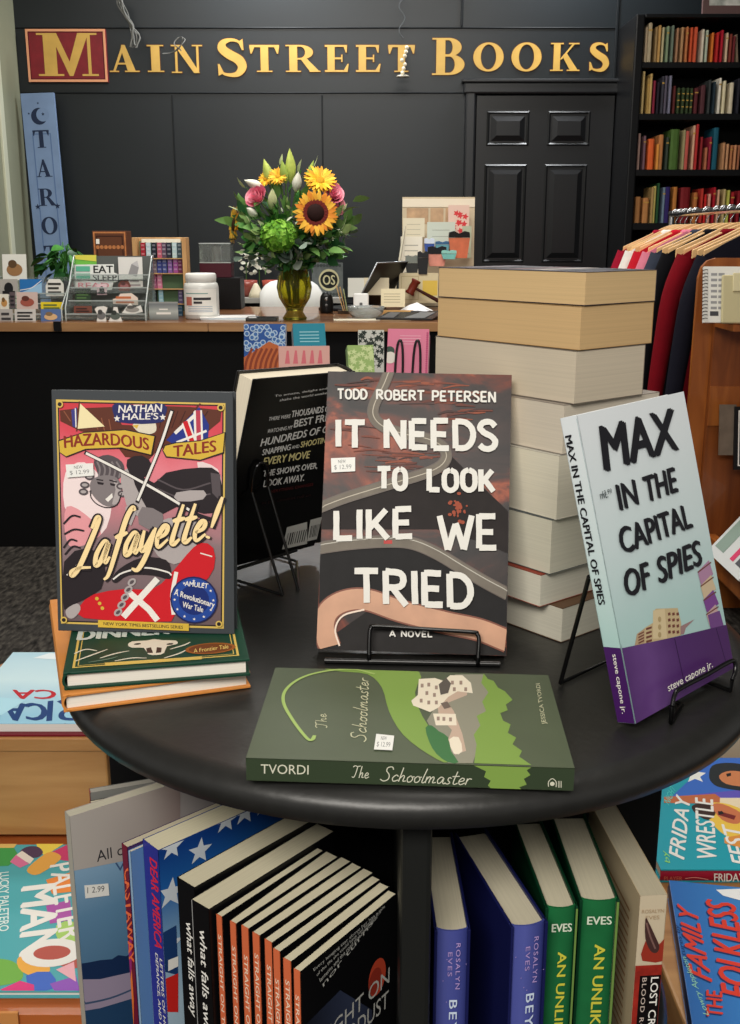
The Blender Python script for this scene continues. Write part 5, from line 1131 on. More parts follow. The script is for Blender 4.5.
# ================================================================== the round table in front
TX, TY, TZ, TRAD = .036, .985, .85, .331
t = round_table('round black revolving book table in the foreground with shelves below', TX, TY, TZ, TRAD)
PAN = m((16, 16, 17), .45)
mb = MB(); mb.box((-.3, -.012, .466), (.262, .012, .8195), PAN); mb.build('divider_panel', t, bevel=.002)
mb = MB(); mb.box((-.0133, -.3, .466), (.0095, -.0125, .8195), m((28, 29, 28), .45)); mb.build('divider_panel', t, bevel=.004)
mb = MB(); mb.box((-.0133, .0125, .466), (.0095, .3, .8195), PAN); mb.build('divider_panel', t, bevel=.002)
mb = MB(); mb.lathe([(0, .445), (.27, .445), (.276, .455), (.27, .465), (0, .465)], BLK, 72); mb.build('shelf_disc', t)
mb = MB(); mb.lathe([(.06, .03), (.06, .4449)], BLK, 24); mb.build('pedestal', t)
mb = MB(); mb.lathe([(0, 0), (.24, 0), (.24, .02), (.07, .03), (0, .03)], BLK, 48); mb.build('base', t)

# ---- books standing in the lower shelves (spines outwards)
FLOOR = .4655
def lower(label, ul, vl, ur, vr, uf, vf, ztop, cov, depth=.14, spine=None, page=(206, 196, 166), hard=False, name='paperback_book', side='r', group=None, yaw=None, t=None, flare=0):
    pl, pr, pf = onz(ul, vl, ztop), onz(ur, vr, ztop), onz(uf, vf, ztop)
    base = pl if side == 'l' else pr
    yaw = math.atan2(pf.y - base.y, pf.x - base.x) if yaw is None else rad(yaw)
    d = Vector((math.cos(yaw), math.sin(yaw), 0)); nrm = Vector((-d.y, d.x, 0))
    th = t or abs((pl - pr).dot(nrm)); org = pr if side != 'l' else pl - nrm * th
    M = TR(org.x, org.y, FLOOR) @ Matrix.Rotation(yaw, 4, 'Z')
    r, c = book(label, depth, ztop - FLOOR, th, M, cov, page, hard, group, name, spine, flare)
    return c, M, depth, ztop - FLOOR, th
def sp_text(A, st, a0, z1, hgt, mt, bold=0, width=None, space=1.0, shear=0):
    """line reading downwards on a spine: baseline at a0 from its left edge, starting at height z1"""
    A.line(st, a0, z1, hgt, mt, -90, bold, width, False, space, shear)
BLKC = m((13, 13, 15), .35)
# rear pair, only their tops in view
c, M, w, h, th = lower('grey topped book standing at the back left of the lower shelf', 86, 788, 90, 793, 150, 780, .7, m((120, 120, 116), .5), .1, m((150, 40, 50), .5), (176, 172, 162), yaw=20, t=.009)
c, M, w, h, th = lower('dark red spined book standing behind the tall foggy blue one', 88, 797, 91, 806, 156, 786, .695, BLKC, .1, m((140, 30, 44), .5), (216, 208, 182), yaw=21.5, t=.0105)
# tall book with a misty blue lake cover
hz = .735
pA, pB = onz(69.5, 817, hz), onz(176, 783, hz); yaw = math.atan2(pB.y - pA.y, pB.x - pA.x)
w, h, th = max(.16, (pB - pA).length), hz - FLOOR, .012
M = TR(pA.x, pA.y, FLOOR) @ Matrix.Rotation(yaw, 4, 'Z')
AOC = gradmat(2, 0, h, [(0, (36, 70, 104)), (.62, (92, 132, 164)), (.8, (128, 162, 190)), (.843, (124, 156, 182)), (.85, (158, 152, 150)), (1, (168, 160, 156))], .35)
r, c = book('tall misty blue lake cover book standing at the left of the lower shelf', w, h, th, M, AOC, (206, 200, 180), False, None, 'paperback_book', m((176, 172, 160), .5))
A = Art('front', w, h, th, M); INKB = m((40, 40, 44), .5)
A.poly([(70, 872), (128, 860), (180, 850), (180, 780), (175, 770), (69, 816)], gradmat(0, 0, w, [(0, (172, 166, 160)), (.45, (164, 154, 148)), (.8, (130, 106, 102)), (1, (90, 66, 66))], .4), True)
A.text('All of', A.px(97, 862), A.px(129, 853), A.px(96, 851), INKB); A.text('Villains', A.px(115, 872), A.px(160, 860), A.px(115, 863), m((60, 84, 120), .5))
A.poly([(75, 966), (90, 962), (100, 960), (112, 959), (118, 955), (126, 956), (140, 948), (140, 974), (100, 979), (76, 982)], m((24, 44, 80), .4), True)
A.poly([(76, 982), (100, 979), (140, 970), (140, 998), (100, 1008), (77, 1014)], m((150, 138, 160), .4), True); A.rib([A.px(77, 1005), A.px(110, 998), A.px(140, 986)], .002, m((60, 80, 110), .4), False, 4); A.poly([(77, 1014), (100, 1008), (140, 996), (140, 1040), (78, 1040)], m((34, 64, 98), .4), True)
A.done('cover_art', c); A = Art('front', w, h, th, M); A.base = .0008
q = [A.px(84, 885), A.px(108, 883), A.px(109, 895), A.px(85, 898)]; A.polys([q], m((226, 226, 220), .5)); A.text('1 2.99', A.px(87, 893), A.px(104, 891), A.px(87, 887), m((80, 80, 84), .5)); A.done('price_sticker', c)
# crimson book with a burning sunset spine
c, M, w, h, th = lower('slim crimson book with an orange flame spine beside the misty blue one', 121.5, 843, 132, 839, 188, 800, .715, m((60, 40, 90), .4), .13, m((112, 20, 46), .4), (206, 196, 170), side='l', yaw=43, t=.0095)
A = Art('spine', w, h, th, M); A.poly([(125, 960), (131, 955), (134, 1000), (134, 1030), (127, 1030)], m((226, 120, 50), .4), True); A.poly([(125, 940), (132, 935), (132, 968), (126, 975)], m((150, 40, 110), .4), True)
A.text('CASTAWAY', A.px(124.5, 869), A.px(128, 962), A.px(131, 868), m((236, 110, 60), .4), .04); A.done('spine_lettering', c)
c, M, w, h, th = lower('thin pale blue book squeezed between crimson and royal blue spines', 128.1, 850.3, 131, 852, 205, 798, .712, m((90, 130, 180), .4), .13, m((150, 180, 206), .4), (216, 208, 186), side='l', yaw=43, t=.0038)
# royal blue starry book
c, M, w, h, th = lower('royal blue starry patterned book with red lettering down the spine', 137.6, 841, 158, 850.5, 249, 810, .72, gradmat(2, .1, .25, [(0, (170, 196, 214)), (.45, (120, 160, 196)), (.75, (34, 96, 168)), (1, (20, 60, 130))], .35), .14, m((46, 48, 140), .4), (222, 214, 184))
A = Art('spine', w, h, th, M); RDX = m((214, 40, 60), .4)
za, zb, zc = A.px(150, 857)[1], A.px(152, 943)[1], A.px(152, 951)[1]
A.line('DEAR AMERICA', th * .42, za, th * .48, RDX, -90, .03, za - zb); A.line('LETTERS OF HOPE, HABIT', th * .68, zc, th * .2, WHITE, -90, .02, .12); A.line('DEFIANCE, AND DEMOCRACY', th * .4, zc + .002, th * .2, WHITE, -90, .02, .13); A.done('spine_lettering', c)
A = Art('front', w, h, th, M)
for u, v, r_ in ((200, 851, .013), (171, 893, .015), (226, 820, .013), (172, 847, .012), (170, 945, .014), (245, 812, .013), (263, 806, .01)): A.star(A.px(u, v), r_, m((206, 214, 222), .4), False, 80)
A.poly([(158, 935), (176, 925), (178, 975), (159, 975)], m((30, 60, 110), .4), True); A.poly([(159, 982), (178, 973), (178, 1012), (160, 1016)], m((206, 40, 36), .4), True); A.poly([(168, 960), (178, 956), (178, 966), (168, 971)], WHITE, True); A.done('cover_art', c)
# two black "falls" books
for i, (ul, vl, ur, vr, uf, vf, lb, zt) in enumerate(((177, 877, 196, 887, 319, 827.5, 'rear black paperback with white italic spine title on the lower shelf', .71), (191, 899, 215.4, 910, 332, 844, 'front black paperback with white italic spine title beside the orange spines', .705))):
    c, M, w, h, th = lower(lb, ul, vl, ur, vr, uf, vf, zt, BLKC, .15, None, (214, 206, 178), yaw=(48.5, 50)[i], t=(.0224, .0215)[i], side='l')
    A = Art('spine', w, h, th, M)
    if i: A.line('what falls away', th * .3, h - .022, th * .5, WHITE, -90, .01, .105, False, 1, .15); A.rect(.0008, 0, .0016, h, m((160, 160, 160), .4))
    else: A.line('what falls away', th * .3, h - .036, th * .48, WHITE, -90, .01, .092, False, 1, .15); A.line('eats', th * .45, h - .142, th * .3, WHITE, -90)
    A.done('spine_lettering', c)
# row of orange-spined paperbacks
ORS = m((206, 104, 66), .45)
ST = [(216, 913.5, 222, 917, 326, 849), (230, 920, 236, 924, 341, 856), (242, 924, 248.5, 929, 356, 861), (253, 931, 259.5, 936, 366, 868), (265, 938, 272, 943, 376, 876), (273, 947.6, 280, 952, 381, 880), (283.5, 957, 291, 962, 384, 884), (292.6, 968.7, 300.4, 972, 392, 884)]
for i, (ul, vl, ur, vr, uf, vf) in enumerate(ST):
    c, M, w, h, th = lower('%s orange spined black paperback from the left in the lower shelf row' % nth(i), ul, vl, ur, vr, uf, vf, .7 - .0006 * i, BLKC, .122, ORS, (216, 208, 180), yaw=(50.8, 50.2, 49.7, 49.6, 49.9, 50.5, 51.5, 52.7)[i], flare=(.0004, .0068, .003, .003, .0027, .0015, .0022, .0017)[i])
    A = Art('spine', w, h, th, M); A.line('STRAIGHT ON TO STARDUST', th * .28, h - .018 - .004 * (i % 3), th * .5, m((240, 214, 190), .45), -90, .02, .15); A.done('spine_lettering', c)
    if i == 7:
        A = Art('front', w, h, th, M)
        A.poly([(306, 1024), (340, 990), (372, 1010), (372, 1040), (306, 1040)], gradmat(0, 0, w, [(0, (14, 16, 24)), (.5, (52, 60, 84)), (1, (20, 20, 26))], .4), True)
        A.disc(A.px(377, 977), .012, m((190, 70, 46), .45), .017); A.disc(A.px(375, 981), .009, m((150, 50, 36), .45), .012)
        GL_ = m((190, 190, 184), .45)
        for j in range(4): A.text(('Every longing star above her has a tale', 'of the life she could have had beyond the', 'lanterns and the road that never ends', 'nor turns')[j], A.px(314 + 3 * j, 972 + 5 * j), A.px(385 - j * 4, 908 + 5 * j), A.px(313 + 3 * j, 968.5 + 5 * j), GL_)
        A.text('STRAIGHT ON', A.px(290, 1080), A.px(389, 982), A.px(290, 1063), GL_); A.text('TO STARDUST', A.px(300, 1090), A.px(388, 1006), A.px(300, 1072), GL_); A.done('cover_art', c)
# right compartment: two blue, two green hardcovers and a cream paperback
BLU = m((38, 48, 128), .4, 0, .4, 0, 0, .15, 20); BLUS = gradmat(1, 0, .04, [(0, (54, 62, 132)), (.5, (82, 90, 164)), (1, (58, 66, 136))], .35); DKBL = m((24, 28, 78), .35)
for i, (ul, vl, ur, vr, uf, vf, lb) in enumerate(((429.5, 934, 471, 931, 446, 830, 'first blue hardcover right of the black shelf divider'), (512, 928.7, 552, 927, 464, 833, 'second blue hardcover leaning beside the green ones'))):
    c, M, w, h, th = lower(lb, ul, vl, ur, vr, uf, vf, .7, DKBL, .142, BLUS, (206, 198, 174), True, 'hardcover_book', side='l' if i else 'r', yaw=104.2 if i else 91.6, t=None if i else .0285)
    A = Art('spine', w, h, th, M); A.base = .0012
    LV = m((176, 150, 206), .4)
    A.line('ROSALYN', th * .6, h - .01, th * .12, LV, -90, .01, .042, False, 1.2); A.line('EVES', th * .38, h - .018, th * .12, LV, -90, .01, .022, False, 1.2)
    A.line('BEYOND', th * .44, h - .062, th * .22, m((206, 220, 240), .4), -90, .02, .075, False, 1.2)
    for j in range(14): A.disc((RN.uniform(.1, .9) * th, h - RN.uniform(.02, .12)), .0004, LV)
    A.done('spine_lettering', c)
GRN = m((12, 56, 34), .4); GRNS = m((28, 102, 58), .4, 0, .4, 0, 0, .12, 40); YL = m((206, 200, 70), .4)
for i, (ul, vl, ur, vr, uf, vf, lb) in enumerate(((546, 909, 579, 907.6, 542, 820, 'green hardcover partly hidden behind the second blue one'), (580, 901, 620.6, 901, 587, 818, 'green hardcover beside the cream spined paperback'))):
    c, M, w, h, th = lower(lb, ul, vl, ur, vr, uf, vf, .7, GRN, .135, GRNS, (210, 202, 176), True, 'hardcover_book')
    A = Art('spine', w, h, th, M); A.base = .0012
    A.text('EVES', (th * .2, h - .021), (th * .8, h - .021), (th * .2, h - .0135), m((216, 226, 206), .4), .03); A.line('AN UNLIKELY', th * .42, h - .04, th * .26, YL, -90, .04, .105); A.rect(th * .9, 0, th * .96, h, m((110, 140, 70), .4)); A.done('spine_lettering', c)
CR = m((206, 186, 150), .5, 0, .3, 0, 0, .05, 20)
c, M, w, h, th = lower('cream paperback with crow feather and red spine at the right end of the shelf', 640, 896, 669.5, 898, 592, 806, .7, CR, .15, m((200, 186, 160), .5), (200, 190, 164), side='l')
A = Art('spine', w, h, th, M); A.base = .001
A.text('ROSALYN', (th * .1, h - .016), (th * .9, h - .016), (th * .1, h - .0125), m((176, 150, 120), .5)); A.text('EVES', (th * .25, h - .022), (th * .75, h - .022), (th * .25, h - .0185), m((176, 150, 120), .5))
A.rect(0, 0, th, h - .066, m((130, 36, 28), .45, 0, .3, 0, 0, .5, 120)); A.poly([(643, 946), (648, 938), (656, 946), (664, 938), (667, 946), (668, 960), (642, 960)], m((150, 50, 36), .45), True, 2)
A.poly([(645, 918), (648, 921), (655, 936), (659, 946), (656, 952), (650, 950), (645, 938)], m((70, 46, 44), .45), True, 3); A.rib([A.px(646, 922), A.px(650, 936), A.px(655, 948)], .0015, m((120, 90, 84), .45), False, 3)
A.rect(th * .2, 0, th * .98, h - .076, m((16, 12, 14), .45)); A.line('LOST CROW CONSPIRACY', th * .62, h - .078, th * .28, WHITE, -90, .02, .15); A.line('BLOOD ROSE REBELLION', th * .3, h - .078, th * .16, m((206, 190, 180), .45), -90, .01, .12, False, 1.2); A.done('spine_lettering', c)
A = Art('back', w, h, th, M); BRT = m((160, 120, 80), .5)
for j in range(16): A.rect(w * .12, h - .03 - .008 * j, w * .86, h - .0275 - .008 * j, BRT)
A.done('back_print', c)
# ------------------------------------------------------------------ books on the round table
def Zm(ox, oy, s): return lambda *p: [(ox + x / s, oy + y / s) for x, y in p]
def sticker_on(cover, face, w, h, t, M, quad, off=.0011):
    A = Art(face, w, h, t, M); A.base = off; q = [A.px(*p) for p in quad]; A.polys([q], m((226, 226, 222), .5))
    a, b, c = q[3], q[2], q[0]; L_ = lambda p, r: (a[0] + (b[0] - a[0]) * p + (c[0] - a[0]) * r, a[1] + (b[1] - a[1]) * p + (c[1] - a[1]) * r)
    A.text('NEW', L_(.3, .62), L_(.62, .62), L_(.3, .85), m((90, 90, 92), .5)); A.text('$ 12.99', L_(.12, .15), L_(.85, .15), L_(.12, .5), m((130, 130, 132), .5)); A.done('price_sticker', cover)
# orange and green hardcovers under the comic
M = flatM(-.2491, .7891, .8505 + .0155, 18.59)
OR_ = m((206, 134, 66), .45); CRW = (232, 226, 214)
book('orange hardcover at the bottom of the pair under the propped comic', .1553, .244, .0155, M, OR_, CRW, True, None, 'hardcover_book')
w, h, th = .1522, .172, .0155
M = flatM(-.2499, .7972, .8665 + th, 11.34); DG = m((22, 62, 46), .4)
r, c = book('dark green hardcover with a skull cover lying under the propped comic', w, h, th, M, DG, CRW, True, None, 'hardcover_book')
A = Art('front', w, h, th, M); Z = Zm(45, 500, 3.442); GOL = m((206, 176, 90), .45); P1 = lambda x, y: A.px(45 + x / 3.442, 500 + y / 3.442)
A.frame(.008, .008, w - .008, h - .008, .002, GOL); A.frame(.012, .012, w - .012, h - .012, .0008, GOL)
BONE = m((214, 208, 190), .45); GRG = m((96, 120, 104), .45)
for q in (((100, 530), (140, 515), (180, 520)), ((105, 555), (160, 535), (215, 515)), ((190, 545), (240, 530), (290, 520)), ((240, 555), (300, 545), (350, 545)), ((410, 545), (460, 530), (490, 515)), ((150, 560), (220, 548), (250, 540)), ((430, 515), (480, 500), (500, 490))):
    A.rib([P1(*p) for p in q], .0022, RN.choice([BONE, GRG]), False, 4, taper=True)
A.poly(Z((285, 500), (300, 488), (350, 485), (375, 480), (405, 484), (450, 485), (455, 497), (420, 505), (410, 528), (385, 535), (355, 532), (340, 510), (300, 510)), BONE, True, 2)
for x in (318, 430): A.disc(P1(x, 497), .003, m((40, 40, 36), .5), .002)
A.poly(Z((348, 512), (365, 508), (372, 528), (352, 528)), m((60, 46, 40), .5), True); A.poly(Z((385, 508), (402, 510), (400, 526), (382, 528)), m((60, 46, 40), .5), True)
A.disc(P1(570, 512), .0215, m((150, 84, 30), .45), .0125); A.disc(P1(570, 512), .0185, m((110, 60, 24), .45), .0105); A.text('A Frontier Tale', P1(512, 528), P1(632, 512), P1(512, 514), m((226, 196, 110), .45))
A.text('DINNER', P1(112, 484), P1(425, 462), P1(120, 452), m((196, 204, 196), .45), .05); A.poly(Z((205, 562), (540, 540), (540, 550), (208, 573)), GOL, True); A.done('cover_art', c)

# the comic standing on them
w, h, th = .1594, .2135, .017
M = TR(-.2795, .8881, .8835) @ EU(-7, .4, -2.2)
r, c = book('charcoal bordered comic hardcover with crossed swords cover propped upright', w, h, th, M, m((62, 66, 70), .4), (236, 232, 224), True, None, 'hardcover_book')
A = Art('front', w, h, th, M); P2 = lambda x, y: A.px(40 + x / 2.927, 370 + y / 2.927); Z = Zm(40, 370, 2.927)
BK_ = m((40, 34, 38), .45); GR1 = m((124, 116, 118), .45); GR2 = m((168, 160, 160), .45); GR3 = m((84, 76, 80), .45); RED = m((196, 30, 40), .45); CRE = m((240, 214, 160), .45); BRW = m((92, 48, 36), .45); WH = m((226, 222, 216), .45); YB = m((206, 172, 64), .45)
A.poly(Z((47, 86), (543, 97), (538, 757), (62, 742)), GOL, True); A.poly(Z((52, 92), (538, 102), (533, 751), (66, 737)), BK_, True)
A.poly(Z((56, 96), (534, 106), (529, 747), (70, 733)), gradmat(2, 0, h, [(0, (92, 74, 78)), (.42, (132, 112, 116)), (.62, (206, 126, 136)), (.72, (220, 124, 136)), (.88, (206, 70, 84)), (1, (196, 56, 66))], .4, .02, 40), True)
def pz(mt, sm, *pts): A.poly(Z(*pts), mt, True, sm)
pz(m((232, 214, 214), .45), 3, (75, 300), (130, 270), (190, 330), (210, 400), (180, 480), (110, 440), (72, 400)); pz(m((220, 150, 156), .45), 3, (78, 400), (130, 420), (180, 480), (100, 520), (74, 480))
pz(m((226, 206, 206), .45), 3, (460, 270), (520, 290), (530, 350), (490, 340))
# eagle with spread wings
pz(BRW, 0, (58, 118), (110, 112), (215, 108), (240, 160), (330, 165), (345, 105), (440, 108), (532, 118), (528, 150), (480, 190), (420, 220), (350, 230), (320, 262), (250, 255), (200, 190), (120, 180), (60, 150))
for i in range(7): A.rib([P2(70 + 22 * i, 120 + 4 * i), P2(90 + 20 * i, 150 + 6 * i)], .0008, m((140, 84, 60), .45)); A.rib([P2(360 + 22 * i, 120), P2(350 + 18 * i, 170)], .0008, m((60, 30, 26), .45))
pz(m((214, 206, 186), .45), 3, (272, 160), (300, 143), (335, 150), (340, 178), (318, 188), (290, 182)); pz(YB, 0, (270, 162), (290, 160), (284, 172))
# flags and shield
pz(m((230, 216, 170), .45), 0, (118, 98), (190, 165), (110, 172)); pz(m((60, 60, 130), .45), 0, (92, 118), (108, 108), (110, 170), (96, 165)); A.rib([P2(104, 112), P2(106, 168)], .001, WH); A.rib([P2(116, 92), P2(108, 180)], .0012, BRW)
FB = m((36, 50, 130), .45)
pz(FB, 0, (370, 205), (466, 108), (495, 160), (492, 205), (470, 228), (400, 222))
A.rib([P2(395, 185), P2(462, 125)], .003, WH); A.rib([P2(425, 150), P2(450, 222)], .0072, WH); A.rib([P2(462, 118), P2(466, 226)], .0075, WH); A.rib([P2(425, 150), P2(450, 222)], .0042, RED); A.rib([P2(463, 118), P2(466, 226)], .004, m((180, 60, 80), .45)); A.rib([P2(400, 212), P2(488, 178)], .002, WH)
A.rib([P2(352, 220), P2(470, 98)], .0013, BRW)
pz(m((40, 44, 96), .45), 2, (212, 105), (235, 96), (290, 104), (345, 96), (372, 108), (366, 135), (358, 152), (300, 158), (226, 152), (218, 135))
A.text("NATHAN", P2(230, 125), P2(356, 122), P2(232, 103), WH, .03); A.text("HALE'S", P2(242, 146), P2(346, 144), P2(243, 127), WH, .03); A.star(P2(226, 142), .003, WH); A.star(P2(360, 138), .003, WH)
# figure: hair, face, coat
pz(GR3, 3, (160, 262), (200, 248), (240, 268), (246, 300), (215, 330), (180, 320), (165, 290)); 
for i in range(5): A.rib([P2(168 + 14 * i, 268), P2(176 + 15 * i, 290), P2(172 + 15 * i, 315)], .0016, GR1, False, 4)
pz(GR1, 3, (152, 322), (185, 308), (225, 315), (240, 350), (228, 392), (195, 398), (165, 378), (148, 350)); pz(GR2, 3, (215, 320), (238, 345), (230, 385), (212, 392), (222, 350))
pz(WH, 0, (192, 378), (212, 360), (214, 372), (200, 386)); A.rib([P2(166, 320), P2(186, 323)], .0012, BK_); pz(GR1, 0, (158, 338), (144, 356), (156, 364)); pz(BK_, 0, (168, 326), (188, 330), (186, 336), (170, 334)); pz(BK_, 0, (206, 330), (222, 334), (219, 340), (207, 337)); A.rib([P2(204, 322), P2(226, 328)], .0012, BK_)
for x_, y_ in ((238, 340), (242, 362), (132, 336), (128, 356), (146, 312)): A.disc(P2(x_, y_), .0042, GR3, .003); A.disc(P2(x_, y_), .0026, GR2, .0014)
A.rib([P2(150, 352), P2(150, 372), P2(168, 392), P2(196, 402), P2(226, 394), P2(240, 360)], .0009, BK_, False, 4)
pz(GR2, 2, (238, 300), (275, 290), (296, 330), (330, 400), (345, 440), (270, 420), (245, 360)); pz(BK_, 2, (270, 300), (335, 330), (370, 300), (470, 285), (525, 300), (532, 400), (480, 420), (400, 400), (340, 430), (300, 380))
A.rib([P2(345, 320), P2(420, 350), P2(500, 330)], .0014, GR3, False, 4); A.rib([P2(340, 345), P2(420, 375), P2(500, 362)], .0012, GR3, False, 4); pz(GR2, 2, (400, 358), (480, 352), (478, 378), (405, 384)); pz(GR3, 0, (500, 300), (528, 305), (530, 385), (505, 360))
pz(BK_, 2, (256, 262), (300, 250), (330, 280), (300, 318), (262, 300))
pz(GR2, 2, (330, 450), (430, 430), (480, 470), (420, 560), (370, 560), (330, 520)); pz(GR1, 2, (300, 400), (360, 420), (350, 470), (290, 450))
for q in ((70, 450, 120, 430), (72, 480, 130, 470), (70, 520, 110, 500), (74, 540, 120, 520)): A.rib([P2(q[0], q[1]), P2((q[0] + q[2]) / 2, q[3] - 4), P2(q[2], q[3])], .0016, BK_, False, 4)
pz(BK_, 2, (72, 560), (140, 520), (190, 560), (180, 640), (110, 680), (72, 700)); A.rib([P2(80, 600), P2(100, 575), P2(130, 562)], .001, WH, False, 4)
# red coat, belts and black hat in the foreground
pz(RED, 2, (118, 690), (160, 655), (250, 640), (330, 640), (380, 600), (430, 540), (470, 505), (508, 520), (510, 580), (470, 630), (400, 660), (385, 735), (130, 725))
pz(BK_, 3, (212, 612), (235, 580), (300, 548), (370, 555), (385, 590), (380, 612), (330, 600), (260, 600), (225, 622)); A.rib([P2(215, 612), P2(245, 592), P2(310, 578), P2(372, 590), P2(386, 600)], .0014, WH, False, 4)
A.rib([P2(345, 610), P2(300, 660), P2(245, 722)], .0055, WH); A.rib([P2(262, 650), P2(320, 700), P2(345, 732)], .0055, WH); A.rib([P2(400, 590), P2(388, 660), P2(392, 715)], .0035, WH, False, 4)
for i in range(5): A.disc(P2(270 - 10 * i, 620 + 22 * i), .0042, GR2, .003, rot=40); A.disc(P2(270 - 10 * i, 620 + 22 * i), .0024, GR3, .0014, rot=40)
pz(GR2, 3, (78, 700), (110, 682), (120, 700), (100, 725), (82, 722)); 
for i in range(3): A.disc(P2(168 + 8 * i, 668 + 14 * i), .0016, YB)
A.rib([P2(470, 535), P2(505, 545)], .001, WH)
# sabres
A.rib([P2(132, 240), P2(230, 290), P2(340, 350), P2(445, 415), P2(512, 440)], .0034, BK_, False, 4); A.rib([P2(136, 243), P2(230, 290), P2(340, 350), P2(440, 410)], .0022, WH, False, 4)
A.rib([P2(388, 116), P2(350, 230), P2(285, 388)], .0034, BK_, False, 4); A.rib([P2(387, 120), P2(350, 230), P2(287, 382)], .0022, WH, False, 4); pz(GR2, 0, (252, 400), (280, 385), (290, 400), (268, 455), (250, 440))
# banners
for (ol, mt, g) in ((0, BK_, 3), (1, YB, 0)):
    pz(mt, 0, (58 - g, 208 - g), (130, 184 - g), (250, 176 - g), (336 + g, 194 - g), (326 + g, 247 + g), (240, 226 + g), (135, 230 + g), (78, 252 + g), (60 - g, 240)); pz(mt, 0, (368 - g, 222 - g), (400, 214 - g), (470, 208 - g), (541 + g, 184 - g), (536 + g, 240 + g), (470, 262 + g), (372 - g, 252 + g), (362 - g, 235))
BRR = m((130, 46, 34), .45)
A.text('HAZARDOUS', P2(74, 228), P2(320, 230), P2(72, 193), BRR, .04, warp=lambda p, q: (p, q + .32 * math.sin(p * math.pi) - .12 * p)); A.text('TALES', P2(392, 255), P2(516, 238), P2(392, 222), BRR, .04)
# blue roundel and strip
A.disc(P2(452, 672), .0212, m((30, 36, 84), .45)); A.disc(P2(452, 672), .0198, m((36, 70, 150), .45)); A.disc(P2(452, 672), .0135, m((26, 44, 110), .45))
for i in range(12): A.star((P2(452, 672)[0] + .0172 * math.cos(rad(30 * i)), P2(452, 672)[1] + .0172 * math.sin(rad(30 * i))), .0014, WH)
A.text('A Revolutionary', P2(393, 662), P2(510, 700), P2(396, 640), WH, .02); A.text('War Tale', P2(418, 692), P2(478, 708), P2(420, 676), WH, .02); A.text('AMULET', P2(425, 630), P2(492, 638), P2(427, 616), WH, .03)
pz(YB, 0, (172, 730), (437, 741), (437, 762), (172, 751)); A.text('NEW YORK TIMES BESTSELLING SERIES', P2(188, 745), P2(420, 756), P2(188, 736), BK_, .02)
for p in ((60, 100), (530, 110), (525, 742), (72, 730)): A.disc(P2(*p), .003, GOL); A.disc(P2(*p), .0018, BK_)
A.done('cover_art', c)
A = Art('front', w, h, th, M); A.base = .0023
wp = lambda p, q: (p, q * (1 - .3 * p) + .12 * math.sin(p * 3.1))
a_, b_, c_ = P2(92, 602), P2(512, 492), P2(128, 440)
A.strokes('Lafayette!', SCRIPT, a_, b_, c_, .0066, BK_, taper=False, gap=.02, warp=wp); A.strokes('Lafayette!', SCRIPT, a_, b_, c_, .0044, CRE, taper=True, gap=.02, warp=wp); A.done('title_lettering', c)
sticker_on(c, 'front', w, h, th, M, Z((78, 276), (158, 272), (160, 308), (82, 314)), .0028)
# wire prop behind the comic
t = thing('wire_book_stand', 'black wire prop hidden behind the crossed swords comic', 'book stand')
for x in (.3, .7):
    mb = MB(); p0 = M @ Vector((w * x, th + .003, h * .55)); p1 = M @ Vector((w * x, th + .003, .004)); p2 = Vector((p0.x, p0.y + .05, .8835)); mb.tube([p2, p0, p1], .0018, WIRE, 6); mb.build('prop_leg', t)

# desert road novel
w, h, th = .1724, .2601, .02
M = TR(-.0491, .9044, .8594) @ EU(-21.99, .63, -3.99)
DES = noisemat(13, [(.36, (30, 26, 28)), (.47, (50, 38, 37)), (.55, (98, 46, 34)), (.61, (148, 72, 46)), (.67, (66, 40, 36)), (.8, (36, 30, 31))], .34, (1, 1, 1.5), 9, 1.2, .15)
r, c = book('dark paperback with winding desert road cover on a wire stand', w, h, th, M, DES, (226, 220, 204), spine=m((40, 34, 34), .4))
A = Art('front', w, h, th, M); P3 = lambda x, y: A.px(310 + x / 3.305, 360 + y / 3.305); Z = Zm(310, 360, 3.305)
GRD = m((31, 30, 31), .5, 0, .12, 0, 0, .2, 60); RDG = m((114, 107, 98), .5, 0, .12, 0, 0, .12, 60); RDE = m((92, 82, 76), .4); TANR = m((188, 142, 114), .4, 0, .3, 0, 0, .12, 40); TANE = m((120, 70, 54), .4)
A.poly(Z((34, 600), (140, 590), (260, 590), (345, 600), (430, 640), (650, 770), (650, 880), (450, 850), (300, 810), (150, 770), (60, 800), (28, 860)), GRD, True); A.poly(Z((36, 480), (150, 430), (300, 395), (420, 360), (470, 320), (540, 390), (655, 500), (655, 640), (560, 600), (420, 560), (34, 560)), m((36, 31, 31), .5, 0, .12, 0, 0, .25, 50), True)
A.poly(Z((90, 900), (190, 830), (300, 850), (560, 920), (655, 950), (655, 985), (30, 960)), m((36, 34, 34), .5, 0, .12, 0, 0, .2, 60), True)
for cx_d, cy_d, rx_d, ry_d, n_d in ((440, 110, 130, 44, 26), (300, 340, 120, 34, 22), (520, 170, 70, 26, 10), (150, 250, 60, 50, 8), (180, 70, 50, 24, 6)):
    for i in range(n_d):
        x, y = cx_d + RN.uniform(-1, 1) * rx_d, cy_d + RN.uniform(-1, 1) * ry_d; l_ = RN.uniform(20, 60)
        A.rib([P3(x - l_, y + RN.uniform(-4, 10)), P3(x, y), P3(x + l_, y + RN.uniform(-4, 8))], RN.uniform(.0008, .0026), m(RN.choice([(112, 54, 38), (90, 44, 34), (136, 68, 44), (62, 37, 34)]), .45), False, 3, taper=True)
for i in range(26): A.disc(P3(490 + RN.gauss(0, 14), 495 + RN.gauss(0, 24)), RN.uniform(.0008, .002), m((150, 66, 40), .5), RN.uniform(.0008, .002))
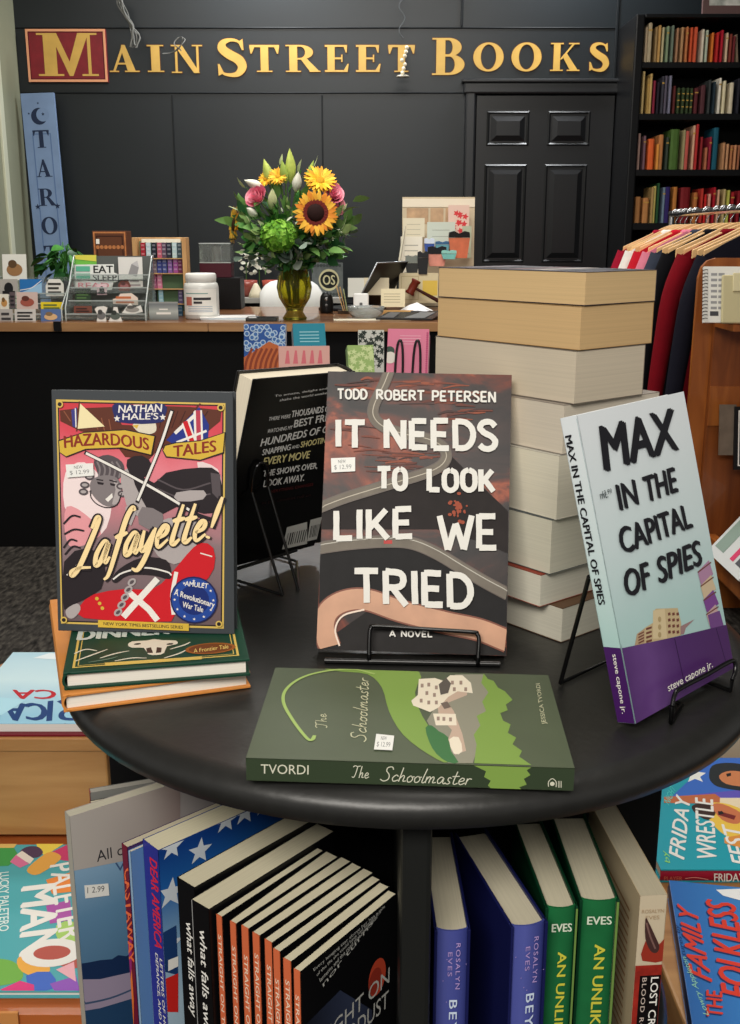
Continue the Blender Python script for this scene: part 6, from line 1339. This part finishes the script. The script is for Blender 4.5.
r1_ = [P3(*p) for p in ((262, 36), (245, 80), (212, 150), (212, 190), (245, 222), (310, 245), (390, 262), (440, 290), (448, 330), (400, 368), (250, 415), (120, 455), (33, 488))]
A.rib(r1_, .0108, RDE, False, 5); A.rib(r1_, .0088, RDG, False, 5); A.rib(r1_, .0008, m((180, 172, 156), .4), False, 5)
r2_ = [P3(*p) for p in ((28, 622), (140, 607), (260, 600), (340, 607), (420, 640), (500, 688), (580, 735), (655, 775))]
A.rib(r2_, .0118, RDE, False, 5); A.rib(r2_, .0098, RDG, False, 5); A.rib([(p[0], p[1] + .003) for p in r2_], .0008, m((180, 176, 166), .4), False, 5)
r3_ = [P3(*p) for p in ((66, 950), (46, 885), (62, 830), (115, 797), (190, 793), (300, 830), (450, 868), (560, 892), (655, 930))]
A.rib(r3_, .0215, TANE, False, 5); A.rib(r3_, .0185, TANR, False, 5); A.rib([P3(*p) for p in ((98, 945), (84, 890), (110, 845), (180, 825))], .0016, m((226, 206, 190), .4), False, 5)
A.poly(Z((244, 596), (272, 596), (272, 608), (244, 608)), m((176, 40, 36), .4), True); A.done('cover_art', c)
A = Art('front', w, h, th, M); A.base = .0024; WT = m((214, 212, 206), .4)
def SW(s_, bl, br, tl, wd, jit=.035, gap=.14): A.strokes(s_, CAPS, P3(*bl), P3(*br), P3(*tl), wd * .84, WT, jit=jit, gap=gap)
SW('TODD', (92, 130), (188, 132), (92, 98), .0023); SW('ROBERT', (220, 132), (378, 136), (220, 100), .0023); SW('PETERSEN', (404, 137), (613, 142), (404, 103), .0023)
SW('IT', (88, 288), (182, 292), (88, 200), .0066); SW('NEEDS', (248, 293), (617, 297), (248, 200), .0066)
SW('TO', (224, 428), (320, 428), (224, 358), .0058); SW('LOOK', (390, 432), (607, 438), (390, 360), .0058)
SW('LIKE', (82, 596), (338, 588), (82, 500), .0066); SW('WE', (428, 626), (615, 626), (428, 514), .0066)
SW('TRIED', (150, 803), (533, 818), (148, 694), .0070); SW('A NOVEL', (264, 914), (404, 916), (264, 895), .0015, .05); A.done('title_lettering', c)
sticker_on(c, 'front', w, h, th, M, Z((70, 326), (150, 323), (150, 369), (72, 373)), .0024)
t = thing('wire_book_stand', 'black wire stand in front of the desert road paperback', 'book stand')
def onM(u, v, yy, M):                   # survey point on a plane parallel to the book's front
    inv = M.inverted(); o = inv @ CAM; d = inv.to_3x3() @ ray(u, v); return M @ (o + d * ((yy - o.y) / d.y))
mb = MB(); P = [onM(u, v, -.012, M) for u, v in ((369, 655), (369.5, 635), (371, 628), (376, 626), (425, 629), (472, 632), (477, 634), (479, 640), (478, 658))]
mb.tube(cat(P, 4), .0019, WIRE, 8); mb.build('front_lip', t)
mb = MB()
for x0 in (P[0], P[-1]): 
    q = Vector((x0.x, x0.y, .8528)); e = Vector((x0.x, x0.y + .115, .8528)); k2 = M @ Vector(((M.inverted() @ x0).x, th + .0025, h * .4)); mb.tube([x0, q, e, k2], .0019, WIRE, 8)
mb.tube([Vector((P[0].x - .04, P[0].y + .004, .8532)), Vector((P[-1].x + .02, P[-1].y + .002, .8532))], .003, WIRE, 8); mb.build('base_wire', t)

# pale green spy paperback at the right
w, h, th = .1493, .2435, .0165
M = TR(.2059, .7547, .8578) @ EU(-15.52, -1.43, 42.65)
TEAL = gradmat(2, 0, h, [(0, (156, 188, 188)), (.3, (168, 200, 198)), (.6, (198, 214, 216)), (1, (216, 222, 226))], .35, .02, 20)
r, c = book('pale green paperback with bold black capitals leaning on a wire stand', w, h, th, M, TEAL, (238, 234, 226))
A = Art('front', w, h, th, M); P4 = lambda x, y: A.px(550 + x / 2.842, 380 + y / 2.842); Z = Zm(550, 380, 2.842)
PUR = gradmat(0, 0, w, [(0, (70, 32, 96)), (.3, (96, 60, 124)), (.55, (74, 36, 100)), (1, (70, 30, 92))], .35, .03, 40); BKT = m((26, 26, 32), .4); BLD = m((190, 170, 132), .45); BRB = m((110, 64, 54), .45)
def p4z(mt, sm, *pts): A.poly(Z(*pts), mt, True, sm)
p4z(BLD, 0, (262, 752), (268, 705), (292, 690), (292, 660), (300, 650), (362, 648), (372, 690), (372, 725)); p4z(m((206, 188, 150), .45), 0, (292, 735), (292, 655), (325, 650), (332, 735)); p4z(m((176, 150, 120), .45), 0, (240, 755), (246, 722), (268, 706), (268, 750)); p4z(m((150, 120, 120), .45), 0, (370, 700), (410, 680), (385, 705), (380, 722), (370, 724))
for i in range(4):
    for j in range(3): A.poly([(q[0], q[1]) for q in Z((334 + 12 * j, 662 + 17 * i), (341 + 12 * j, 660 + 17 * i), (342 + 12 * j, 668 + 17 * i), (335 + 12 * j, 670 + 17 * i))], BRB, True)
    A.poly(Z((250, 722 + 8 * i), (266, 714 + 8 * i), (266, 718 + 8 * i), (250, 726 + 8 * i)), BRB, True); A.poly(Z((272, 705 + 12 * i), (288, 700 + 12 * i), (288, 706 + 12 * i), (272, 711 + 12 * i)), BRB, True)
for i in range(3): A.disc(P4(310, 680 + 22 * i), .0022, m((170, 150, 110), .45))
for i, cc in enumerate(((170, 130, 160), (200, 180, 150), (120, 70, 140), (190, 160, 160))):
    p4z(m(cc, .45), 0, (418 + 8 * i, 545 + 40 * i), (450 + 6 * i, 512 + 42 * i), (462 + 8 * i, 552 + 42 * i), (428 + 8 * i, 585 + 38 * i)); A.rib([P4(418 + 8 * i, 547 + 40 * i), P4(456 + 7 * i, 518 + 42 * i)], .0012, BRB)
p4z(m((110, 70, 130), .45), 0, (446, 668), (480, 655), (492, 700), (455, 708))
A.poly(Z((150, 770), (203, 762), (355, 730), (500, 695), (530, 800), (530, 830), (245, 1000), (180, 1000)), PUR, True); A.rib([P4(352, 735), P4(384, 880)], .0012, m((46, 18, 66), .4)); A.rib([P4(470, 705), P4(497, 800)], .001, m((46, 18, 66), .4)); A.done('cover_art', c)
A = Art('front', w, h, th, M); A.base = .0012
for s_, bl, br, tl in (('MAX', (154, 258), (360, 196), (140, 134)), ('IN', (197, 370), (248, 352), (184, 300)), ('THE', (272, 348), (360, 316), (260, 278)), ('CAPITAL', (204, 496), (402, 418), (188, 424)), ('OF', (214, 620), (282, 590), (204, 544)), ('SPIES', (308, 580), (428, 524), (300, 506))):
    A.text(s_, P4(*bl), P4(*br), P4(*tl), BKT, .06)
A.done('title_lettering', c); A = Art('front', w, h, th, M); A.base = .0014
A.text('steve capone jr.', P4(334, 892), P4(460, 822), P4(329, 866), WH, .02); A.done('author_lettering', c); A = Art('front', w, h, th, M); A.base = .0014
A.text('mt.', P4(140, 340), P4(162, 334), P4(136, 322), m((70, 80, 84), .4)); A.text('12.99', P4(146, 330), P4(172, 322), P4(144, 316), m((70, 80, 84), .4)); A.done('price_print', c)
A = Art('spine', w, h, th, M); A.poly(Z((120, 757), (203, 762), (260, 1000), (180, 1000)), m((66, 28, 92), .4), True); A.rib([P4(76, 110), P4(214, 800)], .0003, m((140, 170, 170), .4)); A.done('spine_band', c)
A = Art('spine', w, h, th, M); A.base = .0008; 
A.text('MAX IN THE CAPITAL OF SPIES', P4(44, 160), P4(140, 638), P4(62, 156), BKT, .05); A.text('steve capone jr.', P4(175, 780), P4(203, 948), P4(190, 778), WH, .02); A.done('spine_lettering', c)
MI = M.inverted()
t = thing('wire_book_stand', 'black wire easel stand under the pale green paperback', 'book stand')
mb = MB(); P = [onM(u, v, -.013, M) for u, v in ((672, 706), (675, 694), (681, 688), (706, 675), (730, 661.5), (735, 663), (735, 672), (732, 680))]
mb.tube(cat(P, 4) , .0019, WIRE, 8); mb.build('front_lip', t)
def tz(p, z): return Vector((p.x, p.y, z))
mb = MB(); qa, qb = onz(560.5, 683, .8525), onz(606, 661, .8525); tp = onM(589, 577, th + .0028, M)
e0 = P[0]; e1 = P[-1]
mb.tube([tp, qa], .002, WIRE, 8); mb.tube([qa, qb, tz(M @ Vector((w * .45, 0, 0)), .8525), tz(e0, .8525), e0], .0019, WIRE, 8)
nrm = M.to_3x3() @ Vector((0, 1, 0)); nrm.z = 0; ax = M.to_3x3() @ Vector((1, 0, 0)); ax.z = 0; ax.normalize(); qc = qa + ax * .1; tq = tp + ax * .1
mb.tube([tq, qc], .002, WIRE, 8); mb.tube([qc, tz(e1, .8525), e1], .0019, WIRE, 8); mb.tube([tp, tq], .002, WIRE, 8); mb.build('easel_leg', t)

# green valley paperback lying in front
gw, gd, gt = .2290, .1575, .0175
F_ = TR(-.0872, .6755, .8528) @ EU(.5, .6, -2.6); M = F_ @ TR(gw, 0, gt) @ RZ(90) @ RX(-90)
w, h, th = gd, gw, gt
OLV = m((78, 88, 68), .4, 0, .35, 0, 0, .05, 30)
r, c = book('olive green paperback with valley village cover lying flat in front', w, h, th, M, OLV, (226, 220, 204), spine=m((52, 64, 46), .4))
A = Art('front', w, h, th, M); P5 = lambda x, y: A.px(240 + x / 2.114, 650 + y / 2.114); Z = Zm(240, 650, 2.114)
LGN = m((124, 154, 74), .4); LG2 = m((156, 182, 102), .4); PKG = m((190, 166, 148), .4); GRY = m((140, 138, 122), .4); DGR = m((60, 112, 66), .4); CRM2 = m((226, 216, 196), .4)
def p5z(mt, sm, *pts): A.poly(Z(*pts), mt, True, sm)
p5z(LGN, 3, (180, 40), (270, 38), (378, 46), (370, 90), (385, 140), (420, 190), (440, 238), (400, 222), (345, 180), (315, 130), (300, 80), (270, 52), (215, 46))
p5z(GRY, 0, (455, 52), (515, 52), (530, 80), (560, 100), (545, 130), (520, 150), (505, 200), (492, 240), (440, 240), (420, 200), (395, 150)); p5z(LGN, 0, (515, 50), (524, 62), (536, 66), (545, 80), (560, 88), (576, 106), (562, 116), (566, 128), (550, 134), (556, 150), (572, 158), (566, 176), (584, 186), (576, 200), (596, 214), (590, 226), (616, 244), (495, 240), (500, 200), (494, 180), (508, 160), (500, 140), (520, 130), (512, 110), (525, 90), (510, 70))
p5z(DGR, 2, (392, 165), (405, 160), (420, 172), (440, 185), (446, 215), (462, 238), (440, 238), (415, 220), (400, 195)); p5z(PKG, 0, (415, 90), (440, 70), (480, 62), (480, 96), (440, 112), (452, 130), (470, 178), (478, 214), (455, 222), (440, 190), (448, 170), (420, 140))
p5z(CRM2, 0, (378, 62), (412, 60), (430, 66), (444, 54), (470, 54), (488, 70), (492, 92), (460, 88), (440, 100), (420, 122), (402, 132), (366, 118), (362, 108), (376, 96)); p5z(CRM2, 0, (408, 135), (456, 136), (458, 160), (414, 160)); p5z(CRM2, 2, (442, 190), (462, 185), (470, 215), (452, 220))
for q in ((382, 72), (396, 70), (412, 76), (428, 84), (392, 88), (408, 92), (380, 104), (396, 108), (412, 108), (446, 66), (464, 66), (474, 80), (450, 80), (416, 142), (428, 143), (442, 144)): A.poly(Z((q[0], q[1]), (q[0] + 6, q[1]), (q[0] + 6, q[1] + 8), (q[0], q[1] + 8)), m((150, 130, 118), .4), True)
p5z(m((90, 84, 78), .4), 0, (420, 74), (436, 60), (446, 72), (440, 92), (424, 96)); p5z(m((110, 96, 88), .4), 0, (424, 114), (438, 110), (446, 122), (432, 126))
A.rib([P5(*p) for p in ((158, 182), (150, 192), (138, 184), (112, 150), (92, 112), (98, 84), (130, 60), (180, 46), (240, 42), (285, 52))], .0026, LG2, False, 6)
A.rib([P5(*p) for p in ((158, 182), (156, 190), (146, 191), (125, 170))], .0016, LG2, False, 6)
CTX = m((196, 196, 164), .4)
A.strokes('The', SCRIPT, P5(184, 166), P5(182, 136), P5(160, 166), .0007, CTX, gap=.03); A.strokes('Schoolmaster', SCRIPT, P5(266, 196), P5(272, 62), P5(234, 192), .0009, CTX, gap=.02)
A.text('JESSICA TVORDI', P5(650, 158), P5(636, 72), P5(638, 160), CTX); A.done('cover_art', c)
sticker_on(c, 'front', w, h, th, M, Z((288, 180), (326, 184), (322, 215), (283, 213)), .0011)
A = Art('spine', w, h, th, M)
A.poly(Z((495, 236), (616, 244), (606, 254), (614, 264), (600, 272), (606, 284), (590, 290), (594, 303), (530, 297), (524, 286), (530, 276), (516, 268), (520, 256)), LGN, True); A.text('TVORDI', P5(44, 261), P5(145, 263), P5(44, 241), m((206, 206, 186), .4)); CT2 = m((206, 206, 186), .4)
A.strokes('The', SCRIPT, P5(236, 269), P5(272, 271), P5(240, 244), .0006, CT2, gap=.03); A.strokes('Schoolmaster', SCRIPT, P5(296, 276), P5(487, 285), P5(303, 246), .0007, CT2, gap=.0)
A.rib([P5(*p) for p in ((652, 288), (652, 278), (660, 271), (668, 278), (668, 289))], .0006, CT2, False, 3); A.disc(P5(660, 282), .0016, CT2)
for i in range(3): A.rib([P5(673 + 3 * i, 276), P5(673 + 3 * i, 290)], .0004, CT2)
A.done('spine_lettering', c)

# black hardcover turned away behind, its printed back towards the room
gw, gt, gh = .1573, .0266, .2211
F_ = TR(-.1674, 1.0994, .8711) @ EU(15.4, 2.3, 49.7); M = F_ @ TR(gw, gt, 0) @ RZ(180)
w, h, th = gw, gh, gt
r, c = book('black hardcover seen from its printed back leaning on a hidden stand', w, h, th, M, m((10, 10, 11), .22, 0, .5), (232, 222, 200), True, None, 'hardcover_book')
A = Art('back', w, h, th, M); P6 = lambda x, y: A.px(220 + x / 4.875, 350 + y / 4.875); WB = m((206, 206, 204), .35); YW = m((206, 196, 140), .35); RDm = m((84, 30, 30), .35)
for s_, bl, br, tl, mt, bd in (('To amaze, delight and', (265, 232), (520, 194), (267, 219), WB, .02), ('shake the world awake', (290, 250), (520, 214), (292, 238), WB, .02),
    ('THERE WERE', (235, 345), (340, 330), (240, 327), WB, .02), ('THOUSANDS OF', (346, 328), (540, 298), (352, 296), WB, .04), ('WATCHING MY', (228, 405), (350, 385), (233, 386), WB, .02), ('BEST FRIEND', (358, 378), (600, 330), (364, 341), WB, .04),
    ('HUNDREDS OF CAMERAS', (195, 470), (660, 372), (205, 432), WB, .04), ('SNAPPING', (203, 513), (340, 486), (209, 484), WB, .04), ('AND', (348, 482), (384, 475), (350, 466), WB, .02), ('SHOOTING', (390, 475), (530, 448), (396, 446), YW, .04),
    ('EVERY MOVE', (208, 562), (432, 526), (216, 524), YW, .04), ("THE SHOW'S OVER,", (205, 622), (470, 580), (212, 586), WB, .04), ('LOOK AWAY.', (208, 668), (406, 636), (215, 634), WB, .04), ('EVERYTHING CHANGES', (235, 698), (450, 660), (238, 684), RDm, .02), ('as the cameras roll on', (200, 752), (440, 712), (203, 736), m((40, 22, 22), .35), .02)):
    A.text(s_, P6(*bl), P6(*br), P6(*tl), mt, bd)
A.done('back_print', c); A = Art('back', w, h, th, M)
for q in ([(302, 972), (424, 944), (424, 838), (326, 864)], [(424, 932), (500, 914), (500, 812), (440, 828)]):
    A.polys([[P6(*p) for p in q]], m((196, 196, 192), .4))
    for i in range(9):
        f, g = .1 + .09 * i, .1 + .09 * i + RN.uniform(.02, .06); L_ = lambda p, r_: P6(q[0][0] + (q[1][0] - q[0][0]) * p + (q[3][0] - q[0][0]) * r_, q[0][1] + (q[1][1] - q[0][1]) * p + (q[3][1] - q[0][1]) * r_)
        A.polys([[L_(f, .15), L_(g, .15), L_(g, .7), L_(f, .7)]], m((24, 24, 24), .4))
A.done('barcode', c)
t = thing('wire_book_stand', 'black wire stand with hook ends behind the black hardcover', 'book stand')
CHW = m((60, 60, 62), .15, .9)
MF = F_
def onF(u, v, yy):
    inv = MF.inverted(); o = inv @ CAM; d = inv.to_3x3() @ ray(u, v); return MF @ (o + d * ((yy - o.y) / d.y))
mb = MB(); P = [onF(u, v, -.004) for u, v in ((252, 492), (254, 474), (258, 465), (263, 463), (267, 469), (268, 486))]; mb.tube(cat(P, 4), .0018, CHW, 8); mb.build('hook', t)
mb = MB(); g0 = MF @ Vector((.03, 0, 0)); g1 = MF @ Vector((.125, 0, 0)); bk = MF.to_3x3() @ Vector((0, -1, 0)); bk.z = 0
for s_, g in ((P[0], g0), (P[-1], g1)):
    f_ = Vector((s_.x, s_.y, .8525)) + bk * .045
    mb.tube([s_, f_], .0018, WIRE, 6)
    q = Vector((g.x, g.y, .866)) - bk * .0; mb.tube([f_, Vector((g.x, g.y, .853)), Vector((g.x, g.y, .853)) - bk * .045, Vector((g.x, g.y, .885)) - bk * .045], .0018, WIRE, 6)
mb.build('base_wire', t)
mb = MB(); mb.tube([Vector((g0.x, g0.y, .8665)), Vector((g1.x, g1.y, .8665))], .0022, WIRE, 6); mb.build('cross_wire', t)

# tall stack of thick paperbacks, page edges outwards
ZS = [.8505, .8853, .9175, .971, 1.032, 1.078, 1.126, 1.165, 1.1945]
STACK = [(.1814, .9426, 220.3, .2, .14, (206, 202, 186), 'pale thick paperback at the very bottom of the tall stack', (96, 70, 50)),
 (.160, .945, 219, .2, .14, (212, 208, 192), 'second pale paperback up from the bottom of the tall stack', (140, 60, 44)),
 (.168, .945, 219.3, .205, .14, (206, 202, 184), 'third pale paperback from the bottom of the tall stack', (90, 96, 96)),
 (.1715, .943, 218, .205, .14, (212, 206, 188), 'fourth paperback from the bottom of the tall stack', (196, 192, 180)),
 (.1745, .945, 217.5, .2, .135, (202, 192, 176), 'greyish paperback in the middle of the tall stack', (150, 140, 130)),
 (.183, .945, 218.5, .187, .098, (198, 186, 166), 'grey beige paperback just below the two yellowed ones', (120, 110, 100)),
 (.1855, .945, 219.5, .1846, .105, (200, 168, 122), 'yellowed thick paperback second from the top of the tall stack', (150, 120, 80)),
 (.188, .945, 220.5, .184, .105, (206, 176, 130), 'yellowed paperback on the very top of the tall stack', (56, 50, 60))]
for i, (x, y, a, hh, ww, pc_, lb, cc) in enumerate(STACK):
    z0, z1 = ZS[i], ZS[i + 1] - .0006
    M = TR(x, y, z1) @ RZ(a) @ RX(-90) @ TR(-ww, 0, -hh)
    r, c = book(lb, ww, hh, z1 - z0, M, m(cc, .45), pc_, False, 'thick paperbacks in the tall stack', 'thick_paperback_book')
    if i == 7:
        A = Art('front', ww, hh, z1 - z0); 
        for j in range(5): A.rect(ww * .1, hh * (.1 + .17 * j), ww * .9, hh * (.18 + .17 * j), m(((150, 140, 150), (40, 36, 44), (110, 60, 60), (190, 180, 170), (30, 30, 40))[j], .4))
        A.done('cover_art', c)

# ================================================================== light
w_ = bpy.data.worlds.new('world'); scene.world = w_; w_.use_nodes = True
w_.node_tree.nodes['Background'].inputs[0].default_value = (1, .97, .92, 1); w_.node_tree.nodes['Background'].inputs[1].default_value = .3
def area(name, loc, sx, sy, watts, target=None, col=(1, .95, .87)):
    L = bpy.data.lights.new(name, 'AREA'); L.shape = 'RECTANGLE'; L.size = sx; L.size_y = sy; L.energy = watts; L.color = col
    o = bpy.data.objects.new(name, L); COL.objects.link(o); o.location = loc
    if target: o.rotation_euler = (Vector(target) - Vector(loc)).to_track_quat('-Z', 'Y').to_euler()
    return o
area('key_light_front', (-.4, -.95, 2.25), 1.4, .6, 55, (0, .85, .72))  # unseen key light, added below ceiling height to brighten lower shelves and covers
area('ceiling_light_table', (.25, 1.15, 2.9), 1.2, .6, 14, (.0, 1.0, .85))
area('ceiling_light_aisle', (0, 2.9, 2.9), 1.6, .6, 36, (0, 3.4, .9))
area('ceiling_light_counter', (-.3, 3.9, 2.9), 2.6, .5, 52, (-.2, 4.6, .9))
area('ceiling_light_wall', (-.5, 5.72, 2.92), .35, .2, 30, (-.5, 5.8, 0), (.96, .98, 1))
area('ceiling_light_wall_right', (1.0, 5.72, 2.92), .35, .2, 20, (1.0, 5.8, 0), (.96, .98, 1))
